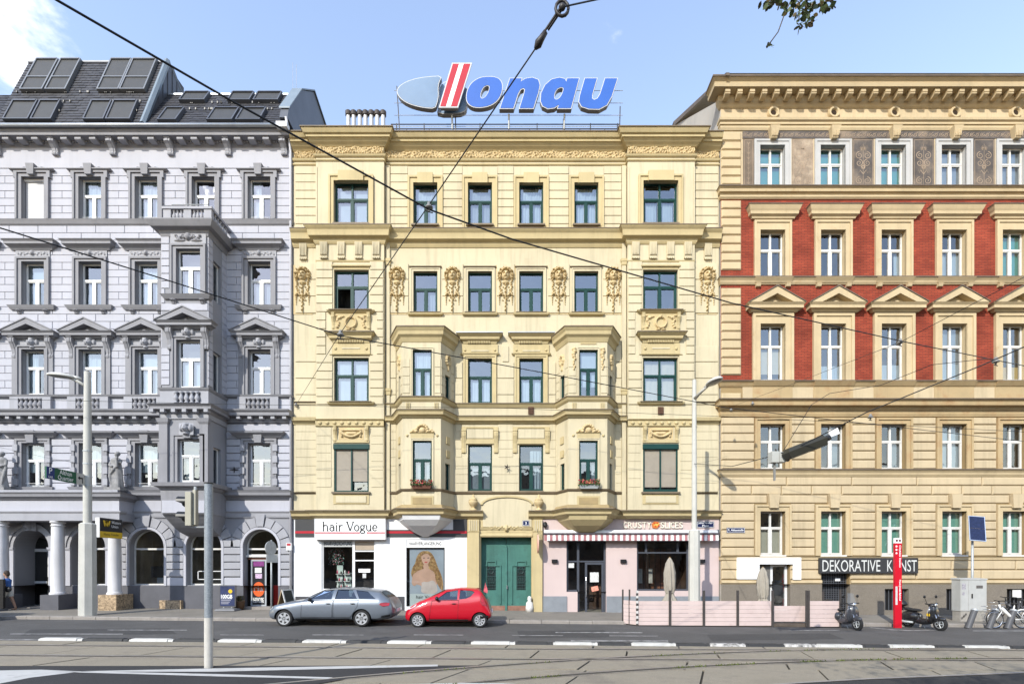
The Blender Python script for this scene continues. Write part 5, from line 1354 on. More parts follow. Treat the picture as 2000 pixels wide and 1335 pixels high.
for p0, p1, a in PAV:
 x0, x1 = X(a-phw, yp), X(a+phw, yp); c = (x0+x1)/2
 z0 = Z(607, yp)
 q = MB(); q.molding(x0-0.12, x1+0.12, yp, [(z0-0.14, 0.06), (z0-0.08, 0.14), (z0-0.03, 0.18)], back=0.15); q.build('window_sill', Y_TRIM, H)
 q = MB(); q.box(x0-0.18, x1+0.18, yp-0.22, yp+0.14, z0-0.03, z0-0.006); q.build('sill_cover', Y_CAP, H)
 q = MB(); q.box(x0-0.05, x1+0.05, yp-0.05, yp, Z(652, yp), z0-0.14); q.build('apron_panel', Y_TRIM, H)
 place('wreath_relief', wreath, H, (c, yp-0.05, Z(631, yp)))
 for s_ in (-1, 1): place('console', cons, H, (c+s_*0.8, yp, Z(643, yp)))
 q = MB(); q.molding(x0-0.0, x1+0.0, yp, [(Z(527, yp)+0.02, 0.02), (Z(527, yp)+0.12, 0.02), (Z(527, yp)+0.13, 0.09), (Z(527, yp)+0.18, 0.1)]); q.build('hood_mould', Y_TRIM, H)
 hood(c, yp, x1-x0-0.08, Z(654, yp))
 zf0, zf1 = Z(692, yp), Z(671, yp)
 q = MB(); q.box(x0-0.07, x1+0.07, yp-0.055, yp, zf0, zf1); q.build('frieze_panel', Y_TRIM, H)
 q = MB(); q.box(c-0.4, c+0.4, yp-0.075, yp-0.05, (zf0+zf1)/2-0.02, (zf0+zf1)/2+0.05); q.build('label_bar', Y_WALL, H)
 for s_ in (-1, 1):
  q = MB(); q.cs = True; q.ell((c+s_*0.7, yp-0.06, (zf0+zf1)/2), (0.07, 0.05, 0.07), 8, 6); q.build('boss', Y_TRIM, H)
 q = MB(); q.molding(x0-0.1, x1+0.1, yp, [(zf0-0.06, 0.04), (zf0-0.02, 0.09)]); q.build('hood_mould', Y_TRIM, H)
 z0 = Z(785, yp)
 q = MB(); q.molding(x0-0.12, x1+0.12, yp, [(z0-0.14, 0.06), (z0-0.1, 0.12), (z0-0.03, 0.16)], back=0.15); q.build('window_sill', Y_TRIM, H)
 q = MB(); q.box(x0-0.16, x1+0.16, yp-0.2, yp+0.14, z0-0.03, z0-0.006); q.build('sill_cover', Y_CAP, H)
 zb0, zb1 = Z(833, yp), Z(819, yp)
 q = MB(); q.molding(X(p0, yp), X(p1, yp), yp, [(zb0, 0.03), (zb0+0.03, 0.07), (zb1-0.05, 0.07), (zb1-0.04, 0.12), (zb1, 0.15)], el=0, er=0); bb = q.build('boss_band', Y_TRIM, H)
 for k in range(9):
  q = MB(); q.cs = True; q.ell((X(p0+9+14.2*k, yp), yp-0.08, (zb0+zb1)/2-0.01), (0.09, 0.06, 0.08), 10, 6); q.build('boss', Y_TRIM, bb)
 z1 = Z(866, yp)
 q = MB(); q.box(x0-0.02, x1+0.02, yp-0.05, yp, z1+0.04, z1+0.16); q.build('lintel', Y_TRIM, H)
 for s_ in (-1, 1): place('console', cons, H, (c+s_*0.72, yp, z1+0.1))
 gb = [(0.055*k, -0.16+0.20*(abs(k)/8)**2, 0.06, 0.06, 0.1) for k in range(-8, 9)] + [(0.07*k, 0.14, 0.06, 0.05, 0.08) for k in range(-6, 7)] + [(s*0.42, 0.05-0.09*j, 0.05, 0.05, 0.08) for s in (-1, 1) for j in range(3)] + [(0.05*k, 0.0, 0.05, 0.07, 0.06) for k in range(-4, 5)]
 place('garland_relief', relief_mesh('garland_relief', 1.15, 0.55, gb, Y_ORN, 50, 26), H, (c, yp-0.02, Z(846, yp)))
 z0 = Z(960, yp)
 q = MB(); q.box(x0-0.08, x1+0.08, yp-0.12, yp+0.1, z0-0.08, z0-0.004); q.build('window_sill', Y_CAP, H)
 q = MB(); q.box(x0-0.02, x1+0.02, yp-0.03, yp, Z(984, yp), z0-0.08); q.build('apron', Y_TRIM, H)
 q = MB(); q.box(x0+0.1, x1-0.1, yp-0.06, yp-0.03, Z(981, yp), Z(968, yp)); q.build('apron_panel', Y_WALL, H)
for a in c_ax[1:3]:
 x0, x1, z0, z1 = X(a-chw), X(a+chw), Z(787), Z(700); c = X(a)
 hood(c, 0, 1.38, Z(656))
 q = MB(); q.box(x0-0.27, x1+0.27, -0.06, 0, z1+0.2, Z(673)); q.build('frieze_panel', Y_TRIM, H)
 q = MB(); q.box(c-0.4, c+0.4, -0.085, -0.05, z1+0.3, z1+0.36); q.build('label_bar', Y_WALL, H)
 for s_ in (-1, 1):
  q = MB(); q.cs = True; q.ell((c+s_*0.68, -0.06, z1+0.36), (0.06, 0.05, 0.06), 8, 6); q.build('boss', Y_TRIM, H)
 q = MB(); q.molding(x0-0.22, x1+0.22, 0, [(z1+0.14, 0.08), (z1+0.2, 0.13)]); q.build('hood_mould', Y_TRIM, H)
 surround(H, x0, x1, z0, z1, 0.2, 0.08, 0, Y_TRIM, th=0.14)
mid = [(X(750, yp)+0.25, 0.0), (-5.28, 0.0)]
LB = [(-5.28, 0.0), (-4.82, -0.95), (-3.13, -0.95), (-2.66, 0.0)]
RB = [(2.04, 0.0), (2.48, -0.95), (4.19, -0.95), (4.70, 0.0)]
MIDP = [(X(750, yp)+0.02, 0.0)] + LB + RB + [(X(1226, yp)-0.02, 0.0)]
yring('string_course', [(Z(796), 0.03), (Z(793), 0.08), (Z(789.5), 0.14)], Y_TRIM, MIDP)
yring('string_cover', [(Z(789.5)+0.001, 0.16), (Z(789.5)+0.03, 0.16)], Y_CAP, MIDP)
yring('string_cornice', [(Z(828), 0.04), (Z(824), 0.1), (Z(823), 0.2), (Z(819), 0.22), (Z(815.5), 0.28)], Y_TRIM, MIDP)
yring('string_cover', [(Z(815.5)+0.001, 0.3), (Z(815.5)+0.03, 0.3)], Y_CAP, MIDP)
for x0, x1 in ((YX0, X(617, yp)), (X(1357, yp), YX1)):
 q = MB(); q.molding(x0, x1, 0, [(Z(829), 0.04), (Z(825), 0.1), (Z(823), 0.2), (Z(817), 0.24)], el=0, er=0); q.build('string_cornice', Y_TRIM, H)
 q = MB(); q.molding(x0+0.05, x1-0.08, 0, [(Z(788), 0.03), (Z(785), 0.12)], el=0, er=0); q.build('sill_band', Y_CAP, H)
 q = MB(); q.molding(x0+0.05, x1-0.08, 0, [(Z(964), 0.03), (Z(961), 0.12)], el=0, er=0); q.build('sill_band', Y_CAP, H)
for a in c_ax[1:3]:
 c = X(a); x0, x1, z1 = X(a-chw), X(a+chw), Z(868)
 q = MB(); q.box(c-0.6, c+0.6, -0.07, 0, Z(856), Z(838)); q.build('label_panel', Y_WALL, H)
 q = MB(); q.poly(u_outline(c-0.62, c+0.62, Z(858), Z(836), 0.22, 0.06), -0.05, 0); q.build('label_frame', Y_TRIM, H)
 for s_ in (-1, 1): place('console', console_mesh(0.2, 1.05, 0.14, Y_TRIM), H, (c+s_*0.74, 0, Z(884)))
 q = MB(); q.box(x0-0.12, x1+0.12, -0.06, 0, z1+0.03, Z(857)); q.build('lintel', Y_TRIM, H)
 q = MB(); q.box(x0-0.02, x1+0.02, -0.09, 0.12, Z(958)-0.06, Z(958)-0.004); q.build('window_sill', Y_CAP, H)
yring('string_course', [(Z(965), 0.02), (Z(963), 0.07), (Z(960.5), 0.1)], Y_CAP, MIDP)
# the two bay windows
def bay_face(p, q_):
 d = Vector((q_[0]-p[0], q_[1]-p[1])); L = d.length; d.normalize(); n = Vector((-d.y, d.x))
 return L, math.atan2(d.y, d.x), (lambda u, w, z: (p[0]+d.x*u+n.x*w, p[1]+d.y*u+n.y*w, z))
yf = -0.95
ZF = lambda py: Z(py, yf)
for bi, (PL, wx) in enumerate(((LB, (806, 843.5)), (RB, (1131, 1167.5)))):
 fw = (X(wx[0], yf), X(wx[1], yf)); z_lo, z_hi = ZF(994), ZF(645)
 wins = [(ZF(776), ZF(683)), (ZF(953), ZF(860))]
 swins = [(ZF(772), ZF(726)), (ZF(953), ZF(901))]
 for fi in range(3):
  L, ang, put = bay_face(PL[fi], PL[fi+1]); m = MB()
  if fi == 1: o_ = [(fw[0]-PL[1][0], fw[1]-PL[1][0], a, b) for a, b in wins]
  else: o_ = [(L/2-0.19, L/2+0.19, a, b) for a, b in swins]
  wall_grid(m, 0, L, z_lo, z_hi, o_, 0.0, 0.16)
  m.v = [put(v[0], v[1], v[2]) for v in m.v]
  m.build('bay_wall', Y_WALL, H)
  for k, o in enumerate(o_):
   p = put((o[0]+o[1])/2, 0.08, o[2])
   bh = [[(CURTAIN, 0, 1, 0, 1, 0.02)], [(CURTAIN_GY, 0, 1, 0, 0.6, 0.0)], [(CURTAIN, 0, 1, 0.25, 1, 0.0)], [(CURTAIN_GY, 0.5, 1, 0, 0.6, 0.01)]][bi*2+k] if fi == 1 else []
   window(H, p[0], p[2], o[1]-o[0]-0.01, o[3]-o[2], p[1], 'green_T' if fi == 1 else 'plain', W_GREEN, GLASS_SHINY, bh, rz=ang)
  js = [ZF(p) for p in (700, 717, 734, 751, 768)] + [ZF(p) for p in (880, 897, 914, 931, 948)]
  q = MB(); mar = 0.13
  for a, b in list(zip(js[:4], js[1:5])):
   segs = [(0.02, o_[0][0]-mar), (o_[0][1]+mar, L-0.02)] if fi == 1 else [(0.02, o_[0][0]-0.06), (o_[0][1]+0.06, L-0.02)]
   for u0, u1 in segs:
    if u1-u0 > 0.06:
     s0 = len(q.v); q.box(u0, u1, -0.025, 0.0, b+0.012, a-0.012); q.v[s0:] = [put(*v) for v in q.v[s0:]]
  stuff(q.build('small_plaster_courses', Y_WALL, H))
  if fi != 1:
   rl = relief_mesh('cartouche_relief', 0.55, 0.85, [(0.14*math.cos(k*0.6), 0.1+0.2*math.sin(k*0.6), 0.07, 0.07, 0.1) for k in range(11)] + [(0, -0.15-0.08*k, 0.08-0.015*k, 0.06, 0.08) for k in range(3)], Y_ORN, 26, 36)
   p = put(L/2, -0.01, ZF(700)); place('cartouche_relief', rl, H, p, ang)
   for py in (855, 882):
    p = put(L/2, -0.005, ZF(py)); q = MB(); q.box(-0.14, 0.14, -0.04, 0, -0.16, 0.16); q.build('square_panel', Y_TRIM, H, p, ang)
    place('panel_relief', relief_mesh('panel_relief', 0.24, 0.28, [(0.06*math.cos(k), 0.07*math.sin(k), 0.035, 0.035, 0.03) for k in range(7)], Y_ORN, 14, 14), H, (p[0], p[1]-0.035, p[2]), ang)
 c = (fw[0]+fw[1])/2
 for a, b in wins:
  surround(H, fw[0], fw[1], a, b, 0.08, 0.05, yf, Y_WALL, th=0.1)
 q = MB(); q.molding(fw[0]-0.04, fw[1]+0.04, yf, [(wins[1][1]+0.1, 0.04), (wins[1][1]+0.3, 0.05), (wins[1][1]+0.34, 0.09)]); q.build('lintel', Y_TRIM, H)
 place('shell_relief', relief_mesh('shell_relief', 1.15, 0.5, [(0.28*math.cos(math.pi*k/8)*0.9, -0.1+0.28*math.sin(math.pi*k/8), 0.07, 0.07, 0.12) for k in range(9)] + [(0, -0.05, 0.14, 0.14, 0.12)] + [(s*(0.32+0.07*k), -0.08+0.04*math.sin(k*2), 0.07, 0.05, 0.08) for k in range(3) for s in (-1,1)], Y_ORN, 50, 24), H, (c, yf-0.01, ZF(838)))
 for s_ in (-1, 1):
  q = MB(); q.cs = True; q.ell((c+s_*0.66, yf-0.01, ZF(850)), (0.06, 0.05, 0.06), 8, 6); q.build('boss', Y_TRIM, H)
 if bi == 1:
  for s_ in (-1, 1): place('hanging_garland', relief_mesh('hanging_garland', 0.3, 1.1, [(0.03*math.sin(k*2), 0.42-0.11*k, 0.1-0.008*k, 0.07, 0.09) for k in range(9)], Y_ORN, 16, 44), H, (c+s_*0.63, yf-0.01, ZF(700)))
  q = MB(); q.box(c-0.35, c+0.35, yf-0.03, yf, ZF(672), ZF(669)); q.build('label_bar', Y_TRIM, H)
 ring = lambda name, lv, mt: yring(name, lv, mt, PL)
 ring('bay_cornice', [(ZF(668), 0.02), (ZF(664), 0.06), (ZF(660), 0.1), (ZF(656), 0.2), (ZF(650), 0.22), (ZF(646), 0.28), (ZF(643.5), 0.3)], Y_TRIM)
 ring('bay_cornice_cover', [(ZF(643.5)+0.001, 0.33), (ZF(643.5)+0.035, 0.33)], Y_CAP)
 q = MB(); rings = []
 for k, s_ in ((0, 1.0), (0.1, 0.96), (0.22, 0.82), (0.3, 0.62), (0.34, 0.4)):
  cxx = (PL[1][0]+PL[2][0])/2; zz = ZF(643.5)+0.036+k
  rings.append([(cxx+(p[0]-cxx)*s_*1.05, p[1]*s_*1.1+0.02, zz) for p in PL])
 q.loft(rings); q.build('bay_cap', Y_STAIN, H)
 ring('bay_ledge', [(ZF(784), 0.02), (ZF(781), 0.08), (ZF(777.5), 0.12)], Y_TRIM)
 for s_ in (-1, 1):
  for k in range(3):
   q = MB(); xx = c+s_*0.62+0.07*(k-1); q.box(xx-0.018, xx+0.018, yf-0.04, yf, ZF(801), ZF(786)); q.build('flute', Y_TRIM, H)
 q = MB(); q.box(c-0.5, c+0.5, yf-0.03, yf, ZF(987), ZF(968)); q.build('apron_panel', Y_TRIM, H)
 q = MB(); q.box(c-0.42, c+0.42, yf-0.045, yf-0.03, ZF(984), ZF(971)); q.build('apron_field', Y_STAIN, H)
 ring('bay_foot', [(ZF(1000), 0.05), (ZF(992), 0.12), (ZF(985), 0.05)], Y_STAIN)
 q = MB(); rings = []; cxx = (PL[1][0]+PL[2][0])/2; zt = Z(1003)-0.1
 for k, s_ in ((0.02, 1.0), (0.25, 0.94), (0.5, 0.72), (0.75, 0.42), (0.95, 0.1)):
  rings.append([(cxx+(p[0]-cxx)*s_, min(p[1]*s_*1.15, 0.02), zt-k*1.0) for p in PL])
 q.loft(rings[::-1]); q.build('bay_corbel', PINK if False else (mat('pale_corbel_paint', (0.62, 0.62, 0.62), 0.8, 0.1) if bi == 0 else Y_TRIM), H)
GP_L = [(YX0-0.02, 0.0), (X(617, yp), 0.0), (X(617, yp), yp*0.6), (X(750, yp), yp*0.6), (X(750, yp), 0.0)] + LB + [(X(944), 0.0)]
GP_R = [(X(1032), 0.0)] + RB + [(X(1226, yp), 0.0), (X(1226, yp), yp*0.6), (X(1357, yp), yp*0.6), (X(1357, yp), 0.0), (YX1+0.02, 0.0)]
for P_ in (GP_L, GP_R):
 yring('shop_cornice', [(Z(1013), 0.04), (Z(1010), 0.12), (Z(1008), 0.22), (Z(1004), 0.24), (Z(1000), 0.34), (Z(999), 0.36)], Y_TRIM, P_)
 yring('shop_cornice_cover', [(Z(999)+0.001, 0.39), (Z(999)+0.035, 0.39)], Y_CAP, P_)
for px0, px1 in ((914, 936), (1041, 1059)):
 q = MB(); q.box(X(px0), X(px1), -0.12, 0, -1.0, Z(1014)); q.build('portal_pilaster', Y_TRIM, H)
 for k in range(4):
  q = MB(); xx = X(px0+4+4.3*k); q.box(xx-0.02, xx+0.02, -0.15, -0.12, Z(1036), Z(1016)); q.build('flute', Y_WALL, H)
 q = MB(); q.molding(X(px0), X(px1), -0.12, [(Z(1040), 0), (Z(1037), 0.03)]); q.build('capital', Y_TRIM, H)
n = 14; ax0, ax1 = X(943), X(1038); acx = (ax0+ax1)/2
arc = [(acx+(ax1-ax0)/2*math.cos(math.pi*k/n), Z(985)+0.33*math.sin(math.pi*k/n)) for k in range(n+1)]
q = MB(); q.poly([(ax0, Z(1028)), (ax1, Z(1028))] + arc, -0.03, 0.0); q.build('arch_panel', Y_WALL, H)
arc2 = [(acx+((ax1-ax0)/2+0.1)*math.cos(math.pi*k/n), Z(985)+0.42*math.sin(math.pi*k/n)) for k in range(n+1)]
q = MB(); q.poly(arc2 + arc[::-1], -0.09, 0.0); q.build('arch_mould', Y_TRIM, H)
q = MB(); q.molding(X(938), X(1040), 0, [(Z(1034), 0.03), (Z(1031), 0.06), (Z(1029), 0.08)], el=0, er=0); q.build('portal_ledge', Y_TRIM, H)
q = MB(); q.molding(X(938), X(1040), 0, [(Z(1048), 0.03), (Z(1045), 0.06), (Z(1042), 0.03)], el=0, er=0); q.build('door_architrave', Y_TRIM, H)
place('portal_scroll', relief_mesh('portal_scroll', 1.8, 0.36, [(0,0,0.1,0.16,0.14)] + [(s*(0.12+0.08*k), 0.02+0.05*math.sin(k*1.6), 0.05, 0.045, 0.1-0.006*k) for k in range(9) for s in (-1,1)], Y_TRIM, 80, 18), H, (X(989), -0.02, Z(1031)))
vase = MB(); vase.cs = True; vase.lathe([(0.17,0),(0.17,0.05),(0.07,0.1),(0.07,0.16),(0.15,0.22),(0.21,0.34),(0.215,0.42),(0.17,0.46),(0.2,0.48),(0.12,0.56),(0.05,0.62),(0.06,0.68),(0.02,0.74)], n=14); vase = vase.mesh('carved_vase', Y_ORN)
for px in (925, 1052): place('carved_vase', vase, H, (X(px), -0.2, Z(999)+0.036))
GY = 0.42; gx0, gx1, gz0, gz1 = X(939, GY), X(1038, GY), -0.12, Z(1048, 0.0)
gm = X(988.5, GY)
for s_, (a, b) in ((-1, (gx0, gm-0.01)), (1, (gm+0.01, gx1))):
 q = MB(); q.box(a, b, GY, GY+0.08, gz0, gz1+0.05); lf = q.build('gate_leaf', DOORGREEN, H)
 c = (a+b)/2 + s_*0.1; w = 0.36
 zt = Z(1094, GY)
 q = MB(); pts = [(c-w-0.1, gz0+0.35), (c-w-0.1, zt-0.2), (c-w+0.12, zt-0.2), (c-w+0.12, zt), (c+w-0.12, zt), (c+w-0.12, zt-0.2), (c+w+0.1, zt-0.2), (c+w+0.1, gz0+0.35)]
 inn = [(c-w-0.04, gz0+0.35), (c-w-0.04, zt-0.26), (c-w+0.18, zt-0.26), (c-w+0.18, zt-0.06), (c+w-0.18, zt-0.06), (c+w-0.18, zt-0.26), (c+w+0.04, zt-0.26), (c+w+0.04, gz0+0.35)]
 q.poly(pts + inn[::-1], GY-0.05, GY); q.build('leaf_frame', DOORGREEN, lf)
 g0, g1 = Z(1151, GY), Z(1105, GY); gw = 0.21
 q = MB(); q.box(c-gw, c+gw, GY-0.004, GY, g0, g1); q.build('grille_opening', BLACK, lf)
 q = MB()
 for k in range(5): q.tube([(c-gw+0.04+0.085*k, GY-0.03, g0), (c-gw+0.04+0.085*k, GY-0.03, g1)], 0.011, 5)
 for zz in (0.06, 0.2, 0.42, 0.62, 0.95): q.tube([(c-gw, GY-0.035, g0+zz), (c+gw, GY-0.035, g0+zz)], 0.012, 5)
 for k in range(4):
  pts = spiral(c-gw+0.08+0.085*k, g0+0.32, 0.05, 1.2, 0, 1, 14); q.tube([(p[0], GY-0.04, p[1]) for p in pts], 0.009, 4)
  pts = spiral(c-gw+0.08+0.085*k, g0+0.52, 0.05, 1.2, 3, -1, 14); q.tube([(p[0], GY-0.04, p[1]) for p in pts], 0.009, 4)
 q.tube([(c+0.13*math.cos(k*math.pi/9), GY-0.04, g1-0.2+0.13*math.sin(k*math.pi/9)) for k in range(19)], 0.012, 5)
 q.build('iron_grille', mat('dark_green_iron', (0.02, 0.06, 0.055), 0.5, 0.2), lf)
 q = MB(); q.box(a+0.03, b-0.03, GY-0.012, GY, gz0, gz0+0.28); q.build('kick_plate', RUSTKICK, lf)
q = MB(); q.box(gm-0.05, gm+0.05, GY-0.06, GY, gz0, gz1-0.45); q.lathe([(0.06,0),(0.045,0.08)], (gm, GY-0.02, gz1-0.45), 8); q.build('gate_cover_strip', DOORGREEN, H)
q = MB(); q.box(gm+0.02, gm+0.06, GY-0.1, GY-0.06, Z(1150), Z(1143)); q.build('gate_handle', CHROME, H)
q = MB(); q.box(X(939), X(1038), -0.05, GY, -1.0, -0.09); q.build('gate_sill', KERB, H)
gs = MB(); gs.cs = True; gs.lathe([(0.17,0),(0.18,0.2),(0.15,0.42),(0.07,0.5),(0.1,0.58),(0.08,0.68),(0.02,0.72)], n=12); gs.build('guard_stone', mat('white_guard_stone', (0.6,0.58,0.55), 0.9, 0.2, 5), H, (X(1034), -0.12, street(1)-0.02))
vm = MB(); vm.box(-0.13, 0.13, -0.02, 0, -0.17, 0.17);
for k in range(5): vm.box(-0.11, 0.11, -0.035, -0.02, -0.14+0.06*k, -0.11+0.06*k)
vm = vm.mesh('vent_grille', mat('rust_brown_vent', (0.10, 0.05, 0.03), 0.8, 0.3, 8))
for px, py in ((1037, 802),): place('vent_grille', vm, H, (X(px), -0.035, Z(py)))
place('vent_grille', vm, H, (X(1290, yp), yp-0.035, Z(802, yp)))
for k, px in enumerate((680.5, 691, 703, 714, 725.5, 737, 748.5)):
 yy = 1.2; q = MB(); q.cs = True
 zt = Z(218, yy); q.lathe([(0.10, 0), (0.10, zt-21.2-0.2), (0.14, zt-21.2-0.16), (0.14, zt-21.2-0.1), (0.1, zt-21.2-0.08), (0.12, zt-21.2)], (X(px, yy), yy, 21.2), 12)
 me = q.mesh('flue_pipe', mat('matt_steel_flue', (0.5, 0.5, 0.51), 0.5, 0.1, metal=0.3)); smooth_by_angle(me, 40); f_ = place('flue_pipe', me, H)
 q = MB(); q.cs = False; q.lathe([(0.145, zt-0.2), (0.15, zt-0.02), (0.11, zt+0.02)], (X(px, yy), yy, 0), 12); q.build('flue_cap', mat('dark_flue_cap', (0.05, 0.04, 0.035), 0.6, 0.2), f_)
for px in (1211, 1222, 1242):
 q = MB(); q.lathe([(0.05,0),(0.05,0.35),(0.1,0.4),(0.1,0.55),(0.04,0.6)], (X(px,0.5), 0.5, 21.4), 8); q.build('roof_vent', BLACK, H)
# the red brick house on the right
H = empty('brick_house', (0, 0, 0))
tag(H, 'ochre and red brick town house with pediments and dark scratched frieze panels', 'house')
ry = -0.1
rX = lambda px: X(px, ry)
rZ = lambda py: Z(py, ry)
RX0, RX1 = rX(1407.5), rX(2170)
RTOP = 23.6
r_ax = [1508.3, 1626.2, 1744.2, 1862.2, 1980.2, 2098.2]; rhw = 24.3
rrows = {4: (284, 370), 3: (450, 543), 2: (633, 742), 1: (828, 915), 0: (998, 1083)}
rops = {f: [(rX(a-rhw), rX(a+rhw), rZ(b), rZ(t)) for a in r_ax] for f, (t, b) in rrows.items()}
door1 = (rX(1484), rX(1542), -1.3, rZ(1101)); door2 = (rX(1604), rX(1659), -1.3, rZ(1117))
base_o = [(rX(1726), rX(1773), rZ(1191), rZ(1149)), (rX(1846), rX(1892), rZ(1191), rZ(1149)), (rX(1964), rX(2012), rZ(1191), rZ(1149))]
allo = [o for f in rops for o in rops[f]]
m = MB(); wall_grid(m, RX0, RX1, rZ(1140), rZ(745), rops[1] + rops[0] + [(door1[0], door1[1], rZ(1140), door1[3]), (door2[0], door2[1], rZ(1140), door2[3])], ry, 0.3); m.build('wall', O_JOINT, H)
m = MB(); wall_grid(m, RX0, RX1, rZ(745), rZ(390), rops[3] + rops[2], ry, 0.3, 1); m.build('brick_wall', [O_BRICK, O_TRIM], H)
m = MB(); wall_grid(m, RX0, RX1, rZ(390), RTOP, rops[4], ry, 0.3, 1); m.build('attic_wall', [O_WALL, O_WHITE], H)
m = MB(); wall_grid(m, RX0, RX1, -1.3, rZ(1140), base_o + [(door1[0], door1[1], -1.3, rZ(1140)), (door2[0], door2[1], -1.3, rZ(1140))], ry-0.06, 0.36)
m.quad((RX0,ry-0.06,rZ(1140)),(RX1,ry-0.06,rZ(1140)),(RX1,ry,rZ(1140)),(RX0,ry,rZ(1140))); m.build('plinth', O_PLINTH, H)
m = MB(); m.polyx([(ry+0.01, -1.3), (ry+0.01, 23.3), (6.3, 27.75), (12.5, 27.75), (12.5, -1.3)], RX0+0.002, RX0+0.03)
m.build('gable_wall', mat('bare_gable_render', (0.40, 0.37, 0.33), 0.9, 0.12, 0.5, 0.2, 40, streak=0.15), H)
m = MB(); m.box(RX0+0.04, RX1, 2.6, 12.5, -1.3, RTOP-0.3); m.build('house_core', O_TRIM, H)
m = MB(); m.quad((RX0-0.1,-0.9,23.72),(RX1,-0.9,23.72),(RX1,6.3,27.95),(RX0-0.1,6.3,27.95)); m.quad((RX0-0.1,6.3,27.95),(RX1,6.3,27.95),(RX1,12.5,27.95),(RX0-0.1,12.5,27.95)); m.build('roof', O_CAP, H)
q = MB(); q.loft([[(RX0-0.1,-0.92,23.6),(RX0+0.05,-0.92,23.6),(RX0+0.05,-0.92,23.73),(RX0-0.1,-0.92,23.73)], [(RX0-0.1,6.3,27.7),(RX0+0.05,6.3,27.7),(RX0+0.05,6.3,27.96),(RX0-0.1,6.3,27.96)]]); q.build('verge_sheet', O_CAP, H)
def rb(f, i):
 if f == 4: return [(CURTAIN_TEAL, 0, 1, 0, 1, 0.0)] if i < 3 else [(CURTAIN_GY, 0, 1, 0, 1, 0.01)]
 if f == 3: return [[], [], [(CURTAIN, 0.75, 1, 0, 0.6, 0.02)], [(CURTAIN, 0.05, 0.42, 0, 0.6, 0.05), (CURTAIN, 0.58, 0.95, 0, 0.6, 0.05)], [(CURTAIN_TEAL, 0, 1, 0, 1, 0.02)], []][i]
 if f == 2: return [[(CURTAIN_CR, 0, 1, 0.15, 0.62, 0.0)], [(CURTAIN, 0, 1, 0, 0.3, 0.03)], [(CURTAIN, 0, 1, 0, 0.32, 0.03)], [(CURTAIN, 0, 1, 0, 0.34, 0.03), (CURTAIN_GY, 0, 1, 0.34, 1, 0.0)], [(WOODB, 0, 1, 0, 0.28, 0.02)], []][i]
 if f == 1: return [[], [(CURTAIN_GY, 0.55, 1, 0, 0.55, 0.02)], [(CURTAIN_GY, 0.5, 1, 0, 0.6, 0.03)], [(CURTAIN, 0, 1, 0, 1, 0.0)], [(CURTAIN, 0.0, 0.3, 0, 0.6, 0.03)], []][i]
 return [[(CURTAIN_CR, 0, 1, 0, 0.66, 0.0)]][0] if i == 0 else [(CURTAIN_GN, 0, 1, 0, 1, 0.0)]
for f in rops:
 for i, o in enumerate(rops[f]):
  gl = GLASS_SHINY if f in (4, 2) else GLASS
  window(H, (o[0]+o[1])/2, o[2], o[1]-o[0]-0.02, o[3]-o[2], ry+0.2, 'cross', W_OLDWHITE, gl, rb(f, i))
# rustication
B = Blocks(H)
qv = []
B.courses(RX0+0.02, rX(1447), [rZ(226 + 17.05*k) for k in range(9)], [(RX0, rX(1447), rZ(257), rZ(236))], ry, 0.07, 0.045, O_TRIM, gap=0.03)
B.courses(RX0+0.02, rX(1447), [rZ(392 + 17.05*k) for k in range(24)], [(RX0, rX(1447), rZ(558), rZ(543)), (RX0, rX(1447), rZ(756), rZ(743))], ry, 0.07, 0.045, O_TRIM, gap=0.03)
v1 = [(o[0]-0.27, o[1]+0.27, o[2]-0.2, o[3]+0.4) for o in rops[1]]
B.courses(RX0+0.02, RX1, [rZ(p) for p in (815, 829.5, 846.6, 863.7, 880.8, 898, 915.8)], v1, ry, 0.07, 0.04, O_WALL, gap=0.03)
B.courses(RX0+0.02, RX1, [rZ(931), rZ(948)], [], ry, 0.07, 0.04, O_WALL, gap=0.03, split=2.78)
B.courses(RX0+0.02, RX1, [rZ(948), rZ(966)], [], ry, 0.07, 0.04, O_WALL, gap=0.03, split=1.39)
v0 = [(o[0]-0.27, o[1]+0.27, o[2]-0.2, o[3]+0.36) for o in rops[0]]
kv = [(rX(a-11), rX(a+11), rZ(994), rZ(962)) for a in r_ax]
B.courses(RX0+0.02, RX1, [rZ(966), rZ(983)], kv, ry, 0.07, 0.04, O_WALL, gap=0.03)
B.courses(RX0+0.02, RX1, [rZ(983 + 17.1*k) for k in range(7)], v0, ry, 0.07, 0.04, O_WALL, gap=0.03)
dv = [(door1[0]-0.02, door1[1]+0.02, -2, door1[3]+0.05), (door2[0]-0.02, door2[1]+0.02, -2, door2[3]+0.05)]
B.courses(RX0+0.02, RX1, [rZ(1094), rZ(1112), rZ(1131)], dv, ry, 0.07, 0.04, O_WALL, gap=0.03, split=2.78)
B.finish()
# top cornice with brackets
q = MB(); q.molding(RX0, RX1, ry, [(22.88, 0.03), (22.92, 0.08), (22.98, 0.12), (23.06, 0.18), (23.1, 0.2), (23.3, 0.22), (23.31, 0.62), (23.43, 0.65), (23.44, 0.6), (23.52, 0.62), (23.63, 0.74)], el=0.85, er=0); q.build('cornice', O_TRIM, H)
q = MB(); q.molding(RX0, RX1, ry, [(23.631, 0.77), (23.7, 0.77)], el=0.85, er=0); q.build('cornice_cover', O_CAP, H)
brm = MB(); brm.polyx([(-0.2,0.02),(-0.4,0.02),(-0.52,0.08),(-0.54,0.13),(-0.48,0.14),(-0.54,0.17),(-0.54,0.3),(-0.2,0.3)], -0.11, 0.11); brm = brm.mesh('cornice_bracket', O_TRIM)
px = 1421
while px < 2040:
 place('cornice_bracket', brm, H, (X(px, -0.6), ry, 23.005)); px += 24.05
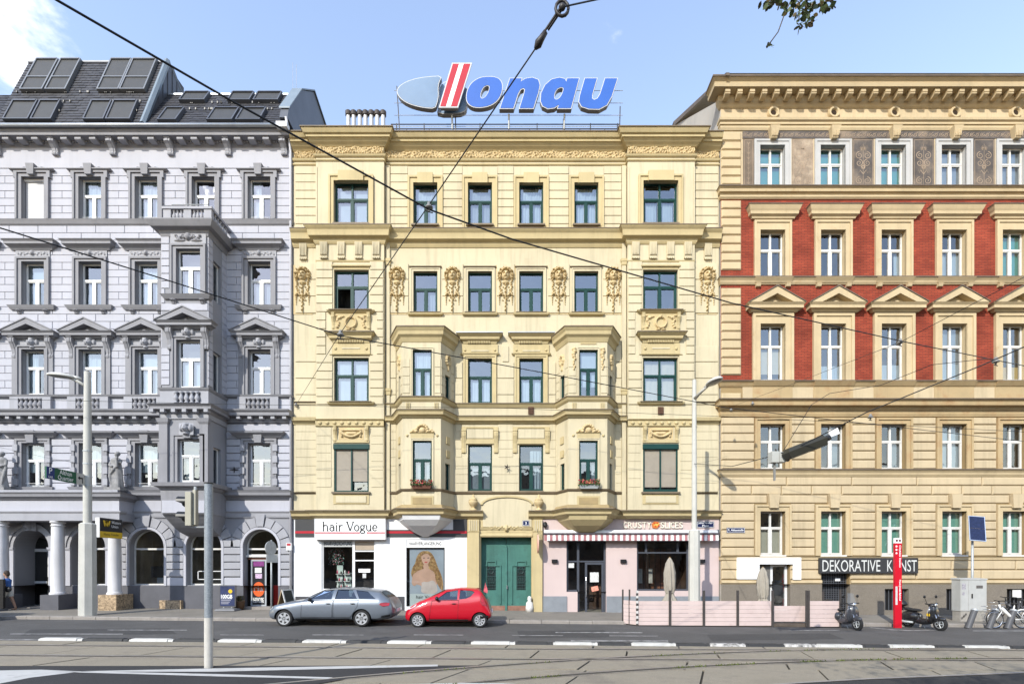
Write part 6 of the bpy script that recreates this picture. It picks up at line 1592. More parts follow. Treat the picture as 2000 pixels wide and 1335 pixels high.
for a in r_ax[:5]:
 c = (rX(a+1), rZ(222.5)); q = MB(); q.cs = True
 q.lathe([(0.12, 0.0), (0.12, -0.05), (0.17, -0.13), (0.24, -0.13), (0.27, -0.02), (0.27, 0.0)], (c[0], ry, c[1]), 20, 'y')
 me = q.mesh('oculus_ring', O_TRIM); smooth_by_angle(me, 40); oc = place('oculus_ring', me, H)
 q = MB(); q.lathe([(0.15, -0.055), (0.15, -0.052)], (c[0], ry, c[1]), 20, 'y'); q.build('oculus_hole', mat('dark_vent_hole', (0.03, 0.018, 0.01), 0.9, 0.2), oc)
q = MB(); q.molding(RX0, RX1, ry, [(rZ(256), 0.04), (rZ(252), 0.08), (rZ(248), 0.08), (rZ(247), 0.13), (rZ(243), 0.13), (rZ(241), 0.2), (rZ(237), 0.22)], el=0.6, er=0); q.build('string_course', O_TRIM, H)
FX0 = rX(1450)
q = MB(); q.box(FX0, RX1, ry-0.02, ry, rZ(271), rZ(256.5)); q.build('sgraffito_frieze', O_SGRAF, H)
def scroll_panel(w, h, mt):
 q = MB(); t = 0.02
 fr = [(-w/2+.05,-h/2+.05),(w/2-.05,-h/2+.05),(w/2-.05,h/2-.05),(-w/2+.05,h/2-.05),(-w/2+.05,-h/2+.05)]
 for a, b in zip(fr[:-1], fr[1:]): ribbon(q, [a, b], 0.018, 0)
 r = min(w*0.2, 0.17)
 if w > 0.7:
  for s_ in (-1, 1):
   for cz, sg in ((-h*0.33, 1), (h*0.17, 1), (h*0.02, -1)):
    pts = spiral(s_*r*1.05, cz, r, 1.6, math.pi/2 if s_ > 0 else math.pi/2, -s_*sg, 26); ribbon(q, pts, [0.03-0.015*k/26 for k in range(27)], 0)
   for k in range(5):
    a = 0.5+0.45*k; ribbon(q, [(s_*0.02, h*0.3), (s_*0.16*math.sin(a), h*0.3+0.16*math.cos(a)*0.9+0.02)], [0.03, 0.008], 0)
   ribbon(q, [(s_*0.02, -h*0.44), (s_*0.1, -h*0.4), (s_*0.25, -h*0.45)], 0.02, 0); ribbon(q, [(0, -h*0.2), (s_*0.14, -h*0.12), (s_*0.2, -h*0.18)], [0.03,0.02,0.01], 0)
  for k in range(8):
   a = k*math.pi/4; ribbon(q, [(0.04*math.cos(a), -h*0.06+0.04*math.sin(a)), (0.1*math.cos(a), -h*0.06+0.1*math.sin(a))], [0.035, 0.05], 0)
 else:
  for k in range(9):
   zz = -h*0.4+h*0.1*k; ribbon(q, [(-0.08, zz+0.09), (0, zz), (0.08, zz+0.09)], [0.012, 0.035, 0.012], 0)
 ribbon(q, [(0, -h*0.44), (0, h*0.4)], 0.014, 0)
 return q.mesh('scroll_drawing', mt)
bounds = [(1451, 1472)] + [(r_ax[i]+38.5, r_ax[i+1]-38.5) for i in range(5)]
tones = [mat('sgraffito_ground_warm', (0.15, 0.115, 0.085), 0.9, 0.3, 1.6, 0.3, 60, fine=0.25), mat('sgraffito_ground_faded', (0.27, 0.21, 0.155), 0.92, 0.3, 2.2, 0.3, 60, fine=0.3, stain=(0.42, 0.34, 0.25), stain_at=(0.5, 0.7), stain_scale=3.0), O_SGRAF, O_SGRAF, O_SGRAF, O_SGRAF]
for i, (a, b) in enumerate(bounds):
 x0, x1, z0, z1 = rX(a), rX(b), rZ(370), rZ(272); w, h = x1-x0, z1-z0
 q = MB(); q.box(x0, x1, ry-0.02, ry, z0, z1); pn = q.build('sgraffito_panel', tones[i], H)
 place('scroll_drawing', scroll_panel(w, h, O_SGRAF_LT), pn, ((x0+x1)/2, ry-0.02, (z0+z1)/2))
q = MB(); x = FX0+0.12; k = 0
while x < RX1-0.2:
 ribbon(q, [(p[0], p[1]) for p in spiral(x, rZ(263.5), 0.11, 1.3, (k % 2)*math.pi, 1 if k % 2 else -1, 14)], 0.022, ry-0.02);
 ribbon(q, [(x-0.12, rZ(263.5)-0.1), (x, rZ(263.5)+0.0), (x+0.12, rZ(263.5)+0.1)], 0.016, ry-0.02); x += 0.235; k += 1
stuff(q.build('scroll_frieze_drawing', O_SGRAF_LT, H))
keyr = MB(); keyr.loft([[(-0.13,-0.2,0),(0.13,-0.2,0),(0.13,0,0),(-0.13,0,0)], [(-0.21,-0.3,0.5),(0.21,-0.3,0.5),(0.21,0,0.5),(-0.21,0,0.5)]])
for k in range(4): keyr.box(-0.12+0.07*k, -0.09+0.07*k, -0.27, -0.15, 0.06, 0.46)
keyr = keyr.mesh('keystone', O_TRIM)
for i, o in enumerate(rops[4]):
 surround(H, o[0], o[1], o[2], o[3], 0.27, 0.07, ry, O_WHITE, th=0.25)
 place('keystone', keyr, H, ((o[0]+o[1])/2, ry, rZ(276)))
q = MB(); q.molding(RX0, RX1, ry, [(rZ(390), 0.04), (rZ(387), 0.1), (rZ(384), 0.1), (rZ(383), 0.06), (rZ(380.5), 0.08), (rZ(379), 0.18), (rZ(374), 0.2), (rZ(371.5), 0.27)], el=0.6, er=0); q.build('string_course', O_TRIM, H)
q = MB(); q.molding(RX0, RX1, ry, [(rZ(371.5)+0.001, 0.29), (rZ(370.5)+0.02, 0.29)], el=0.6, er=0); q.build('ledge_cover', O_CAP, H)
for i, o in enumerate(rops[3]):
 surround(H, o[0], o[1], o[2]-0.03, o[3], 0.28, 0.11, ry, O_TRIM, th=0.42)
 zt = rZ(408); w0, w1 = o[0]-0.3, o[1]+0.3
 q = MB(); q.molding(w0, w1, ry, [(zt-0.5, 0.1), (zt-0.42, 0.13), (zt-0.36, 0.22), (zt-0.24, 0.23), (zt-0.16, 0.27), (zt, 0.33)]); q.build('window_hood', O_TRIM, H)
 q = MB(); q.molding(w0, w1, ry, [(zt+0.001, 0.35), (zt+0.035, 0.35)]); q.build('hood_cover', O_CAP, H)
q = MB(); q.molding(rX(1407.5), RX1, ry, [(rZ(556.5), 0.05), (rZ(553), 0.1), (rZ(550), 0.12), (rZ(545.5), 0.2)], el=0.6, er=0); q.build('string_course', O_TRIM, H)
q = MB(); q.molding(rX(1407.5), RX1, ry, [(rZ(545.5)+0.001, 0.22), (rZ(544)+0.01, 0.22)], el=0.6, er=0); q.build('ledge_cover', O_CAP, H)
for i, o in enumerate(rops[3]):
 q = MB(); q.molding(o[0]-0.25, o[1]+0.25, ry, [(rZ(554), 0.1), (rZ(551), 0.14), (rZ(545.4), 0.24)], el=0.2, er=0.2); q.build('sill_break', O_TRIM, H)
 for s_ in (-1, 1):
  q = MB(); c = (o[0]+o[1])/2+s_*0.68; q.polyx([(ry,0),(ry-0.12,0.03),(ry-0.16,0.16),(ry,0.16)], c-0.1, c+0.1); q.build('sill_bracket', O_TRIM, H, (0, 0, rZ(562.5)))
for i, o in enumerate(rops[2]):
 surround(H, o[0], o[1], o[2]-0.05, o[3], 0.36, 0.13, ry, O_TRIM, th=0.46)
 pediment(H, (o[0]+o[1])/2+0.02, rZ(607.5), 2.42, 0.92, 0.42, ry, O_TRIM, O_CAP)
q = MB(); q.molding(RX0, RX1, ry, [(rZ(756), 0.03), (rZ(753), 0.08), (rZ(749.5), 0.12), (rZ(746.5), 0.18)], el=0.6, er=0); q.build('string_course', O_STAIN, H)
q = MB(); q.molding(RX0, RX1, ry, [(rZ(746.5)+0.001, 0.2), (rZ(745)+0.01, 0.2)], el=0.6, er=0); q.build('ledge_cover', O_CAP, H)
for i, o in enumerate(rops[2]):
 q = MB(); q.molding(o[0]-0.33, o[1]+0.33, ry, [(rZ(785), 0.05), (rZ(756), 0.05), (rZ(754), 0.1), (rZ(746.4), 0.22)], el=0.1, er=0.1); q.build('window_apron', O_STAIN, H)
q = MB(); q.box(rX(1450), RX1, ry-0.03, ry, rZ(784), rZ(756)); q.build('apron_band', O_WALL, H)
q = MB(); q.molding(RX0, RX1, ry, [(rZ(814), 0.06), (rZ(809), 0.1), (rZ(804), 0.1), (rZ(801), 0.18), (rZ(797), 0.22), (rZ(796), 0.4), (rZ(789), 0.42), (rZ(786), 0.5)], el=0.5, er=0); q.build('cornice', O_STAIN, H)
q = MB(); q.molding(RX0, RX1, ry, [(rZ(786)+0.001, 0.52), (rZ(785)+0.02, 0.52)], el=0.5, er=0); q.build('cornice_cover', O_CAP, H)
for i, o in enumerate(rops[1]):
 surround(H, o[0], o[1], o[2]-0.03, o[3], 0.26, 0.12, ry, O_STAIN, th=0.27)
q = MB(); q.molding(RX0, RX1, ry, [(rZ(931), 0.04), (rZ(927), 0.1), (rZ(923), 0.12), (rZ(918.5), 0.2)], el=0.6, er=0); q.build('string_course', O_TRIM, H)
q = MB(); q.molding(RX0, RX1, ry, [(rZ(918.5)+0.001, 0.22), (rZ(917)+0.01, 0.22)], el=0.6, er=0); q.build('ledge_cover', O_CAP, H)
key0 = MB(); key0.loft([[(-0.19,-0.2,0),(0.19,-0.2,0),(0.19,0,0),(-0.19,0,0)], [(-0.25,-0.22,0.63),(0.25,-0.22,0.63),(0.25,0,0.63),(-0.25,0,0.63)]]); key0 = key0.mesh('keystone', O_WALL)
for i, o in enumerate(rops[0]):
 surround(H, o[0], o[1], o[2]-0.03, o[3], 0.26, 0.12, ry, O_TRIM, th=0.3)
 place('keystone', key0, H, ((o[0]+o[1])/2, ry, rZ(992)))
 q = MB(); q.box(o[0]-0.02, o[1]+0.02, ry-0.1, ry+0.2, o[2]-0.07, o[2]-0.005); q.build('window_sill', W_OLDWHITE, H)
q = MB(); q.molding(RX0, RX1, ry, [(rZ(1094), 0.04), (rZ(1092), 0.08), (rZ(1089), 0.08), (rZ(1086), 0.13)], el=0.5, er=0); q.build('string_course', O_TRIM, H)
for x0, x1 in ((RX0, door1[0]-0.02), (door1[1]+0.02, door2[0]-0.02), (door2[1]+0.02, RX1)):
 q = MB(); q.molding(x0, x1, ry, [(rZ(1140), 0.05), (rZ(1137), 0.12), (rZ(1132), 0.1)], el=0, er=0); q.build('plinth_cap', O_TRIM, H)
for x0, x1, z0, z1 in base_o:
 q = MB(); q.box(x0, x1, ry+0.2, ry+0.24, z0, z1); bw_ = q.build('basement_window', BLACK, H)
 for k in range(6):
  q = MB(); xx = x0+0.12+(x1-x0-0.24)*k/5; q.box(xx-0.015, xx+0.015, ry+0.08, ry+0.11, z0, z1); q.build('bar', DARKZINC, bw_)
q = MB(); q.box(rX(1974), rX(1991), ry-0.09, ry-0.07, rZ(1166), rZ(1151)); q.build('vent_plate', W_OLDWHITE, H)
q = MB(); t = 0.11; x0, x1, zb, zt = rX(1508), rX(1541), street(12)-0.02, door1[3]; yy = ry+0.16
q.box(x0, x0+t, yy, yy+0.08, zb, zt); q.box(x1-t, x1, yy, yy+0.08, zb, zt); q.box(x0+t, x1-t, yy, yy+0.08, zt-t, zt); q.box(x0+t, x1-t, yy, yy+0.08, zb, zb+t*1.6)
dr = q.build('shop_door', W_WHITE, H)
q = MB(); q.quad((x0+t,yy+0.04,zb+t),(x1-t,yy+0.04,zb+t),(x1-t,yy+0.04,zt-t),(x0+t,yy+0.04,zt-t)); q.build('pane', GLASS_SHINY, dr)
q = MB(); q.tube([(x0+0.06,yy-0.06,Z(1150)),(x0+0.06,yy-0.09,Z(1142)),(x0+0.06,yy-0.06,Z(1134))], 0.02, 6); q.build('handle', BLACK, dr)
q = MB(); q.box(door1[0], x0, yy, yy+0.05, zb, zt); q.build('side_panel', mat('grey_door_side', (0.12, 0.115, 0.11), 0.7, 0.2), H)
rm = MB(); rm.box(door1[0], door1[1], yy+0.1, 2.4, -1, zt); rm.f = rm.f[:2]+rm.f[3:]; rm.m = rm.m[1:]; rm.smooth = rm.smooth[1:]; rm.build('room_interior', ROOM, H)
q = MB(); x0, x1 = door2[0], door2[1]; zb, zt = street(14)-0.02, door2[3]
q.box(x0, x1, ry+0.3, ry+0.33, zb, zt); gb_ = q.build('shop_entrance', BLACK, H)
q = MB()
for k in range(12): xx = x0+0.03+(x1-x0-0.06)*k/11; q.box(xx-0.012, xx+0.012, ry+0.2, ry+0.22, zb, zt)
for k in range(20): zz = zb+(zt-zb)*k/19; q.box(x0, x1, ry+0.19, ry+0.2, zz-0.012, zz+0.012)
q.build('roller_grille', DARKZINC, gb_)
sticker(gb_, rX(1636), rX(1646), rZ(1134), rZ(1128), ry+0.18, LETTER_W)
# shops, signs and things on the houses
H = bpy.data.objects['yellow_house']
def box_room(x0, x1, y0, y1, z0, z1, mt, parent, name='room_interior'):
 rm = MB(); rm.box(x0, x1, y0, y1, z0, z1); rm.f = rm.f[:2]+rm.f[3:]; rm.m = rm.m[1:]; rm.smooth = rm.smooth[1:]
 return rm.build(name, mt, parent)
def frame_rect(q, x0, x1, z0, z1, t, y0, y1, bot=True):
 q.box(x0, x0+t, y0, y1, z0, z1); q.box(x1-t, x1, y0, y1, z0, z1); q.box(x0+t, x1-t, y0, y1, z1-t, z1)
 if bot: q.box(x0+t, x1-t, y0, y1, z0, z0+t)
def pane(parent, x0, x1, z0, z1, y, g=None):
 q = MB(); q.quad((x0,y,z0),(x1,y,z0),(x1,y,z1),(x0,y,z1)); return q.build('pane', g or GLASS_SHOP, parent)
def card(parent, name, x0, x1, z0, z1, y, mt, d=0.006):
 q = MB(); q.box(x0, x1, y-d, y, z0, z1); return q.build(name, mt, parent)
FASCIA = mat('black_fascia_board', (0.035, 0.035, 0.037), 0.5, 0.1, 2.0)
DADO_DK = mat('dark_shop_dado', (0.055, 0.055, 0.06), 0.8, 0.15, 2.0)
DADO_GY = mat('speckled_grey_dado', (0.20, 0.215, 0.235), 0.85, 0.12, 2.0, 0.3, 60, fine=0.12)
card(H, 'fascia_board', X(577), X(912), Z(1048), Z(1014), -0.004, FASCIA, 0.03)
card(H, 'fascia_panel', X(753), X(885), Z(1034), Z(1012), -0.035, WHITE_PAINT, 0.01)
card(H, 'fascia_stripe', X(577), X(912), Z(1041), Z(1036.5), -0.035, RED_SIGN, 0.008)
for a, b in ((577, 627), (734, 790), (872, 912)): card(H, 'dado', X(a), X(b), -1.0, Z(1164), -0.001, DADO_DK, 0.02)
card(H, 'dado', X(627), X(734), -1.0, Z(1164), -0.001, DADO_DK, 0.02)
o = SHOPO[0]; q = MB(); frame_rect(q, o[0], o[1], o[2], o[3], 0.07, 0.05, 0.14); q.box(X(687.5), X(692.5), 0.05, 0.14, o[2]+0.07, o[3]-0.07)
q.box(X(692.5), o[1]-0.07, 0.05, 0.14, Z(1095), Z(1092.5)); q.box(X(692.5), o[1]-0.07, 0.05, 0.14, Z(1076.5), Z(1074))
sw = q.build('shop_window', W_WHITE, H)
pane(sw, X(632), X(687), o[2], Z(1067), 0.1); pane(sw, X(692.5), X(732), o[2], Z(1095), 0.1); pane(sw, X(692.5), X(732), Z(1092), Z(1077), 0.1)
card(sw, 'sign_strip', X(632), X(687), Z(1067), Z(1054), 0.08, mat('pale_grey_strip', (0.42, 0.43, 0.43), 0.5, 0.1), 0.02)
place('lettering', text_mesh('HAARVERDICHTUNG', h=0.2, w=1.28, extr=0.004, mat_=LETTER_B, bold=0.02), sw, (X(659.5), 0.06, Z(1060.5)))
card(sw, 'beige_panel', X(692.5), X(731), Z(1073), Z(1055), 0.1, mat('beige_panel_paint', (0.33, 0.27, 0.21), 0.7, 0.1), 0.02)
DKROOM = mat('hair_shop_interior', (0.035, 0.03, 0.032), 0.9, 0.6, 2.5)
box_room(o[0], o[1], 0.2, 2.2, o[2]-0.1, o[3], DKROOM, sw)
card(sw, 'notice', X(699), X(722), Z(1117), Z(1110), 0.095, LETTER_W); card(sw, 'notice', X(707), X(714), Z(1128), Z(1119), 0.095, mat('grey_notice', (0.5, 0.5, 0.5), 0.6, 0.3, 20))
SHELFM = mat('pale_shelf_back', (0.42, 0.5, 0.47), 0.7, 0.15, 3); BOT = [mat('white_bottle', (0.7, 0.7, 0.7), 0.4, 0), mat('dark_bottle', (0.03, 0.03, 0.03), 0.3, 0), mat('rose_bottle', (0.5, 0.12, 0.18), 0.4, 0)]
for i, (a, b, t, bt) in enumerate(((648, 660, 1103, 1150), (663, 677, 1118, 1150))):
 card(sw, 'display_shelf', X(a), X(b), Z(bt), Z(t), 0.72, SHELFM, 0.04)
 for k in range(3):
  zz = Z(bt)+0.02+0.34*k
  card(sw, 'shelf_board', X(a), X(b), zz-0.02, zz, 0.7, W_WHITE, 0.2)
  for j in range(3):
   q = MB(); q.cs = True; hh = random.uniform(0.12, 0.22); q.lathe([(0.035,0),(0.035,hh*0.7),(0.012,hh*0.8),(0.012,hh)], (X(a)+0.06+0.09*j, 0.58, zz+0.002), 8); q.build('bottle', BOT[(i+j+k) % 3], sw)
q = MB()
for k in range(260):
 x = random.uniform(X(634), X(664)); z = random.uniform(Z(1102), Z(1070))
 if (x-X(634))/(X(664)-X(634)) + (z-Z(1102))/(Z(1070)-Z(1102))*0.4 > 1.1 and random.random() < 0.7: continue
 a = random.uniform(0, 6.28); s = random.uniform(0.02, 0.05); q.cm = random.randint(0, 2)
 q.add([(x, 0.5, z), (x+s*math.cos(a), 0.5+random.uniform(-.02,.02), z+s*math.sin(a)), (x+s*math.cos(a+1), 0.52, z+s*math.sin(a+1))], [(0,1,2)])
stuff(q.build('window_decoration', [mat('leaf_green_deco', (0.08, 0.2, 0.14), 0.8, 0), mat('pink_deco', (0.45, 0.16, 0.2), 0.8, 0), mat('pale_deco', (0.35, 0.5, 0.48), 0.8, 0)], sw))
o = SHOPO[1]; q = MB(); frame_rect(q, o[0], o[1], o[2], o[3], 0.06, 0.0, 0.1); q.box(o[0]+0.06, o[1]-0.06, 0.0, 0.1, Z(1068.5), Z(1067)); sw2 = q.build('shop_window', W_WHITE, H)
card(sw2, 'sign_strip', o[0]+0.06, o[1]-0.06, Z(1067), Z(1052.5), 0.05, WHITE_SIGN, 0.02)
place('lettering', text_mesh('HAARVERLÄNGERUNG', h=0.19, w=1.5, extr=0.004, mat_=LETTER_B, bold=0.02), sw2, (X(830), 0.03, Z(1060)))
box_room(o[0], o[1], 0.16, 0.8, o[2]-0.1, o[3], mat('grey_window_back', (0.28, 0.28, 0.26), 0.9, 0.2), sw2)
pane(sw2, o[0]+0.06, o[1]-0.06, o[2]+0.06, Z(1068), 0.07)
px0, px1, pz0, pz1 = X(799), X(866), Z(1186), Z(1071)
po = card(None, 'salon_poster', px0, px1, pz0, pz1, 0.15, mat('poster_ground', (0.27, 0.31, 0.37), 0.5, 0.15, 1.2), 0.006)
tag(po, 'tall salon poster of a long-haired blonde woman in the shop window', 'poster')
def blob(name, pts, mt, lay, parent=po, sm=2):
 P = pts
 for _ in range(sm):
  n = []
  for i in range(len(P)):
   a, b = P[i], P[(i+1) % len(P)]; n += [(a[0]*.75+b[0]*.25, a[1]*.75+b[1]*.25), (a[0]*.25+b[0]*.75, a[1]*.25+b[1]*.75)]
  P = n
 q = MB(); q.poly([(X(799+p[0]), Z(1071+p[1])) for p in P], 0.144-0.002*lay, 0.1445-0.002*(lay-1)); return q.build(name, mt, parent)
HAIR = mat('print_blonde', (0.20, 0.10, 0.035), 0.5, 0.45, 9.0, stain=(0.46, 0.30, 0.13), stain_at=(0.45, 0.65), stain_scale=7); SKIN = mat('print_skin', (0.47, 0.29, 0.22), 0.5, 0.12, 3); DRESS = mat('print_dress', (0.46, 0.39, 0.37), 0.5, 0.15, 3); LIP = mat('print_lip', (0.42, 0.06, 0.06), 0.5, 0)
blob('print_hair', [(30,3),(20,6),(13,16),(11,28),(5,36),(2,50),(8,62),(14,52),(24,44),(44,40),(50,52),(54,66),(60,78),(66,84),(66,66),(62,50),(56,38),(50,20),(42,6)], HAIR, 1)
blob('print_shoulder', [(4,62),(6,50),(14,44),(24,40),(34,37),(44,42),(52,52),(54,66),(52,78),(54,88),(24,88),(24,72),(14,70)], SKIN, 2)
blob('print_neck', [(26,30),(36,28),(38,40),(28,42)], SKIN, 3, sm=1)
blob('print_dress', [(24,62),(34,66),(46,60),(53,70),(56,88),(22,88),(23,74)], DRESS, 3)
blob('print_hair_lock', [(43,26),(46,38),(50,48),(50,60),(57,74),(64,84),(62,66),(62,50),(54,36),(50,24)], HAIR, 4)
blob('print_hair_lock', [(22,10),(16,18),(15,28),(9,38),(6,50),(12,46),(19,36),(22,24)], HAIR, 4)
blob('print_face', [(22,12),(26,7),(36,7),(41,14),(40,24),(34,32),(29,32),(24,24)], SKIN, 5)
blob('print_fringe', [(21,16),(24,7),(32,3),(42,6),(45,18),(41,16),(36,9),(28,10)], HAIR, 6)
blob('print_lips', [(28,25.4),(32,24.4),(36,25),(32,28)], LIP, 6, sm=1)
for x in (28, 36.4): blob('print_eye', [(x-2,17),(x+2,16.6),(x+1.6,18.4),(x-1.8,18.4)], LETTER_B, 6, sm=1)
blob('print_arm', [(3,66),(6,56),(16,58),(32,54),(36,58),(30,64),(16,68),(8,74)], SKIN, 5)
blob('print_footer', [(0.3,88),(66.7,88),(66.7,114.7),(0.3,114.7)], mat('poster_footer', (0.40, 0.45, 0.47), 0.5, 0.05), 3, sm=0)
place('lettering', text_mesh('hair Vogue', h=0.2, w=0.95, extr=0.002, mat_=LETTER_B), po, (X(832), 0.126, Z(1166)))
def stroke_text(word, h, w, mt, y=0.0, t=0.11):
 q = MB(); x = 0.0; T = t
 def line(pts, tt=T): ribbon(q, [(x+p[0], p[1]) for p in pts], tt, 0, 0.006)
 def arc(cx, cz, rx, rz, a0, a1, tt=T, n=14): line([(cx+rx*math.cos(R(a0+(a1-a0)*k/n)), cz+rz*math.sin(R(a0+(a1-a0)*k/n))) for k in range(n+1)], tt)
 def serif(cx, z, wd=0.2): line([(cx-wd/2, z), (cx+wd/2, z)], T*0.7)
 for ch in word:
  if ch == 'h': line([(0.1,0),(0.1,1)]); arc(0.3,0.4,0.2,0.22,180,0); line([(0.5,0.4),(0.5,0)]); serif(0.1,0); serif(0.5,0); serif(0.06,0.98,0.12); x += 0.68
  elif ch == 'a': arc(0.24,0.2,0.19,0.2,0,360); arc(0.24,0.42,0.19,0.2,150,0); line([(0.43,0.42),(0.43,0.06),(0.5,0.02)]); x += 0.6
  elif ch == 'i': line([(0.1,0),(0.1,0.62)]); serif(0.1,0); serif(0.06,0.6,0.12); line([(0.1,0.78),(0.1,0.88)], T*1.4); x += 0.28
  elif ch == 'r': line([(0.1,0),(0.1,0.62)]); arc(0.3,0.38,0.2,0.22,180,50); serif(0.1,0); serif(0.06,0.6,0.12); x += 0.5
  elif ch == 'V': line([(0.04,1),(0.36,0)], T*1.15); line([(0.36,0),(0.66,1)], T*0.8); serif(0.05,0.98,0.24); serif(0.66,0.98,0.22); x += 0.74
  elif ch == 'o': arc(0.25,0.31,0.21,0.3,0,360,n=20); x += 0.56
  elif ch == 'g': arc(0.24,0.4,0.17,0.2,0,360,n=18); line([(0.36,0.55),(0.52,0.62)]); arc(0.26,-0.1,0.22,0.15,0,360,n=18); line([(0.12,0.24),(0.1,0.12),(0.2,0.06),(0.36,0.04)]); x += 0.56
  elif ch == 'u': line([(0.1,0.62),(0.1,0.2)]); arc(0.29,0.22,0.19,0.21,180,360); line([(0.48,0.62),(0.48,0)]); serif(0.06,0.6,0.12); serif(0.44,0.6,0.12); serif(0.52,0,0.12); x += 0.64
  elif ch == 'e': line([(0.06,0.32),(0.44,0.32)], T*0.7); arc(0.25,0.31,0.2,0.3,0,320,n=20); x += 0.54
  else: x += 0.28
 zs = [v[2] for v in q.v]; xs = [v[0] for v in q.v]; cx = (min(xs)+max(xs))/2; sx = w/(max(xs)-min(xs)); sz = h
 q.v = [((v[0]-cx)*sx, v[1], v[2]*sz) for v in q.v]
 return q.mesh('lettering', mt)
sx0, sx1, sz0, sz1, sy = X(614, -0.25), X(753, -0.25), Z(1053, -0.25), Z(1012, -0.25), -0.25
q = MB(); q.box(sx0, sx1, sy, -0.035, sz0, sz1); sg = q.build('shop_sign', WHITE_SIGN, None); tag(sg, 'white light box sign reading hair Vogue with red line', 'sign')
place('lettering', stroke_text('hair Vogue', 0.42, 2.5, LETTER_B), sg, ((sx0+sx1)/2, sy-0.006, Z(1036, sy)))
for a, b in ((614.5, 703), (716, 752.5)): card(sg, 'red_stripe', X(a, sy), X(b, sy), Z(1041, sy), Z(1038.5, sy), sy-0.001, RED_SIGN, 0.003)
q = MB(); frame_rect(q, sx0, sx1, sz0, sz1, 0.025, sy-0.012, sy-0.001); q.build('sign_rim', mat('pale_rim', (0.55, 0.55, 0.56), 0.4, 0), sg)
for a, b in ((1041, 1107), (1184.5, 1404)): card(H, 'dado', X(a), X(b), -1.2, Z(1163.5), -0.121 if a == 1041 and False else -0.001, DADO_GY, 0.05)
FB = SHOPO[3]; q = MB(); t = 0.09; y0_, y1_ = 0.12, 0.2
gx0, gx1 = SHOPO[3][0], SHOPO[4][1]
frame_rect(q, gx0, gx1, Z(1155), Z(1054), t, y0_, y1_, bot=False); q.box(gx0+t, X(1129), y0_, y1_, Z(1155), Z(1155)+t); q.box(X(1127.5), X(1132), y0_, y1_, -0.3, Z(1054)-t); q.box(X(1132), gx1-t, y0_, y1_, Z(1097), Z(1094)); q.box(gx0+t, X(1127.5), y0_, y1_, Z(1097), Z(1094)); q.box(gx1-t, gx1, y0_, y1_, -0.3, Z(1155))
sd_ = q.build('shop_front', W_ANTH, H)
pane(sd_, gx0+t, X(1128), Z(1155), Z(1054)-t, 0.16); pane(sd_, X(1132), gx1-t, Z(1095), Z(1054)-t, 0.16)
q = MB(); dx0, dx1, dz0, dz1 = X(1143), gx1-t-0.01, -0.22, Z(1097.5); frame_rect(q, dx0, dx1, dz0, dz1, 0.1, 0.08, 0.14); q.box(X(1132)+0.01, dx0-0.01, 0.1, 0.12, dz0, dz0+0.1); dl = q.build('shop_door', W_ANTH, H)
pane(dl, dx0+0.1, dx1-0.1, dz0+0.1, dz1-0.1, 0.11); pane(dl, X(1132), dx0, dz0, dz1, 0.12)
q = MB(); q.tube([(dx0+0.04,0.02,Z(1165)),(dx0+0.04,-0.01,Z(1160)),(dx0+0.04,-0.01,Z(1132)),(dx0+0.04,0.02,Z(1127))], 0.02, 6); q.build('handle', CHROME, dl)
card(dl, 'menu_sheet', X(1153), X(1170), Z(1136), Z(1117), 0.105, mat('menu_print', (0.6, 0.6, 0.58), 0.6, 0.4, 16));
o_ = card(dl, 'open_note', -0.16, 0.16, -0.11, 0.11, 0, mat('orange_note', (0.7, 0.28, 0.2), 0.6, 0.4, 9)); o_.location = (X(1162.5), 0.1, Z(1149)); o_.rotation_euler = (0, R(-12), 0)
card(sd_, 'menu_sheet', X(1111), X(1122), Z(1108), Z(1099), 0.155, mat('menu_print', (0.6,0.6,0.58)))
REST = mat('brown_restaurant_interior', (0.065, 0.035, 0.022), 0.8, 0.7, 1.5)
box_room(gx0-0.2, gx1+0.2, 0.31, 2.5, -0.3, Z(1054), REST, sd_)
q = MB(); q.box(dx0, dx1, -0.12, 0.3, -1.0, -0.2); q.build('door_step', KERB, H)
o = SHOPO[5]; q = MB(); frame_rect(q, o[0], o[1], o[2], o[3], 0.08, 0.1, 0.18); q.box(o[0]+0.08, o[1]-0.08, 0.1, 0.18, Z(1080), Z(1077));
for a in (1263, 1325): q.box(X(a)-0.05, X(a)+0.05, 0.1, 0.18, Z(1077), o[3]-0.08)
sw3 = q.build('shop_window', W_ANTH, H); pane(sw3, o[0]+0.08, o[1]-0.08, o[2]+0.08, o[3]-0.08, 0.14)
box_room(o[0]-0.2, o[1]+0.2, 0.31, 2.5, o[2]-0.4, o[3], REST, sw3)
for a in (1262, 1283): card(sw3, 'wall_picture', X(a), X(a+8), Z(1140), Z(1110), 1.4, mat('pale_picture', (0.35, 0.33, 0.3), 0.7, 0.5, 3))
WOODP = mat('warm_wood_panel', (0.16, 0.06, 0.03), 0.6, 0.4, 3)
for k in range(8): card(sw3, 'wood_panel', X(1248+12*k), X(1258+12*k), o[2], o[3]-0.3, 2.3, WOODP, 0.03)
lm = MB(); lm.box(-0.13, 0.13, -0.12, 0, -0.08, 0.08); lm = lm.mesh('wall_lamp', BLACK)
for px, nm in ((1083, 'left of the pink shop door'), (1217, 'right of the pink shop door'), (1370, 'right of the large pink shop window')):
 tag(place('wall_lamp', lm, None, (X(px), 0, Z(1095))), 'small black box wall lamp ' + nm, 'lamp', 'black wall lamps')
A = empty('awning', (X(1232), 0, Z(1040))); tag(A, 'rolled-in awning with red and white striped valance over pink shop', 'awning'); A.location = (0, 0, 0)
ax0, ax1, ay = X(1063, -0.4), X(1403, -0.4), -0.42
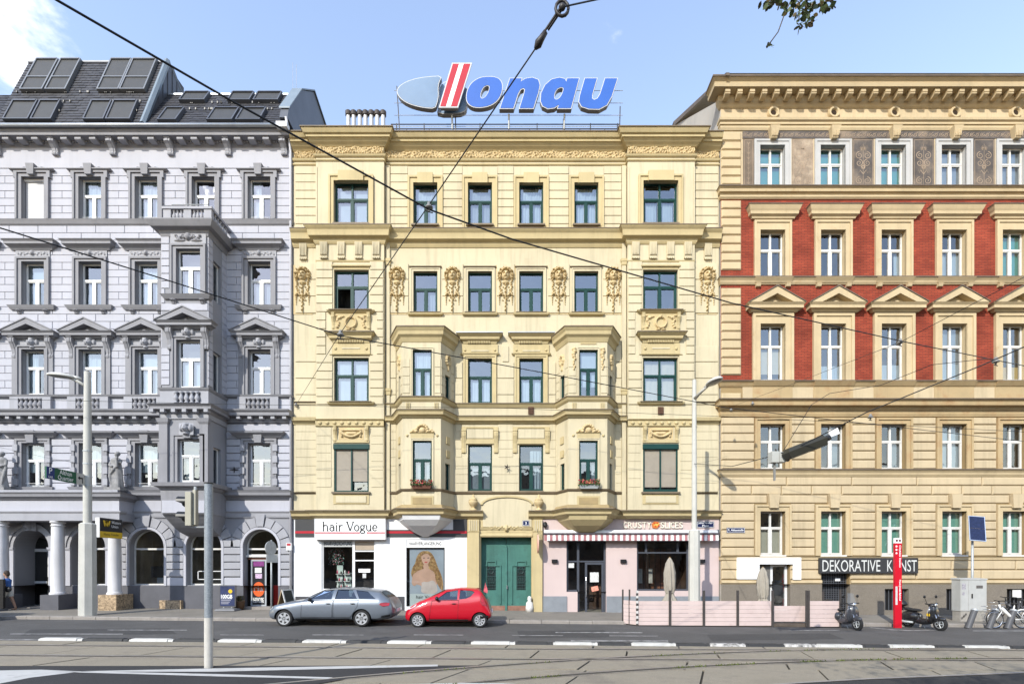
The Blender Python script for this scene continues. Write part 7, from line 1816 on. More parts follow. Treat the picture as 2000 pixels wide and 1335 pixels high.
q = MB(); q.cs = True; q.tube([(ax0, -0.24, Z(1040)), (ax1, -0.24, Z(1040))], 0.12, 10); q.build('cassette', WHITE_SIGN, A)
q = MB(); q.box(ax0-0.03, ax1+0.03, -0.46, -0.36, Z(1043, -0.4), Z(1040, -0.4)); q.build('front_rail', mat('dark_rail', (0.06, 0.05, 0.06), 0.4, 0.1), A)
STR_R = mat('dusty_red_stripe', (0.34, 0.15, 0.16), 0.8, 0.08, 4); STR_W = mat('white_stripe_cloth', (0.70, 0.68, 0.67), 0.8, 0.06, 4)
q = MB(); n = 62; zt, zb = Z(1043, -0.42), Z(1055, -0.42)
for k in range(n*3):
 q.cm = (k//3) % 2; a = ax0+(ax1-ax0)*k/(n*3); b = ax0+(ax1-ax0)*(k+1)/(n*3); ya, yb_ = ay+0.015*math.sin(k*0.9), ay+0.015*math.sin(k*0.9+0.9)
 q.quad((a, ya, zb), (b, yb_, zb), (b, ay, zt), (a, ay, zt))
q.build('valance', [STR_R, STR_W], A)
q = MB(); n = 62
for k in range(n): q.cm = k % 2; a = ax0+(ax1-ax0)*k/n; b = ax0+(ax1-ax0)*(k+1)/n; q.quad((a,-0.37,Z(1041)+0.0),(b,-0.37,Z(1041)),(b,-0.14,Z(1036)),(a,-0.14,Z(1036)))
q.build('rolled_cloth', [STR_R, STR_W], A)
for px in (1066, 1230, 1400): card(A, 'wall_bracket', X(px)-0.05, X(px)+0.05, Z(1045), Z(1034), -0.001, DARKZINC, 0.16)
L_ = empty('shop_sign', (0, 0, 0)); tag(L_, 'raised cream letters reading CRUSTY SLICES on pink wall', 'sign')
CREAM = mat('cream_letter', (0.72, 0.68, 0.58), 0.5, 0.0);
def solid_text(word, h, w, mt, parent, c, depth=0.06, name='letter'):
 n = len(word); adv = {'I': 0.45, ' ': 0.4, 'M': 1.25, 'W': 1.35}
 tot = sum(adv.get(ch, 1.0) for ch in word); x = -w/2
 for ch in word:
  a = adv.get(ch, 1.0)*w/tot
  if ch != ' ':
   me = text_mesh(ch, h=h, w=a*0.8, extr=0, mat_=mt); bm = bmesh.new(); bm.from_mesh(me)
   r = bmesh.ops.extrude_face_region(bm, geom=bm.faces[:]); vs = [e for e in r['geom'] if isinstance(e, bmesh.types.BMVert)]
   for v in vs: v.co.y -= depth
   bmesh.ops.recalc_face_normals(bm, faces=bm.faces[:]); bm.to_mesh(me); bm.free()
   place(name, me, parent, (c[0]+x+a/2, c[1], c[2]))
  x += a
solid_text('CRUSTY', 0.28, 1.3, CREAM, L_, (X(1244), -0.02, Z(1025))); solid_text('SLICES', 0.28, 1.05, CREAM, L_, (X(1311), -0.02, Z(1025)))
q = MB(); q.poly([(X(1274),Z(1030)),(X(1282),Z(1031.5)),(X(1288),Z(1026)),(X(1286),Z(1019)),(X(1278),Z(1017.5)),(X(1272.5),Z(1022))], -0.06, -0.01); pz = q.build('pizza_emblem', mat('pizza_orange', (0.55, 0.16, 0.03), 0.6, 0.3, 12), L_)
for a, b in ((1277, 1022), (1283, 1021), (1280, 1027), (1285, 1026)):
 q = MB(); q.lathe([(0.035, -0.075), (0.035, -0.06)], (X(a), 0, Z(b)), 8, 'y'); q.build('topping', mat('topping_red', (0.42, 0.02, 0.01), 0.6, 0), pz)
q = MB(); q.poly([(X(1275),Z(1024)),(X(1282),Z(1028.5)),(X(1288),Z(1020))], -0.068, -0.06); q.build('slice', mat('cheese_yellow', (0.66, 0.42, 0.08), 0.6, 0.1), pz)
def plate(px0, px1, py0, py1, y, lines, label, cat='sign', th=0.10):
 q = MB(); q.box(X(px0,y), X(px1,y), y-0.02, y, Z(py1,y), Z(py0,y)); p = q.build('street_plate', BLUE_PLATE, None); tag(p, label, cat)
 q = MB(); frame_rect(q, X(px0,y)+0.012, X(px1,y)-0.012, Z(py1,y)+0.012, Z(py0,y)-0.012, 0.012, y-0.023, y-0.0205); q.build('plate_rim', LETTER_W, p)
 for i, (s, w, h) in enumerate(lines):
  zc = (Z(py0,y)+Z(py1,y))/2 + (len(lines)-1)*0.055 - i*0.11
  place('lettering', text_mesh(s, h=h, w=w, extr=0.003, mat_=LETTER_W, bold=0.01), p, ((X(px0,y)+X(px1,y))/2, y-0.021, zc))
plate(1361, 1394.5, 1017.5, 1029.5, -0.02, [('Julius-Tandler-', 0.66, 0.085), ('Platz', 0.3, 0.085)], 'dark blue street name plate on pink wall reading Julius-Tandler-Platz')
plate(1419, 1454.5, 1029.5, 1040, ry-0.075, [('9., Althanstraße', 0.7, 0.11)], 'dark blue street name plate on ochre rusticated wall', 'sign')
plate(1020.5, 1034, 1015.5, 1026, -0.035, [('2', 0.09, 0.1), ('', 0.1, 0.05)][:1], 'small dark blue house number plate above the green gate')
q = MB(); oy = -0.5
HS = empty('hanging_sign', (0,0,0)); tag(HS, 'pink oval projecting sign on iron bracket beside the green gate', 'sign')
q.poly([(0.0+0.32*math.cos(k*math.pi/14), 0.42*math.sin(k*math.pi/14)) for k in range(28)], -0.03, 0.03); q.xf(Matrix.Translation((X(1049.5), -0.5, Z(1062))) @ Matrix.Rotation(R(90), 4, 'Z')); q.build('sign_disc', mat('pale_salmon_disc', (0.62, 0.36, 0.27), 0.6, 0.1), HS)
q = MB(); q.tube([(X(1049.5), -0.12, Z(1043)), (X(1049.5), -0.85, Z(1043))], 0.015, 6); pts = spiral(-0.3, 0.0, 0.12, 1.4, 0, 1, 18); q.tube([(X(1049.5), p[0]-0.1, Z(1041)+p[1]+0.08) for p in pts], 0.01, 5); q.build('bracket', BLACK, HS)
q = MB(); q.lathe([(0.02,0.2),(0.09,0.14),(0.1,0.02),(0.05,-0.06),(0.02,-0.1)], (X(1064.5), -0.12, Z(1027)), 8); q.box(X(1064.5)-0.02, X(1064.5)+0.02, -0.12, 0, Z(1026), Z(1025)); tag(q.build('wall_lantern', BLACK, None), 'small black lantern on the pink wall above awning corner', 'lantern')
FLG = mat('geranium_leaf', (0.05, 0.10, 0.03), 0.8, 0.3, 8); FLR = mat('geranium_flower', (0.45, 0.05, 0.07), 0.7, 0.3, 8); FLP = mat('pale_flower', (0.6, 0.25, 0.12), 0.7, 0.3, 8)
for i, (wx, lab) in enumerate((((806, 843.5), 'flower box with red geraniums under left bay window'), ((1131, 1167.5), 'flower box with orange red geraniums under right bay window'))):
 x0, x1 = X(wx[0]-1, yf), X(wx[1]+1, yf); zz = ZF(955)
 F = empty('flower_box', (0, 0, 0)); tag(F, lab, 'flower box', 'bay window flower boxes')
 q = MB(); q.loft([[(x0+0.06,yf-0.24,zz),(x1-0.06,yf-0.24,zz),(x1-0.06,yf-0.06,zz),(x0+0.06,yf-0.06,zz)],[(x0,yf-0.28,zz+0.16),(x1,yf-0.28,zz+0.16),(x1,yf-0.06,zz+0.16),(x0,yf-0.06,zz+0.16)]]); q.build('trough', mat('pale_trough', (0.33,0.35,0.35), 0.7, 0.1) if i else mat('brown_trough', (0.12,0.05,0.03), 0.7, 0.1), F)
 q = MB()
 for k in range(520):
  x = random.uniform(x0-0.02, x1+0.02); y = random.uniform(yf-0.36, yf-0.06); z = zz+0.13+random.random()**1.3*0.26; a = random.uniform(0, 6.28); b = random.uniform(-1, 1); s = random.uniform(0.02, 0.045)
  q.cm = 0 if random.random() < 0.55 else random.choice([1, 1, 2])
  if z < zz+0.2 and q.cm: q.cm = 0
  c = Vector((x, y, z)); u = Vector((math.cos(a), math.sin(a), b*0.5)).normalized()*s; v = Vector((-math.sin(a)*0.5, math.cos(a)*0.5, 0.8)).normalized()*s
  q.add([c-u, c-v*0.7, c+u, c+v], [(0,1,2,3)])
 stuff(q.build('geraniums', [FLG, FLR, FLP], F))
bs = MB(); yy = ry-0.16
bs.poly([(rX(1437), rZ(1130)), (rX(1480), rZ(1130)), (rX(1480), rZ(1101)), (rX(1546), rZ(1101)), (rX(1546), rZ(1131)), (rX(1561), rZ(1131)), (rX(1561), rZ(1088)), (rX(1437), rZ(1088))], yy, ry-0.07)
tag(bs.build('blank_sign', WHITE_SIGN, None), 'blank white sign board around the shop door', 'sign')
q = MB(); q.box(rX(1596), rX(1786.5), ry-0.2, ry-0.07, rZ(1118.5), rZ(1089)); ds = q.build('shop_sign', FASCIA, None); tag(ds, 'black sign board with pale letters DEKORATIVE KUNST', 'sign')
place('lettering', text_mesh('DEKORATIVE', h=0.52, w=2.62, extr=0.004, mat_=mat('pale_grey_lettering', (0.55, 0.55, 0.53), 0.6, 0)), ds, (rX(1657), ry-0.2, rZ(1104)))
place('lettering', text_mesh('KUNST', h=0.52, w=1.34, extr=0.004, mat_=mat('pale_grey_lettering', (0.55, 0.55, 0.53))), ds, (rX(1755), ry-0.2, rZ(1104)))
W = empty('projecting_sign', (0, 0, 0)); tag(W, 'black and yellow Western Union money transfer sign projecting from the portico', 'sign')
xw = -17.15; ya, yb_ = -2.25, -1.05; zc0, zc1 = 3.2, 4.02
def facing_x(me_or_mb, parent, name=None, mt=None, c=None):
 pass
SY = mat('sign_yellow', (0.62, 0.40, 0.02), 0.4, 0.05)
q = MB(); q.box(xw-0.08, xw+0.08, ya, yb_, zc0, zc1); q.build('sign_box', BLACK, W)
q = MB(); q.box(xw+0.081, xw+0.086, ya, yb_, zc0, zc0+0.26); q.build('yellow_band', SY, W)
q = MB(); q.box(xw-0.085, xw+0.09, ya-0.02, ya, zc0, zc1); q.build('edge_plate', W_WHITE, W)
q = MB()
for s_ in (0, 0.14):
 q.add([(xw+0.086, ya+0.16+s_, zc1-0.1), (xw+0.086, ya+0.26+s_, zc1-0.1), (xw+0.086, ya+0.34+s_, zc1-0.36), (xw+0.086, ya+0.24+s_, zc1-0.36)], [(0,1,2,3)])
 q.add([(xw+0.086, ya+0.26+s_, zc1-0.36), (xw+0.086, ya+0.33+s_, zc1-0.36), (xw+0.086, ya+0.42+s_, zc1-0.1), (xw+0.086, ya+0.34+s_, zc1-0.1)], [(0,1,2,3)])
q.build('emblem', SY, W)
def text_x(s, h, w, mt, parent, x, yc, zc): place('lettering', text_mesh(s, h=h, w=w, extr=0.003, mat_=mt), parent, (x, yc, zc), R(90))
text_x('Western', 0.12, 0.5, LETTER_W, W, xw+0.085, yb_-0.34, zc1-0.15); text_x('Union', 0.12, 0.36, LETTER_W, W, xw+0.085, yb_-0.41, zc1-0.32); text_x('Money Transfer', 0.12, 0.8, LETTER_B, W, xw+0.09, (ya+yb_)/2, zc0+0.13)
q = MB(); q.tube([(xw, yb_, zc1-0.1), (xw, -0.95, zc1-0.1)], 0.03, 6); q.build('bracket', DARKZINC, W)
q = MB(); q.box(X(562), X(572), -0.16, -0.06, Z(1074), Z(1060)); al = q.build('alarm_box', W_WHITE, None); tag(al, 'white alarm box with red top on the grey wall', 'alarm box'); card(al, 'red_label', X(563.5), X(570.5), Z(1065), Z(1061), -0.161, RED_SIGN)
ST = mat('grey_statue_stone', (0.24, 0.235, 0.235), 0.9, 0.25, 5.0, 0.4, 30)
def remeshed(q, name, mt, vox=0.02, smooth=True):
 me = q.mesh(name, mt); ob = bpy.data.objects.new(name, me); COL.objects.link(ob)
 md = ob.modifiers.new('r', 'REMESH'); md.mode = 'VOXEL'; md.voxel_size = vox
 if smooth:
  ms = ob.modifiers.new('s', 'SMOOTH'); ms.iterations = 3
 bpy.context.view_layer.update(); dg = bpy.context.evaluated_depsgraph_get()
 me2 = bpy.data.meshes.new_from_object(ob.evaluated_get(dg)); bpy.data.objects.remove(ob)
 me2.polygons.foreach_set('use_smooth', [True]*len(me2.polygons)); me2.materials.clear(); me2.materials.append(mt); me2.name = name
 return me2
def statue(side):
 q = MB(); n = 20; rings = []
 for z, r, fx in ((0,0.27,1.0),(0.25,0.24,1),(0.55,0.21,1),(0.8,0.22,0.8),(0.98,0.2,0.6),(1.12,0.19,0.4),(1.26,0.21,0.3),(1.34,0.15,0.2),(1.38,0.07,0)):
  rings.append([(r*1.05*(1+0.10*fx*math.sin(k*5*2*math.pi/n+z*2))*math.cos(2*math.pi*k/n)+0.03*math.sin(z*3)*side, r*0.72*(1+0.10*fx*math.sin(k*5*2*math.pi/n+z*2))*math.sin(2*math.pi*k/n), z) for k in range(n)])
 q.loft(rings)
 q.ell((0.02*side, -0.02, 1.5), (0.09, 0.1, 0.125), 12, 8); q.tube([(0,0,1.32),(0.01*side,-0.01,1.45)], 0.055, 8); q.ell((0.02*side, 0.03, 1.55), (0.115, 0.1, 0.11), 10, 7)
 q.tube([(-0.19*side,0,1.26),(-0.26*side,-0.08,1.02),(-0.08*side,-0.2,0.95)], [0.07,0.06,0.045], 8); q.ell((-0.06*side,-0.21,0.95), (0.05,0.04,0.05), 8, 6)
 q.tube([(0.19*side,0,1.26),(0.25*side,-0.1,1.1),(0.12*side,-0.2,1.2)], [0.07,0.06,0.045], 8)
 q.tube([(0.14*side,-0.2,1.28),(0.17*side,-0.2,0.9)], 0.06, 8); q.ell((0.15*side,-0.2,1.32), (0.07,0.06,0.08), 8, 6)
 q.tube([(-0.24*side,-0.05,0.95),(-0.2*side,-0.14,0.5),(-0.14*side,-0.16,0.15)], [0.07,0.06,0.03], 8); q.tube([(0.2*side,-0.05,1.25),(0.0,-0.19,0.8),(-0.2*side,-0.12,0.6)], [0.05,0.05,0.05], 8)
 return remeshed(q, 'figure', ST, 0.022)
for px, s_, lab in ((228, 1, 'grey stone robed statue standing at the right end of the portico'), (4, -1, 'grey stone robed statue at the left picture edge on the portico')):
 S = empty('statue', (X(px, -0.5), -0.5, Z(955, -0.95))); tag(S, lab, 'statue', 'portico statues')
 q = MB(); q.box(-0.36, 0.36, -0.28, 0.28, 0.0, 0.12); q.build('pedestal', ST, S)
 place('figure', statue(s_), S, (0, 0, 0.12))
# the roof sign
SY_ = 2.0
RS = empty('roof_sign', (0, 0, 0)); tag(RS, 'large blue Donau letters with red white red bar on the roof', 'roof sign')
sX = lambda u: X(760+u/4.0, SY_); sZ = lambda v: Z(v/4.0, SY_)
BLUE = mat('sign_blue', (0.03, 0.105, 0.40), 0.4, 0.08, 0.8); PALEB = mat('sign_pale_blue', (0.15, 0.225, 0.34), 0.35, 0.1, 0.8); RIM = mat('sign_rim_white', (0.50, 0.51, 0.53), 0.4, 0.05); SIDE = mat('sign_side_grey', (0.22, 0.22, 0.235), 0.5, 0.1)
def sm(P, it=2, closed=True):
 for _ in range(it):
  n = []
  for i in range(len(P)):
   a, b = P[i], P[(i+1) % len(P)]; n += [(a[0]*.75+b[0]*.25, a[1]*.75+b[1]*.25), (a[0]*.25+b[0]*.75, a[1]*.25+b[1]*.75)]
  P = n
 return P
def grow(P, d):
 n = len(P); a = sum(P[i][0]*P[(i+1)%n][1]-P[(i+1)%n][0]*P[i][1] for i in range(n)); s = 1 if a > 0 else -1; out = []
 for i in range(n):
  p0, p1, p2 = P[i-1], P[i], P[(i+1) % n]
  d1 = Vector((p1[0]-p0[0], p1[1]-p0[1])); d2 = Vector((p2[0]-p1[0], p2[1]-p1[1]))
  if d1.length < 1e-6 or d2.length < 1e-6: out.append(p1); continue
  d1.normalize(); d2.normalize(); nn = Vector((d1.y+d2.y, -(d1.x+d2.x)))
  nn = nn.normalized()/max(0.5, math.sqrt(max(0.01, (1+d1.dot(d2))/2))) if nn.length > 1e-6 else Vector((d1.y, -d1.x))
  out.append((p1[0]+s*d*nn.x, p1[1]+s*d*nn.y))
 return out
def sign_piece(name, pts, mt, hole=None, it=0, y=SY_, rim=0.035):
 P = [(sX(a), sZ(b)) for a, b in sm(pts, it)]
 def holed(q, o, h, y0, y1):
  if h is None: q.poly(o, y0, y1); return
  if sum(o[i][0]*o[(i+1)%len(o)][1]-o[(i+1)%len(o)][0]*o[i][1] for i in range(len(o))) < 0: o = o[::-1]
  if sum(h[i][0]*h[(i+1)%len(h)][1]-h[(i+1)%len(h)][0]*h[i][1] for i in range(len(h))) > 0: h = h[::-1]
  j = max(range(len(h)), key=lambda k: h[k][0]); i = min(range(len(o)), key=lambda k: (o[k][0]-h[j][0])**2+(o[k][1]-h[j][1])**2 + (0 if o[k][0] > h[j][0] else 1e3))
  q.poly(o[:i+1] + h[j:] + h[:j+1] + o[i:], y0, y1)
 Hh = [(sX(a), sZ(b)) for a, b in sm(hole, 2)] if hole else None
 q = MB(); holed(q, P, Hh, y-0.012, y-0.001); o = q.build(name, mt, RS)
 q = MB(); holed(q, grow(P, rim), grow(Hh, -rim*0.8) if Hh else None, y, y+0.02); q.build('letter_rim', RIM, o)
 q = MB(); holed(q, grow(P, rim*0.9), grow(Hh, -rim*0.7) if Hh else None, y+0.021, y+0.24); q.build('letter_side', SIDE, o)
 return o
sign_piece('letter_d_bowl', [(408,598),(320,602),(220,615),(140,640),(90,670),(66,700),(66,730),(90,765),(130,795),(190,820),(270,838),(355,845),(372,800),(382,740),(378,690),(385,640)], PALEB, it=1)
sign_piece('letter_d_bowl', [(470,592),(430,596),(400,625),(388,670),(392,740),(380,800),(372,842),(540,842),(590,820),(600,780),(610,700),(600,640)], mat('sign_pale_blue_far', (0.18,0.27,0.40), 0.4, 0.1), it=1, y=SY_+0.3)
sign_piece('red_bar', [(500,516),(548,516),(446,846),(402,846)], RED_SIGN, y=SY_-0.1, rim=0.0)
sign_piece('white_bar', [(549,516),(584,516),(484,846),(447,846)], LETTER_W, y=SY_-0.1, rim=0.0)
sign_piece('red_bar', [(585,516),(636,516),(533,846),(485,846)], RED_SIGN, y=SY_-0.1, rim=0.0)
q = MB(); q.poly(grow([(sX(a), sZ(b)) for a, b in ((500,516),(636,516),(533,846),(402,846))], 0.06), SY_-0.099, SY_-0.02); q.build('bar_backing', RIM, RS)
sign_piece('letter_o', [(760,600),(690,615),(630,665),(604,735),(608,800),(650,835),(720,840),(800,822),(860,770),(884,700),(880,640),(840,605)], BLUE, hole=[(765,665),(735,680),(712,725),(712,765),(728,775),(760,755),(785,700),(785,672)], it=2)
sign_piece('letter_n', [(945,614),(1034,614),(1026,640),(1065,616),(1120,608),(1165,625),(1176,665),(1165,720),(1126,846),(1020,846),(1056,730),(1062,700),(1048,688),(1025,700),(1005,735),(970,846),(868,846)], BLUE)
sign_piece('letter_a', [(1392,614),(1482,614),(1420,846),(1318,846),(1326,818),(1290,842),(1240,848),(1200,828),(1184,790),(1188,730),(1220,665),(1270,622),(1330,608),(1372,618),(1384,640)], BLUE, hole=[(1335,682),(1305,700),(1288,740),(1290,775),(1312,782),(1340,760),(1362,710),(1362,684)])
sign_piece('letter_u', [(1530,614),(1622,614),(1586,740),(1584,770),(1602,782),(1628,770),(1648,738),(1688,614),(1782,614),(1738,752),(1700,820),(1640,852),(1560,850),(1505,832),(1484,795),(1490,750)], BLUE)
FRM = mat('dark_sign_steel', (0.035, 0.035, 0.04), 0.5, 0.1)
q0 = MB();
for v in (903, 921, 939):
 q = MB(); q.tube([(sX(-5), SY_+0.5, sZ(v)), (sX(1822), SY_+0.5, sZ(v))], 0.028 if v != 921 else 0.016, 6); q.build('frame_rail', FRM if v != 921 else STEEL, RS)
for u in (40, 260, 490, 705, 935, 1160, 1380, 1585, 1800):
 q = MB(); q.box(sX(u)-0.02, sX(u)+0.02, SY_+0.46, SY_+0.54, sZ(945), sZ(898)); q.build('frame_tie', FRM, RS)
for u0, u1, v1 in ((92, 42, 600), (515, 510, 850), (1357, 1370, 860), (1805, 1822, 760)):
 q = MB(); q.tube([(sX(u0), SY_+0.5, 21.2), (sX(u1), SY_+0.5, sZ(v1))], 0.028, 6); q.build('frame_post', FRM, RS)
for u in (485, 935, 1375):
 q = MB(); q.tube([(sX(u), SY_+0.5, sZ(940)), (sX(u), SY_+0.3, sZ(850))], 0.05, 6); q.build('frame_post', STEEL, RS)
for v in (650, 748, 845):
 q = MB(); q.tube([(sX(25), SY_+0.4, sZ(v)), (sX(1840), SY_+0.4, sZ(v))], 0.014, 5); q.build('frame_rail', STEEL, RS)
for u in (120, 300, 700, 1100, 1500, 1700):
 q = MB(); q.tube([(sX(u), SY_+0.5, sZ(940)), (sX(u+30), SY_+2.2, 21.3)], 0.02, 5); q.build('frame_brace', FRM, RS)
# street furniture
def lamp_post(px, y, py_join, py_top, hw_base, hw_pole, lab, head):
 d = CAM_D+y; k = d/FPX; x = X(px, y); zb = street(x)-0.07
 E = empty('street_lamp', (x, y, zb)); tag(E, lab, 'street lamp', 'street lamps')
 zj = Z(py_join, y)-zb; zt = Z(py_top, y)-zb
 q = MB(); n = 8; r = hw_base*k
 rings = []
 for z, rr in ((0, r), (zj, r*0.93), (zj+0.05, r*0.7)):
  rings.append([(rr*math.cos(2*math.pi*(i+0.5)/n)/math.cos(math.pi/n), rr*math.sin(2*math.pi*(i+0.5)/n)/math.cos(math.pi/n), z) for i in range(n)])
 q.loft(rings); q.build('concrete_base', CONC_POST, E)
 q = MB(); q.cs = True; rp = hw_pole*k; q.lathe([(rp*1.12, zj-0.1), (rp*1.1, zj+(zt-zj)*0.4), (rp*0.85, zt), (rp*0.5, zt+0.02)], n=14); me = q.mesh('pole', CONC_POST); smooth_by_angle(me, 40); place('pole', me, E)
 hx, hy, hz, az = head
 q = MB(); q.cs = True; q.tube([(0,0,az), (hx*0.3, hy*0.3, az+(hz-az)*0.55), (hx*0.72, hy*0.72, hz)], [0.07, 0.055, 0.05], 8); q.build('arm', CONC_POST, E)
 c = Vector((hx, hy, hz)); a = math.atan2(hy, hx)
 q = MB(); q.cs = True
 q.ell((0,0,0), (0.46, 0.21, 0.13), 18, 10); q.v = [(v[0], v[1], max(v[2], -0.03)) for v in q.v]; q.tube([(-0.62,0,0.0),(-0.36,0,0.02)], [0.05,0.08], 8)
 q.xf(Matrix.Translation(c) @ Matrix.Rotation(a, 4, 'Z')); hd = q.build('lamp_head', mat('pale_lamp_housing', (0.50, 0.49, 0.46), 0.5, 0.1), E)
 q = MB(); q.cs = True; q.ell((0,0,-0.03), (0.38, 0.16, 0.045), 16, 8); q.xf(Matrix.Translation(c) @ Matrix.Rotation(a, 4, 'Z')); q.build('lamp_glass', mat('lamp_glass_grey', (0.2, 0.2, 0.19), 0.2, 0.1), hd)
 return E
L1 = lamp_post(171, -2.95, 1023, 726, 14, 6.5, 'tall pale concrete street lamp in front of the grey house', (-0.74, -0.35, Z(738, -3.3)+0.05, Z(770, -3)+0.25))
L2 = lamp_post(1356, -3.0, 1036, 742, 10.5, 4.4, 'tall pale street lamp beside the pink terrace fence', (0.25, -1.35, Z(754, -4.3)+0.33, Z(785, -3)+0.3))
for z in (0.0,):
 pass
q = MB()
for zz in (Z(880, -3), Z(905, -3), Z(930, -3), Z(947, -3)): q.lathe([(0.16, -0.03), (0.16, 0.03)], (0, 0, zz-L1.location.z), 12)
for i, zz in enumerate((Z(880, -3), Z(905, -3), Z(930, -3), Z(947, -3))):
 q = MB(); q.lathe([(0.158, -0.025), (0.158, 0.025)], (0, 0, zz-L1.location.z), 12); q.build('clamp_band', STEEL, L1)
PS = empty('guide_sign', (0,0,0)); tag(PS, 'green Althan Quartier guide sign with blue parking symbol on lamp post', 'sign')
xs = X(171, -2.95)+0.0; y1 = -3.14; y0 = -4.75; z0, z1 = Z(947, y1), Z(925.5, y1); zz0, zz1 = z0, z1
GRN = mat('sign_green', (0.012, 0.085, 0.04), 0.4, 0.05); SBL = mat('sign_dark_blue', (0.012, 0.03, 0.14), 0.4, 0.05)
q = MB(); q.box(xs-0.03, xs+0.03, y0, y1, z0, z1); q.build('sign_panel', GRN, PS)
q = MB(); q.box(xs+0.0301, xs+0.034, y0, y0+0.32, z0, z1); q.build('parking_field', SBL, PS)
q = MB(); q.box(xs+0.0301, xs+0.034, y1-0.36, y1, z0, z1); q.build('arrow_field', mat('pale_arrow_field', (0.42, 0.41, 0.38), 0.5, 0.1), PS)
text_x('P', 0.22, 0.12, LETTER_W, PS, xs+0.034, y0+0.16, (z0+z1)/2+0.08); text_x('GAR.', 0.08, 0.2, LETTER_W, PS, xs+0.034, y0+0.16, (z0+z1)/2-0.15)
text_x('Althan', 0.17, 0.52, LETTER_W, PS, xs+0.031, (y0+y1)/2-0.02, (z0+z1)/2+0.11); text_x('Quartier', 0.19, 0.66, LETTER_W, PS, xs+0.031, (y0+y1)/2-0.02, (z0+z1)/2-0.11)
q = MB(); yc = y1-0.18; zc = (z0+z1)/2
q.add([(xs+0.035, yc+0.07, zc-0.16), (xs+0.035, yc+0.11, zc-0.16), (xs+0.035, yc+0.11, zc+0.06), (xs+0.035, yc-0.02, zc+0.06), (xs+0.035, yc-0.02, zc+0.11), (xs+0.035, yc-0.13, zc+0.03), (xs+0.035, yc-0.02, zc-0.05), (xs+0.035, yc-0.02, zc+0.0), (xs+0.035, yc+0.07, zc+0.0)], [tuple(range(9))]); q.build('arrow', LETTER_B, PS)
d = 10.45; yq = d-CAM_D; xq = X(407.5, yq); zq = street(xq)-0.112
P = empty('signal_post', (xq, yq, zq)); tag(P, 'tall grey metal post with white foot in the foreground', 'post')
H0 = Z(942, yq)-zq
q = MB(); q.cs = True; q.lathe([(0.083, 0.0), (0.083, 1.04)], n=18); me = q.mesh('painted_foot', mat('chalky_white_post_paint', (0.46, 0.44, 0.40), 0.7, 0.12, 4, 0.2, 40, streak=0.2)); smooth_by_angle(me); place('painted_foot', me, P)
q = MB(); q.cs = True; q.lathe([(0.081, 1.041), (0.081, H0-0.03)], n=18); me = q.mesh('tube', mat('spangled_zinc_tube', (0.24, 0.265, 0.29), 0.5, 0.15, 8, metal=0.3, fine=0.2, bscale=40)); smooth_by_angle(me); place('tube', me, P)
q = MB(); q.lathe([(0.086, H0-0.03), (0.086, H0)], n=18); q.build('cap', BLACK, P)
T = empty('traffic_light', (0, 0, 0)); tag(T, 'pale traffic light seen from its side with black visors, left of foreground post', 'traffic light')
tx0, tx1 = X(368, yq), X(379, yq); tz0, tz1 = Z(1026, yq), Z(961, yq)
q = MB(); q.box(tx0, tx1, yq-0.11, yq+0.11, tz0, tz1); q.build('housing', mat('cream_signal_housing', (0.36, 0.34, 0.27), 0.5, 0.1), T)
q = MB(); q.box(tx1+0.002, tx1+0.06, yq-0.05, yq+0.05, tz0+0.02, tz1+0.05); q.build('back_rail', mat('cream_signal_housing', (0.36, 0.34, 0.27)), T)
for zc in (tz1-0.19, tz0+0.19):
 q = MB(); rings = []
 for xx, s in ((tx0, 1.0), (tx0-0.2, 1.1)):
  rings.append([(xx + (0.12 if (math.sin(a) < -0.3 and xx < tx0) else 0), yq+0.1*s*math.cos(a), zc+0.1*s*math.sin(a)) for a in [2*math.pi*i/14 for i in range(14)]])
 q.loft(rings, cap=False); q.build('visor', BLACK, T)
 q = MB(); q.lathe([(0.09, 0), (0.07, -0.03)], (tx0-0.002, yq, zc), 12, 'x'); q.build('lens', mat('dark_lens', (0.05, 0.05, 0.05), 0.2, 0), T)
for zc in (tz0-0.03, tz1+0.02):
 q = MB(); q.tube([(tx0+0.06, yq, zc), (xq-0.07, yq, zc)], 0.018, 6) if zc < tz1 else q.tube([(tx1+0.03, yq, zc), (tx1+0.03, yq, zc+0.1)], 0.03, 8); q.build('bracket_arm', STEEL, T)
y = -2.6; x = X(530, y); zb = street(x)-0.05
N = empty('road_sign', (x, y, zb)); tag(N, 'thin grey post with road sign turned away before the shop door', 'road sign')
q = MB(); q.cs = True; q.tube([(0,0,0),(0,0,Z(1054,y)-zb)], 0.033, 10); q.build('post', STEEL, N)
q = MB(); q.lathe([(0.3, -0.012), (0.3, 0.012)], (0, 0, 0), 24, 'y'); q.xf(Matrix.Translation((0.0, -0.05, Z(1070,y)-zb)) @ Matrix.Rotation(R(72), 4, 'Z')); q.build('disc', STEEL, N)
q = MB(); q.box(-0.24, 0.24, -0.012, 0.012, -0.16, 0.16); q.xf(Matrix.Translation((0.05, -0.05, Z(1090,y)-zb)) @ Matrix.Rotation(R(55), 4, 'Z')); q.build('plate', STEEL, N)
y = -0.75; x = X(445, y); zb = street(x)-0.015
A = empty('poster_stand', (x, y, zb)); tag(A, 'dark blue poster stand with 100GB print on the pavement', 'poster stand')
q = MB(); q.box(-0.36, 0.36, -0.03, 0.03, 0.16, 1.12); q.build('frame', mat('dark_grey_frame', (0.08,0.08,0.085), 0.5, 0.1), A)
card(A, 'poster', -0.32, 0.32, 0.2, 1.08, -0.0305, mat('navy_print', (0.02, 0.03, 0.09), 0.5, 0.5, 4), 0.004)
place('lettering', text_mesh('100GB', h=0.17, w=0.5, extr=0.003, mat_=LETTER_W, bold=0.02), A, (-0.03, -0.035, 0.62))
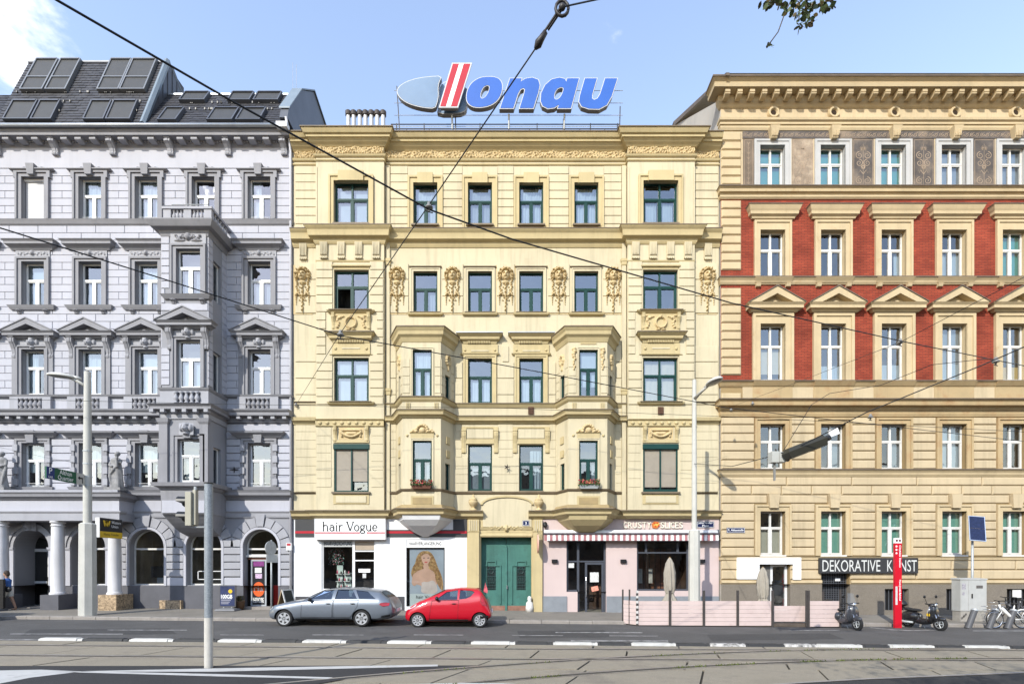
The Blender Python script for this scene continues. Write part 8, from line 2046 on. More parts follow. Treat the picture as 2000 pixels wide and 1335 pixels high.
q = MB(); q.lathe([(0.09,-0.038),(0.09,-0.035)], (0.13, 0, 0.85), 16, 'y'); q.build('yellow_spot', SY, A)
for k in range(4): card(A, 'print_line', -0.28, 0.2-0.05*k, 0.5-0.07*k, 0.53-0.07*k, -0.035, mat('pale_print', (0.3,0.3,0.35), 0.5, 0), 0.002)
q = MB(); q.loft([[(-0.46,-0.3,0),(0.46,-0.3,0),(0.46,0.3,0),(-0.46,0.3,0)],[(-0.4,-0.25,0.07),(0.4,-0.25,0.07),(0.4,0.25,0.07),(-0.4,0.25,0.07)],[(-0.2,-0.08,0.12),(0.2,-0.08,0.12),(0.2,0.08,0.12),(-0.2,0.08,0.12)]]); q.build('foot', mat('grey_plastic_foot', (0.16,0.16,0.165), 0.6, 0.1), A)
for s_ in (-0.18, 0.18):
 q = MB(); q.box(s_-0.02, s_+0.02, -0.02, 0.02, 0.1, 0.17); q.build('spring', STEEL, A)
y = -1.3; x = X(560, y); zb = street(x)-0.025
A = empty('a_board', (x, y, zb), R(75)); tag(A, 'worn wooden A-board seen from its side behind the silver car bonnet', 'A-board')
for s_, mt in ((1, mat('worn_wood_board', (0.27, 0.19, 0.10), 0.8, 0.35, 6)), (-1, mat('white_board_frame', (0.5,0.5,0.48), 0.6, 0.1))):
 q = MB(); M = Matrix.Translation((0, 0, 1.0)) @ Matrix.Rotation(R(17*s_), 4, 'X')
 frame_rect(q, -0.32, 0.32, -1.0, 0.0, 0.06, -0.02, 0.02); q.xf(M); f_ = q.build('board_frame', mt, A)
 q = MB(); q.box(-0.26, 0.26, -0.008, 0.008, -0.94, -0.06); q.xf(M); q.build('board', mat('chalk_board', (0.03,0.035,0.03), 0.8, 0.3, 4) if s_ < 0 else mat('worn_wood_board', (0.27,0.19,0.1)), A)
y = -0.35; x = X(468, y); zb = street(x)-0.005
Pl = empty('flower_pot', (x, y, zb)); tag(Pl, 'brown plant pot with dry plant at the shop door', 'plant pot')
q = MB(); q.cs = True; q.lathe([(0.16,0),(0.22,0.35),(0.24,0.38),(0.2,0.38)], n=14); q.build('pot', mat('brown_pot', (0.14,0.08,0.045), 0.8, 0.2), Pl)
q = MB()
for k in range(160):
 a = random.uniform(0,6.28); r_ = random.uniform(0,0.2); z = 0.37+random.random()*0.2; s = 0.05
 q.add([(r_*math.cos(a), r_*math.sin(a), z), (r_*math.cos(a)+s*math.cos(a+1), r_*math.sin(a)+s*math.sin(a+1), z+0.03), (r_*math.cos(a)+s*0.5, r_*math.sin(a), z+0.06)], [(0,1,2)])
stuff(q.build('foliage', mat('dry_olive_leaf', (0.10,0.085,0.035), 0.9, 0.3, 8), Pl))
# pink terrace fence
F = empty('terrace_fence', (0, 0, 0)); tag(F, 'low fence of pale pink planks with dark posts on the roadside', 'fence')
FPK = mat('pink_fence_plank', (0.52, 0.415, 0.39), 0.7, 0.08, 2.0, 0.15, 30, stain=(0.42, 0.32, 0.30), stain_at=(0.55, 0.8), stain_scale=2.5)
FPO = mat('dark_fence_post', (0.05, 0.043, 0.04), 0.6, 0.2, 5)
def gz(x, y): return street(x) - (0.18 if y < Y_KERB else 0.06)
def fence_panel(p, q_, ztop, zbot, n=6):
 L = math.hypot(q_[0]-p[0], q_[1]-p[1]); a = math.atan2(q_[1]-p[1], q_[0]-p[0]); hh = (ztop-zbot)/n
 me = None
 for k in range(n):
  m_ = MB(); m_.box(0.02, L-0.02, -0.012, 0.012, 0.004, hh-0.006)
  o = m_.build('plank', FPK, F, (p[0], p[1]+random.uniform(-0.004,0.004), zbot+hh*k), a); o.rotation_euler[0] = random.uniform(-0.02, 0.02)
def fence_post(x, y, zt, r=0.045):
 q = MB(); z = gz(x, y); q.box(x-r, x+r, y-0.05, y-0.02, z, zt); q.build('post', FPO, F)
yf_ = -3.93; fx = [X(p, yf_) for p in (1244, 1308, 1374, 1440, 1508)]
zt_, zb_ = Z(1172.5, yf_), Z(1221, yf_)
for a, b in zip(fx[:-1], fx[1:]): fence_panel((a, yf_), (b, yf_), zt_, max(zb_, gz(a, yf_)+0.03))
for x in fx[1:]: fence_post(x, yf_, Z(1152, yf_))
fence_panel((X(1216, -3.35), -3.35), (fx[0], yf_), zt_, gz(fx[0], yf_)+0.04)
for px, y in ((1216, -3.35), (1229, -3.6)): fence_post(X(px, y), y, Z(1150, y), 0.03)
q = MB(); z = gz(fx[0], yf_)
for k in range(14):
 q.cm = k % 2; q.box(fx[0]-0.04, fx[0]+0.04, yf_-0.06, yf_-0.02, z+1.35*k/14, z+1.35*(k+1)/14)
q.build('warning_post', [FPO, mat('pale_stripe', (0.5,0.48,0.46), 0.6, 0.1)], F)
yb2 = -3.55; ra, rb_ = X(1509, yb2), X(1573, yb2)
fence_panel((ra, yb2), (rb_, yb2), Z(1182, yb2), Z(1213, yb2), 4)
ya2 = yf_; pa, pb = X(1577, ya2), X(1640, ya2)
fence_panel((pa, ya2), (pb, ya2), Z(1172.5, ya2), gz(pa, ya2)+0.03)
for x, y, zt in ((X(1574, ya2), ya2, Z(1152, ya2)), (X(1578.5, ya2), ya2, Z(1152, ya2)), (pb, ya2, Z(1150, ya2)), (X(1607, -3.4), -3.4, Z(1154, -3.4))): fence_post(x, y, zt, 0.035)
q = MB(); q.polyz([(fx[0]-0.35, -3.36), (fx[0], yf_+0.02), (pb, yf_+0.02), (pb, -3.36)], lambda x, y: street(x)-0.165, lambda x, y: street(x)-0.07); q.build('deck', mat('deck_wood', (0.09,0.07,0.055), 0.8, 0.3, 4), F)
def parasol(px, y, py_top, lab):
 x = X(px, y); zb = street(x)-0.06; E = empty('parasol', (x, y, zb)); tag(E, lab, 'parasol', 'closed parasols')
 Ht = Z(py_top, y)-zb; CL = mat('grey_beige_canvas', (0.30, 0.27, 0.225), 0.9, 0.12, 3)
 q = MB(); q.cs = True; n = 32; rings = []
 for t, r in ((0.99,0.02),(0.97,0.06),(0.9,0.13),(0.75,0.19),(0.62,0.2),(0.5,0.19),(0.42,0.13),(0.38,0.16),(0.32,0.24),(0.24,0.3),(0.2,0.29)):
  rings.append([((r*(1+0.28*math.sin(8*2*math.pi*k/n+t*4)))*math.cos(2*math.pi*k/n), (r*(1+0.28*math.sin(8*2*math.pi*k/n+t*4)))*math.sin(2*math.pi*k/n), Ht*t) for k in range(n)])
 q.loft(rings[::-1]); q.build('folded_canvas', CL, E)
 q = MB(); q.lathe([(0.03, 0.05), (0.03, Ht)], n=8); q.build('pole', mat('wood_pole', (0.3,0.2,0.1), 0.6, 0.1), E)
 q = MB(); q.lathe([(0.16, Ht*0.435), (0.16, Ht*0.45)], n=16); q.build('strap', CL, E)
 q = MB(); q.lathe([(0.26,0),(0.26,0.05),(0.05,0.09)], n=16); q.build('foot', DARKZINC, E)
parasol(1308, -2.9, 1087, 'closed grey beige parasol in front of the pink shop window')
parasol(1490, -2.9, 1106, 'closed grey beige parasol in front of the white shop door')
q = MB(); q.lathe([(0.015,0),(0.03,0.9),(0.035,1.6),(0.01,1.95)], n=10); q.build('x', CURTAIN) if False else None
# red station totem
y = -3.75; x = X(1751, y); zb = gz(x, y)
T = empty('bike_station_totem', (x, y, zb)); tag(T, 'tall bright red bike hire totem with white top', 'totem')
Ht = Z(1050, y)-zb; w = 6.5*(CAM_D+y)/FPX
TR = mat('totem_red', (0.50, 0.008, 0.022), 0.3, 0.04, 2)
q = MB(); q.box(-w, w, -0.1, 0.0, 0, Ht-0.2); q.build('column', TR, T)
q = MB(); q.box(-w, w, -0.1, 0.0, Ht-0.199, Ht); q.build('cap', WHITE_SIGN, T)
for s_ in (-0.065, 0.05):
 q = MB(); q.lathe([(0.045,-0.004),(0.045,0)], (s_, -0.1, Ht-0.1), 14, 'y'); q.build('roundel', LETTER_B, T)
 q = MB(); q.box(s_-0.03, s_+0.03, -0.107, -0.105, Ht-0.11, Ht-0.09); q.build('roundel_bar', RED_SIGN, T)
for k in range(3):
 q = MB(); q.lathe([(0.035,-0.004),(0.035,0)], (-0.08, -0.1, Ht-0.32-0.13*k), 12, 'y'); q.build('symbol', LETTER_W, T)
for s, zc, w_ in (('Citybike Station', Ht-0.7, 0.85), ('Franz-Josefs-Bahnhof', Ht-2.0, 0.8)):
 o = place('lettering', text_mesh(s, h=0.085, w=w_, extr=0.003, mat_=LETTER_W, bold=0.02), T, (0.05, -0.1, zc)); o.rotation_euler = (0, R(90), 0)
card(T, 'info_panel', -w+0.01, -0.04, Ht-2.55, Ht-1.85, -0.1, mat('pale_info', (0.5,0.5,0.5), 0.4, 0.2, 8), 0.004)
# cabinet with panel mast
y = -2.5; x0, x1 = X(1876, y), X(1927, y); zb = street(x0)-0.05
C_ = empty('utility_cabinet', ((x0+x1)/2, y, zb)); tag(C_, 'light grey utility cabinet with stickers on the pavement', 'cabinet')
w = (x1-x0)/2; Hc = Z(1129, y)-zb; CB = mat('cabinet_grey', (0.40,0.40,0.385), 0.6, 0.1, 3, streak=0.15)
q = MB(); q.box(-w, w, 0, 0.42, 0.42, Hc-0.04); q.build('body', CB, C_)
q = MB(); q.loft([[(-w-0.03,-0.03,Hc-0.039),(w+0.03,-0.03,Hc-0.039),(w+0.03,0.45,Hc-0.039),(-w-0.03,0.45,Hc-0.039)],[(-w-0.02,-0.02,Hc),(w+0.02,-0.02,Hc),(w+0.02,0.44,Hc+0.02),(-w-0.02,0.44,Hc+0.02)]]); q.build('lid', CB, C_)
q = MB(); q.box(-w+0.02, w-0.02, 0.02, 0.4, 0, 0.418); q.build('base', mat('cabinet_base', (0.30,0.28,0.25), 0.8, 0.2, 4), C_)
q = MB(); q.box(-w+0.32, w-0.02, -0.015, 0, 0.45, Hc-0.07); q.build('door', CB, C_)
q = MB(); q.box(-w+0.02, -w+0.3, -0.012, 0, 0.45, Hc-0.07); q.build('door', CB, C_)
card(C_, 'label', 0.1, 0.36, Hc-0.4, Hc-0.28, -0.016, mat('dark_label', (0.1,0.09,0.085), 0.6, 0.3, 20)); q = MB(); q.box(-0.1, -0.07, -0.05, -0.015, Hc-0.8, Hc-0.62); q.build('handle', BLACK, C_)
GRF = mat('graffiti_ink', (0.03,0.03,0.035), 0.6, 0)
q = MB()
for k in range(7): ribbon(q, [(-w+0.06+0.03*k+0.03*math.sin(j*1.7+k), 0.12+0.03*k%0.2+0.05*math.cos(j*2.1+k*3)) for j in range(6)], 0.012, 0.018)
q.build('graffiti', GRF, C_)
card(C_, 'sticker', -w+0.05, -w+0.2, Hc-0.45, Hc-0.2, -0.013, mat('sticker_print', (0.35,0.33,0.36), 0.6, 0.6, 15)); card(C_, 'sticker', -w+0.06, -w+0.16, Hc-0.68, Hc-0.55, -0.013, mat('sticker_print', (0.35,0.33,0.36)))
y = -2.0; x = X(1899, y); zb = street(x)-0.04
Sp = empty('solar_mast', (x, y, zb)); tag(Sp, 'small tilted dark blue solar panel on a mast behind the cabinet', 'solar panel')
q = MB(); q.cs = True; zt = Z(1046, y)-zb; q.tube([(0,0,0),(0,0,zt)], 0.045, 10); q.build('mast', STEEL, Sp)
M = Matrix.Translation((0.08, -0.12, Z(1032, y)-zb)) @ Matrix.Rotation(R(-18), 4, 'Z') @ Matrix.Rotation(R(7), 4, 'Y') @ Matrix.Rotation(R(-20), 4, 'X')
q = MB(); frame_rect(q, -0.28, 0.28, -0.56, 0.56, 0.022, -0.03, 0.02); q.xf(M); q.build('panel_frame', CHROME, Sp)
for k in range(2):
 q = MB(); q.box(-0.26, 0.26, -0.024, -0.01, -0.54+0.545*k, -0.005+0.545*k); q.xf(M); q.build('cell_field', mat('solar_cell', (0.012,0.018,0.055), 0.25, 0.5, 14), Sp)
# bicycle docks
for i, px in enumerate((1890, 1931, 1967)):
 y = -3.75; x = X(px, y); zb = gz(x, y)
 D = empty('bike_dock', (x, y, zb)); tag(D, 'slanted dark grey bicycle dock ' + ('nearest to the cabinet', 'in front of the white bicycle wheel', 'under the white bicycle frame')[i], 'bike dock', 'bicycle docks')
 q = MB(); q.cs = True; q.tube([(0,0,-0.02),(0.37,0.12,0.66)], 0.105, 12); me = q.mesh('barrel', mat('dock_grey', (0.075,0.075,0.08), 0.5, 0.1)); smooth_by_angle(me, 50); place('barrel', me, D)
 q = MB(); q.tube([(0.36,0.115,0.645),(0.39,0.13,0.70)], 0.112, 12); q.build('cap', STEEL, D)
# vehicles
def lerp_tab(tab, u):
 for (a, va), (b, vb) in zip(tab[:-1], tab[1:]):
  if u <= b: return va + (vb-va)*max(0, min(1, (u-a)/(b-a)))
 return tab[-1][1]
def evaluated(ob, name):
 bpy.context.view_layer.update(); dg = bpy.context.evaluated_depsgraph_get()
 me = bpy.data.meshes.new_from_object(ob.evaluated_get(dg)); me.name = name
 return me
def car(name, label, loc, L, W, top, bot, belt, wheels, rw, sidewins, paint, rz, dark, spokes, headl, taill, doors, ws, rwn, cat='car'):
 E = empty(name, loc, rz); tag(E, label, cat)
 us = sorted({*[round(t[0],3) for t in top], *[round(t[0],3) for t in bot], 0.0, 0.3, 0.5, L*0.2, L*0.27, L*0.33, L*0.4, L*0.48, L*0.57, L*0.66, L*0.75, L*0.83, L*0.9, L})
 def wid(u): return W*(1 - 0.26*max(0, 1-u/0.35)**2 - 0.12*max(0, 1-(L-u)/0.3)**2)
 def sect(u):
  zt, zb, w = lerp_tab(top, u), lerp_tab(bot, u), wid(u); zl = min(lerp_tab(belt, u), zt-0.05); h = zt-zl; t = min(1, h/0.32); wr = w*(0.90-0.22*t)
  zl = max(zl, zb+0.12)
  return [(0, zb), (w*0.75, zb), (w*0.96, zb+0.07), (w, zb+(zl-zb)*0.4), (w*0.995, zb+(zl-zb)*0.75), (w*0.955, zl), (wr+0.02*t, zt-0.16*h-0.01), (wr*0.93, zt-0.03*t-0.006), (wr*0.55, zt+0.004), (0, zt+0.012)]
 def ring(u):
  s = sect(u); return [(u, y, z) for y, z in s] + [(u, -y, z) for y, z in s[-2:0:-1]]
 q = MB(); q.cs = True; q.loft([ring(u) for u in us])
 ob = q.build('body_tmp', [paint, dark]); md = ob.modifiers.new('s', 'SUBSURF'); md.levels = 1; md.render_levels = 1
 cut = MB(); cut.cm = 1
 for u in wheels:
  for s in (-1, 1): cut.lathe([(rw*1.17, 0), (rw*1.17, 0.32)], (u, s*(W-0.3) if s > 0 else -W-0.02, rw), 28, 'y')
 for wn in sidewins: cut.poly(wn, -W-0.2, W+0.2)
 co = cut.build('cut_tmp', [paint, dark]); bo = ob.modifiers.new('b', 'BOOLEAN'); bo.operation = 'DIFFERENCE'; bo.solver = 'EXACT'; bo.object = co
 me = evaluated(ob, 'body'); bpy.data.objects.remove(ob); bpy.data.objects.remove(co)
 smooth_by_angle(me, 32); B_ = place('body', me, E)
 CG = glass_mat('car_glass', 0.10, (0.30, 0.36, 0.38), 0.02)
 def yside(u, z):
  s = sect(u)
  for (y0, z0), (y1, z1) in zip(s[1:-1], s[2:]):
   if z0 <= z <= z1 and z1 > z0: return y0+(y1-y0)*(z-z0)/(z1-z0)
  return s[5][0]
 def patch(pts, name, mt, off, par, sides=(-1, 1)):
  for s in sides:
   q = MB(); q.cs = False; q.add([(u, s*(yside(u, z)+off), z) for u, z in pts], [tuple(range(len(pts))) if s < 0 else tuple(range(len(pts)-1, -1, -1))]); o = q.build(name, mt, par)
  return o
 for wn in sidewins: patch(wn, 'side_window', CG, -0.035, E)
 for nm, (ua, ub) in (('windscreen', ws), ('rear_window', rwn)):
  q = MB(); q.cs = True; rings = []
  for k in range(7):
   u = ua+(ub-ua)*k/6; s = sect(u); wr = s[7][0]*0.88
   rings.append([(u, wr*c, lerp_tab(top, u)+0.02-0.02*abs(c)**3) for c in (-1, -0.7, -0.35, 0, 0.35, 0.7, 1)])
  q.loft(rings, cap=False, closed=False); q.build(nm, mat('dark_screen_glass', (0.012, 0.016, 0.02), 0.12, 0, spec=0.4), E)
 for pts in headl: patch(pts, 'headlight', mat('clear_headlight', (0.55, 0.57, 0.6), 0.1, 0.3, 20, spec=0.8), 0.008, E)
 for pts in taill: patch(pts, 'tail_light', mat('red_tail_light', (0.30, 0.008, 0.012), 0.15, 0.2, 15, spec=0.7), 0.022, E)
 for d in doors:
  n = len(d); q = MB(); o = None
  for s in (-1, 1):
   q = MB()
   for (a, b) in zip(d, d[1:]+d[:1]):
    for k in range(4):
     p0 = (a[0]+(b[0]-a[0])*k/4, a[1]+(b[1]-a[1])*k/4); p1 = (a[0]+(b[0]-a[0])*(k+1)/4, a[1]+(b[1]-a[1])*(k+1)/4)
     q.tube([(p0[0], s*(yside(*p0)-0.001), p0[1]), (p1[0], s*(yside(*p1)-0.001), p1[1])], 0.006, 4)
   o = q.build('door_seam', BLACK, E)
   hx = d[2][0]-0.16 if n > 2 else 0; hz = max(p[1] for p in d)-0.13
   q = MB(); q.cs = True; q.ell((hx, s*(yside(hx, hz)+0.01), hz), (0.09, 0.025, 0.02), 10, 6); q.build('door_handle', BLACK if dark is None else mat('dark_trim', (0.02,0.02,0.022), 0.4, 0), E)
 for pts in [[(wheels[0]+0.42,0.25),(wheels[1]-0.42,0.25),(wheels[1]-0.42,0.30),(wheels[0]+0.42,0.30)], [(L-0.42,0.33),(L-0.12,0.37),(L-0.1,0.45),(L-0.4,0.40)]]: patch(pts, 'sill_trim', BLACK, 0.026, E)
 q = MB(); q.box(L-0.015, L+0.02, -0.26, 0.26, 0.5, 0.61); q.build('number_plate', LETTER_W, E)
 um, zm = sidewins[0][0][0]+0.08, lerp_tab(belt, 1.5)+0.06
 for s in (-1, 1):
  q = MB(); q.cs = True; q.ell((um, s*(W*0.97+0.06), zm), (0.07, 0.1, 0.07), 10, 7); q.build('wing_mirror', BLACK, E)
 RIM = mat('alloy_rim', (0.42, 0.43, 0.45), 0.4, 0.05, metal=0.4)
 for u in wheels:
  for s in (-1, 1):
   q = MB(); q.cs = True; w = 0.1
   q.lathe([(rw*0.62, -w), (rw*0.9, -w), (rw, -w*0.7), (rw, w*0.7), (rw*0.9, w), (rw*0.62, w)], (0, 0, 0), 28, 'y'); me = q.mesh('wheel', RUBBER); smooth_by_angle(me, 40); wh = place('wheel', me, E, (u, s*(W-0.14), rw))
   q = MB(); yo = s*w
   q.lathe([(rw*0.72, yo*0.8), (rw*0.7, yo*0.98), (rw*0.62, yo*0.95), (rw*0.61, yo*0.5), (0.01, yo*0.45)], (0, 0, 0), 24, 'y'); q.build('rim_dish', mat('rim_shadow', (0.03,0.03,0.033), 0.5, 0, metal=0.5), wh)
   q = MB()
   q.lathe([(rw*0.73, yo*0.9), (rw*0.72, yo*1.04), (rw*0.63, yo*1.0), (rw*0.62, yo*0.9)], (0, 0, 0), 24, 'y')
   for k in range(spokes):
    a = 2*math.pi*k/spokes+0.3; c, n_ = Vector((math.cos(a), 0, math.sin(a))), Vector((-math.sin(a), 0, math.cos(a))); f = 0.105*rw*6/spokes*1.25
    pts = [c*rw*0.08+n_*f*1.1, c*rw*0.66+n_*f, c*rw*0.66-n_*f, c*rw*0.08-n_*f*1.1]
    q.add([(p.x, yo*1.03, p.z) for p in pts] + [(p.x, yo*0.6, p.z) for p in pts], [(0,1,2,3) if s < 0 else (3,2,1,0), (0,4,5,1), (2,6,7,3), (1,5,6,2), (3,7,4,0)])
   q.lathe([(rw*0.16, yo*0.6), (rw*0.15, yo*1.0), (0.005, yo*1.02)], (0, 0, 0), 14, 'y'); q.build('rim', RIM, wh)
 for u in (L*0.47, L*0.66):
  for s in (-1, 1):
   q = MB(); q.cs = True; q.ell((u, s*0.36, lerp_tab(belt, u)+0.14), (0.06, 0.13, 0.1), 10, 6); q.ell((u, s*0.36, lerp_tab(belt, u)-0.12), (0.08, 0.22, 0.22), 10, 6); q.build('seat', dark, E)
 return E
CABIN = mat('dark_cabin', (0.02, 0.02, 0.022), 0.8, 0.2)
SILV = mat('silver_blue_car_paint', (0.145, 0.165, 0.195), 0.35, 0.03, 1, metal=0.35, coat=0.7); REDP = mat('red_car_paint', (0.40, 0.0, 0.012), 0.4, 0.03, 1, coat=0.8); BLKP = mat('black_car_paint', (0.01, 0.01, 0.012), 0.3, 0.05, 1, coat=0.8)
A_top = [(0,0.56),(0.06,0.66),(0.19,0.76),(0.68,0.885),(1.28,0.96),(1.6,1.14),(2.04,1.335),(2.66,1.40),(3.53,1.355),(4.02,1.29),(4.395,0.99),(4.5,0.84),(4.56,0.62)]
A_bot = [(0,0.36),(0.1,0.24),(0.4,0.2),(4.0,0.2),(4.4,0.28),(4.56,0.42)]
A_belt = [(0,0.5),(0.3,0.74),(1.2,0.90),(2.0,0.955),(4.1,0.985),(4.56,0.8)]
A_win = [[(1.52,0.985),(1.98,1.27),(2.38,1.325),(2.34,0.985)], [(2.46,0.985),(2.5,1.33),(3.05,1.315),(3.26,1.0)], [(3.34,1.0),(3.17,1.305),(3.6,1.255),(3.92,1.0)]]
A_door = [[(1.26,0.34),(2.37,0.34),(2.4,0.96),(1.3,0.93)], [(2.41,0.34),(3.02,0.34),(3.28,0.72),(3.32,0.96),(2.43,0.96)]]
A_head = [[(0.06,0.62),(0.12,0.585),(0.24,0.67),(0.2,0.73),(0.12,0.70)]]
A_tail = [[(4.08,0.80),(4.2,0.74),(4.42,0.76),(4.44,0.86),(4.3,0.88),(4.12,0.86)]]
yc = -4.17; xa = X(519.5, -5.0)
def carz(x): return street(x)-0.178
car('silver_car', 'silver estate car parked in front of the white hair shop', (xa, yc, carz(xa+2.2)), 4.56, 0.875, A_top, A_bot, A_belt, (0.645, 3.43), 0.30, A_win, SILV, 0, CABIN, 6, A_head, A_tail, A_door, (1.36, 1.96), (4.08, 4.34))
car('black_car', 'black car parked just outside the left picture edge, throwing its shadow', (-19.9-4.56, yc-0.3, carz(-21)), 4.56, 0.875, A_top, A_bot, A_belt, (0.645, 3.43), 0.30, A_win, BLKP, 0, CABIN, 6, A_head, A_tail, A_door, (1.36, 1.96), (4.08, 4.34))
C_top = [(0,0.5),(0.05,0.6),(0.16,0.72),(0.48,0.915),(0.88,1.075),(1.47,1.35),(2.03,1.425),(2.7,1.385),(2.86,1.2),(3.03,0.92),(3.12,0.62),(3.16,0.5)]
C_bot = [(0,0.3),(0.08,0.19),(0.3,0.17),(2.8,0.19),(3.0,0.25),(3.16,0.34)]
C_belt = [(0,0.46),(0.3,0.72),(0.9,0.97),(1.5,0.99),(2.3,1.03),(2.8,1.12),(3.16,0.5)]
C_win = [[(1.13,0.985),(1.52,1.27),(1.94,1.345),(1.93,1.0)], [(2.0,1.01),(2.02,1.345),(2.45,1.32),(2.55,1.27),(2.42,1.12),(2.25,1.04)]]
C_head = [[(0.12,0.64),(0.16,0.70),(0.36,0.83),(0.46,0.84),(0.42,0.76),(0.22,0.66)]]
C_tail = [[(2.79,1.15),(2.86,1.1),(2.99,0.88),(2.98,0.80),(2.84,0.80),(2.76,0.9)]]
xc = X(787.5, -5.0)
RC = car('red_car', 'small bright red three-door hatchback parked before the green gate', (xc, yc, carz(xc+1.5)), 3.16, 0.80, C_top, C_bot, C_belt, (0.505, 2.745), 0.262, C_win, REDP, 0, CABIN, 9, C_head, C_tail, [[(0.92,0.3),(1.95,0.3),(1.98,0.99),(1.02,0.97)]], (0.94, 1.42), (2.78, 2.98))
q = MB(); q.poly([(2.86,1.28),(2.93,1.62),(3.02,1.3),(3.0,1.22)], -0.45, -0.44); q.build('pennant', mat('red_white_pennant', (0.5,0.1,0.12), 0.8, 0.6, 9), RC)
# scooters
def scooter(name, label, loc, rz, paint, case_back=True, group=None):
 E = empty(name, loc, rz); tag(E, label, 'scooter', group); E.scale = (0.93,)*3
 for u, nm in ((0.28, 'rear'), (1.52, 'front')):
  q = MB(); q.cs = True; q.lathe([(0.15,-0.05),(0.22,-0.05),(0.26,-0.03),(0.26,0.03),(0.22,0.05),(0.15,0.05)], (0,0,0), 26, 'y'); me = q.mesh('wheel', RUBBER); smooth_by_angle(me, 45); w = place('wheel', me, E, (u, 0, 0.26))
  q = MB(); q.lathe([(0.165,-0.056),(0.14,-0.06),(0.14,0.06),(0.165,0.056)], (0,0,0), 20, 'y'); q.f = q.f[:-2]; q.m = q.m[:-2]; q.smooth = q.smooth[:-2]
  for s in (-1, 1):
   for k in range(5): a = k*1.2566; q.tube([(0,s*0.06,0),(0.15*math.cos(a),s*0.055,0.15*math.sin(a))], 0.02, 6)
  q.build('rim', STEEL, w)
 def blobs(name, items, mt, vox=0.02):
  q = MB()
  for it in items:
   if it[0] == 'e': q.ell(it[1], it[2], 16, 10)
   else: q.tube(it[1], it[2], 10)
  return place(name, remeshed(q, name, mt, vox), E)
 blobs('body', [('e',(0.42,0.13,0.48),(0.36,0.13,0.2)),('e',(0.42,-0.13,0.48),(0.36,0.13,0.2)),('e',(0.4,0,0.6),(0.34,0.15,0.1)),('t',[(0.6,0,0.36),(0.9,0,0.3),(1.2,0,0.32)],[0.15,0.14,0.1]),('t',[(1.2,0,0.34),(1.28,0,0.6),(1.2,0,0.92)],[0.12,0.09,0.06]),('e',(1.27,0.13,0.62),(0.07,0.15,0.31)),('e',(1.27,-0.13,0.62),(0.07,0.15,0.31)),('e',(1.31,0,0.66),(0.09,0.14,0.3)),('e',(1.22,0,0.98),(0.13,0.14,0.09))], paint)
 blobs('front_mudguard', [('e',(1.5,0,0.45),(0.24,0.1,0.12)),('e',(1.42,0,0.42),(0.16,0.1,0.14))], paint, 0.018)
 blobs('seat', [('e',(0.5,0,0.74),(0.36,0.14,0.07)),('e',(0.3,0,0.77),(0.18,0.13,0.06))], RUBBER)
 q = MB(); q.cs = True; q.tube([(1.2,-0.34,1.05),(1.18,-0.14,1.02),(1.22,0,1.0),(1.18,0.14,1.02),(1.2,0.34,1.05)], 0.022, 8); q.build('handlebar', BLACK, E)
 for s in (-1, 1):
  q = MB(); q.tube([(1.2,s*0.24,1.04),(1.16,s*0.3,1.26)], 0.01, 6); q.build('mirror_stem', BLACK, E)
  q = MB(); q.cs = True; q.ell((1.15,s*0.31,1.32), (0.03,0.07,0.06), 12, 8); q.build('mirror', BLACK, E)
  q = MB(); q.cs = True; q.tube([(1.52,s*0.07,0.28),(1.38,s*0.07,0.62)], 0.022, 8); q.build('fork_leg', CHROME, E)
 q = MB(); q.cs = True; q.tube([(1.14,-0.2,0.36),(1.2,-0.22,0.7),(1.22,-0.14,0.92),(1.22,0.14,0.92),(1.2,0.22,0.7),(1.14,0.2,0.36)], 0.014, 6); q.build('shield_trim', CHROME, E)
 blobs('top_case', [('e',(0.0,0,0.98),(0.2,0.21,0.15)),('e',(0.02,0,0.95),(0.22,0.2,0.1))], mat('matt_black_case', (0.015,0.015,0.016), 0.45, 0.1))
 q = MB(); q.tube([(0.15,0,0.8),(-0.02,0,0.84)], 0.03, 6); q.build('rack', BLACK, E)
 q = MB(); q.cs = True; q.tube([(0.6,-0.16,0.24),(0.25,-0.2,0.24),(0.0,-0.2,0.3)], [0.04,0.06,0.055], 10); q.build('exhaust', STEEL, E)
 q = MB(); q.cs = True; q.ell((1.37,0,0.99), (0.03,0.08,0.07), 12, 8); q.build('headlight', CHROME, E)
 q = MB(); q.tube([(0.72,0.1,0.3),(0.8,0.2,0.0)], 0.014, 6); q.build('stand', STEEL, E)
 q = MB(); q.box(-0.12, -0.1, -0.1, 0.1, 0.42, 0.6); q.build('number_plate', LETTER_W, E)
 return E
SBLK = mat('black_scooter_paint', (0.014, 0.014, 0.016), 0.3, 0.1, 3, coat=0.6); SGRY = mat('graphite_scooter_paint', (0.035, 0.037, 0.045), 0.3, 0.15, 4, coat=0.6)
ys = -3.3; x = 15.3; s1 = scooter('scooter', 'black retro scooter with round top case right of the red totem', (x, ys, street(x)-0.178), R(-75), SBLK, group='parked scooters')
card(s1, 'yellow_sticker', 1.2, 1.32, 0.56, 0.66, -0.262, SY)
ys = -3.36; x = 12.42; s2 = scooter('scooter', 'graphite sports scooter with top case at the pink fence end', (x, ys, street(x)-0.178), R(-84), SGRY, group='parked scooters')
q = MB(); q.cs = True; rings = [[(1.27-0.1*t-0.02*abs(c), 0.2*c*(1-0.4*t), 1.02+0.42*t) for c in (-1,-0.5,0,0.5,1)] for t in (0, 0.5, 1)]; q.loft(rings, cap=False, closed=False); q.build('windscreen', glass_mat('clear_screen', 0.06, (0.92,0.93,0.93), 0.02), s2)
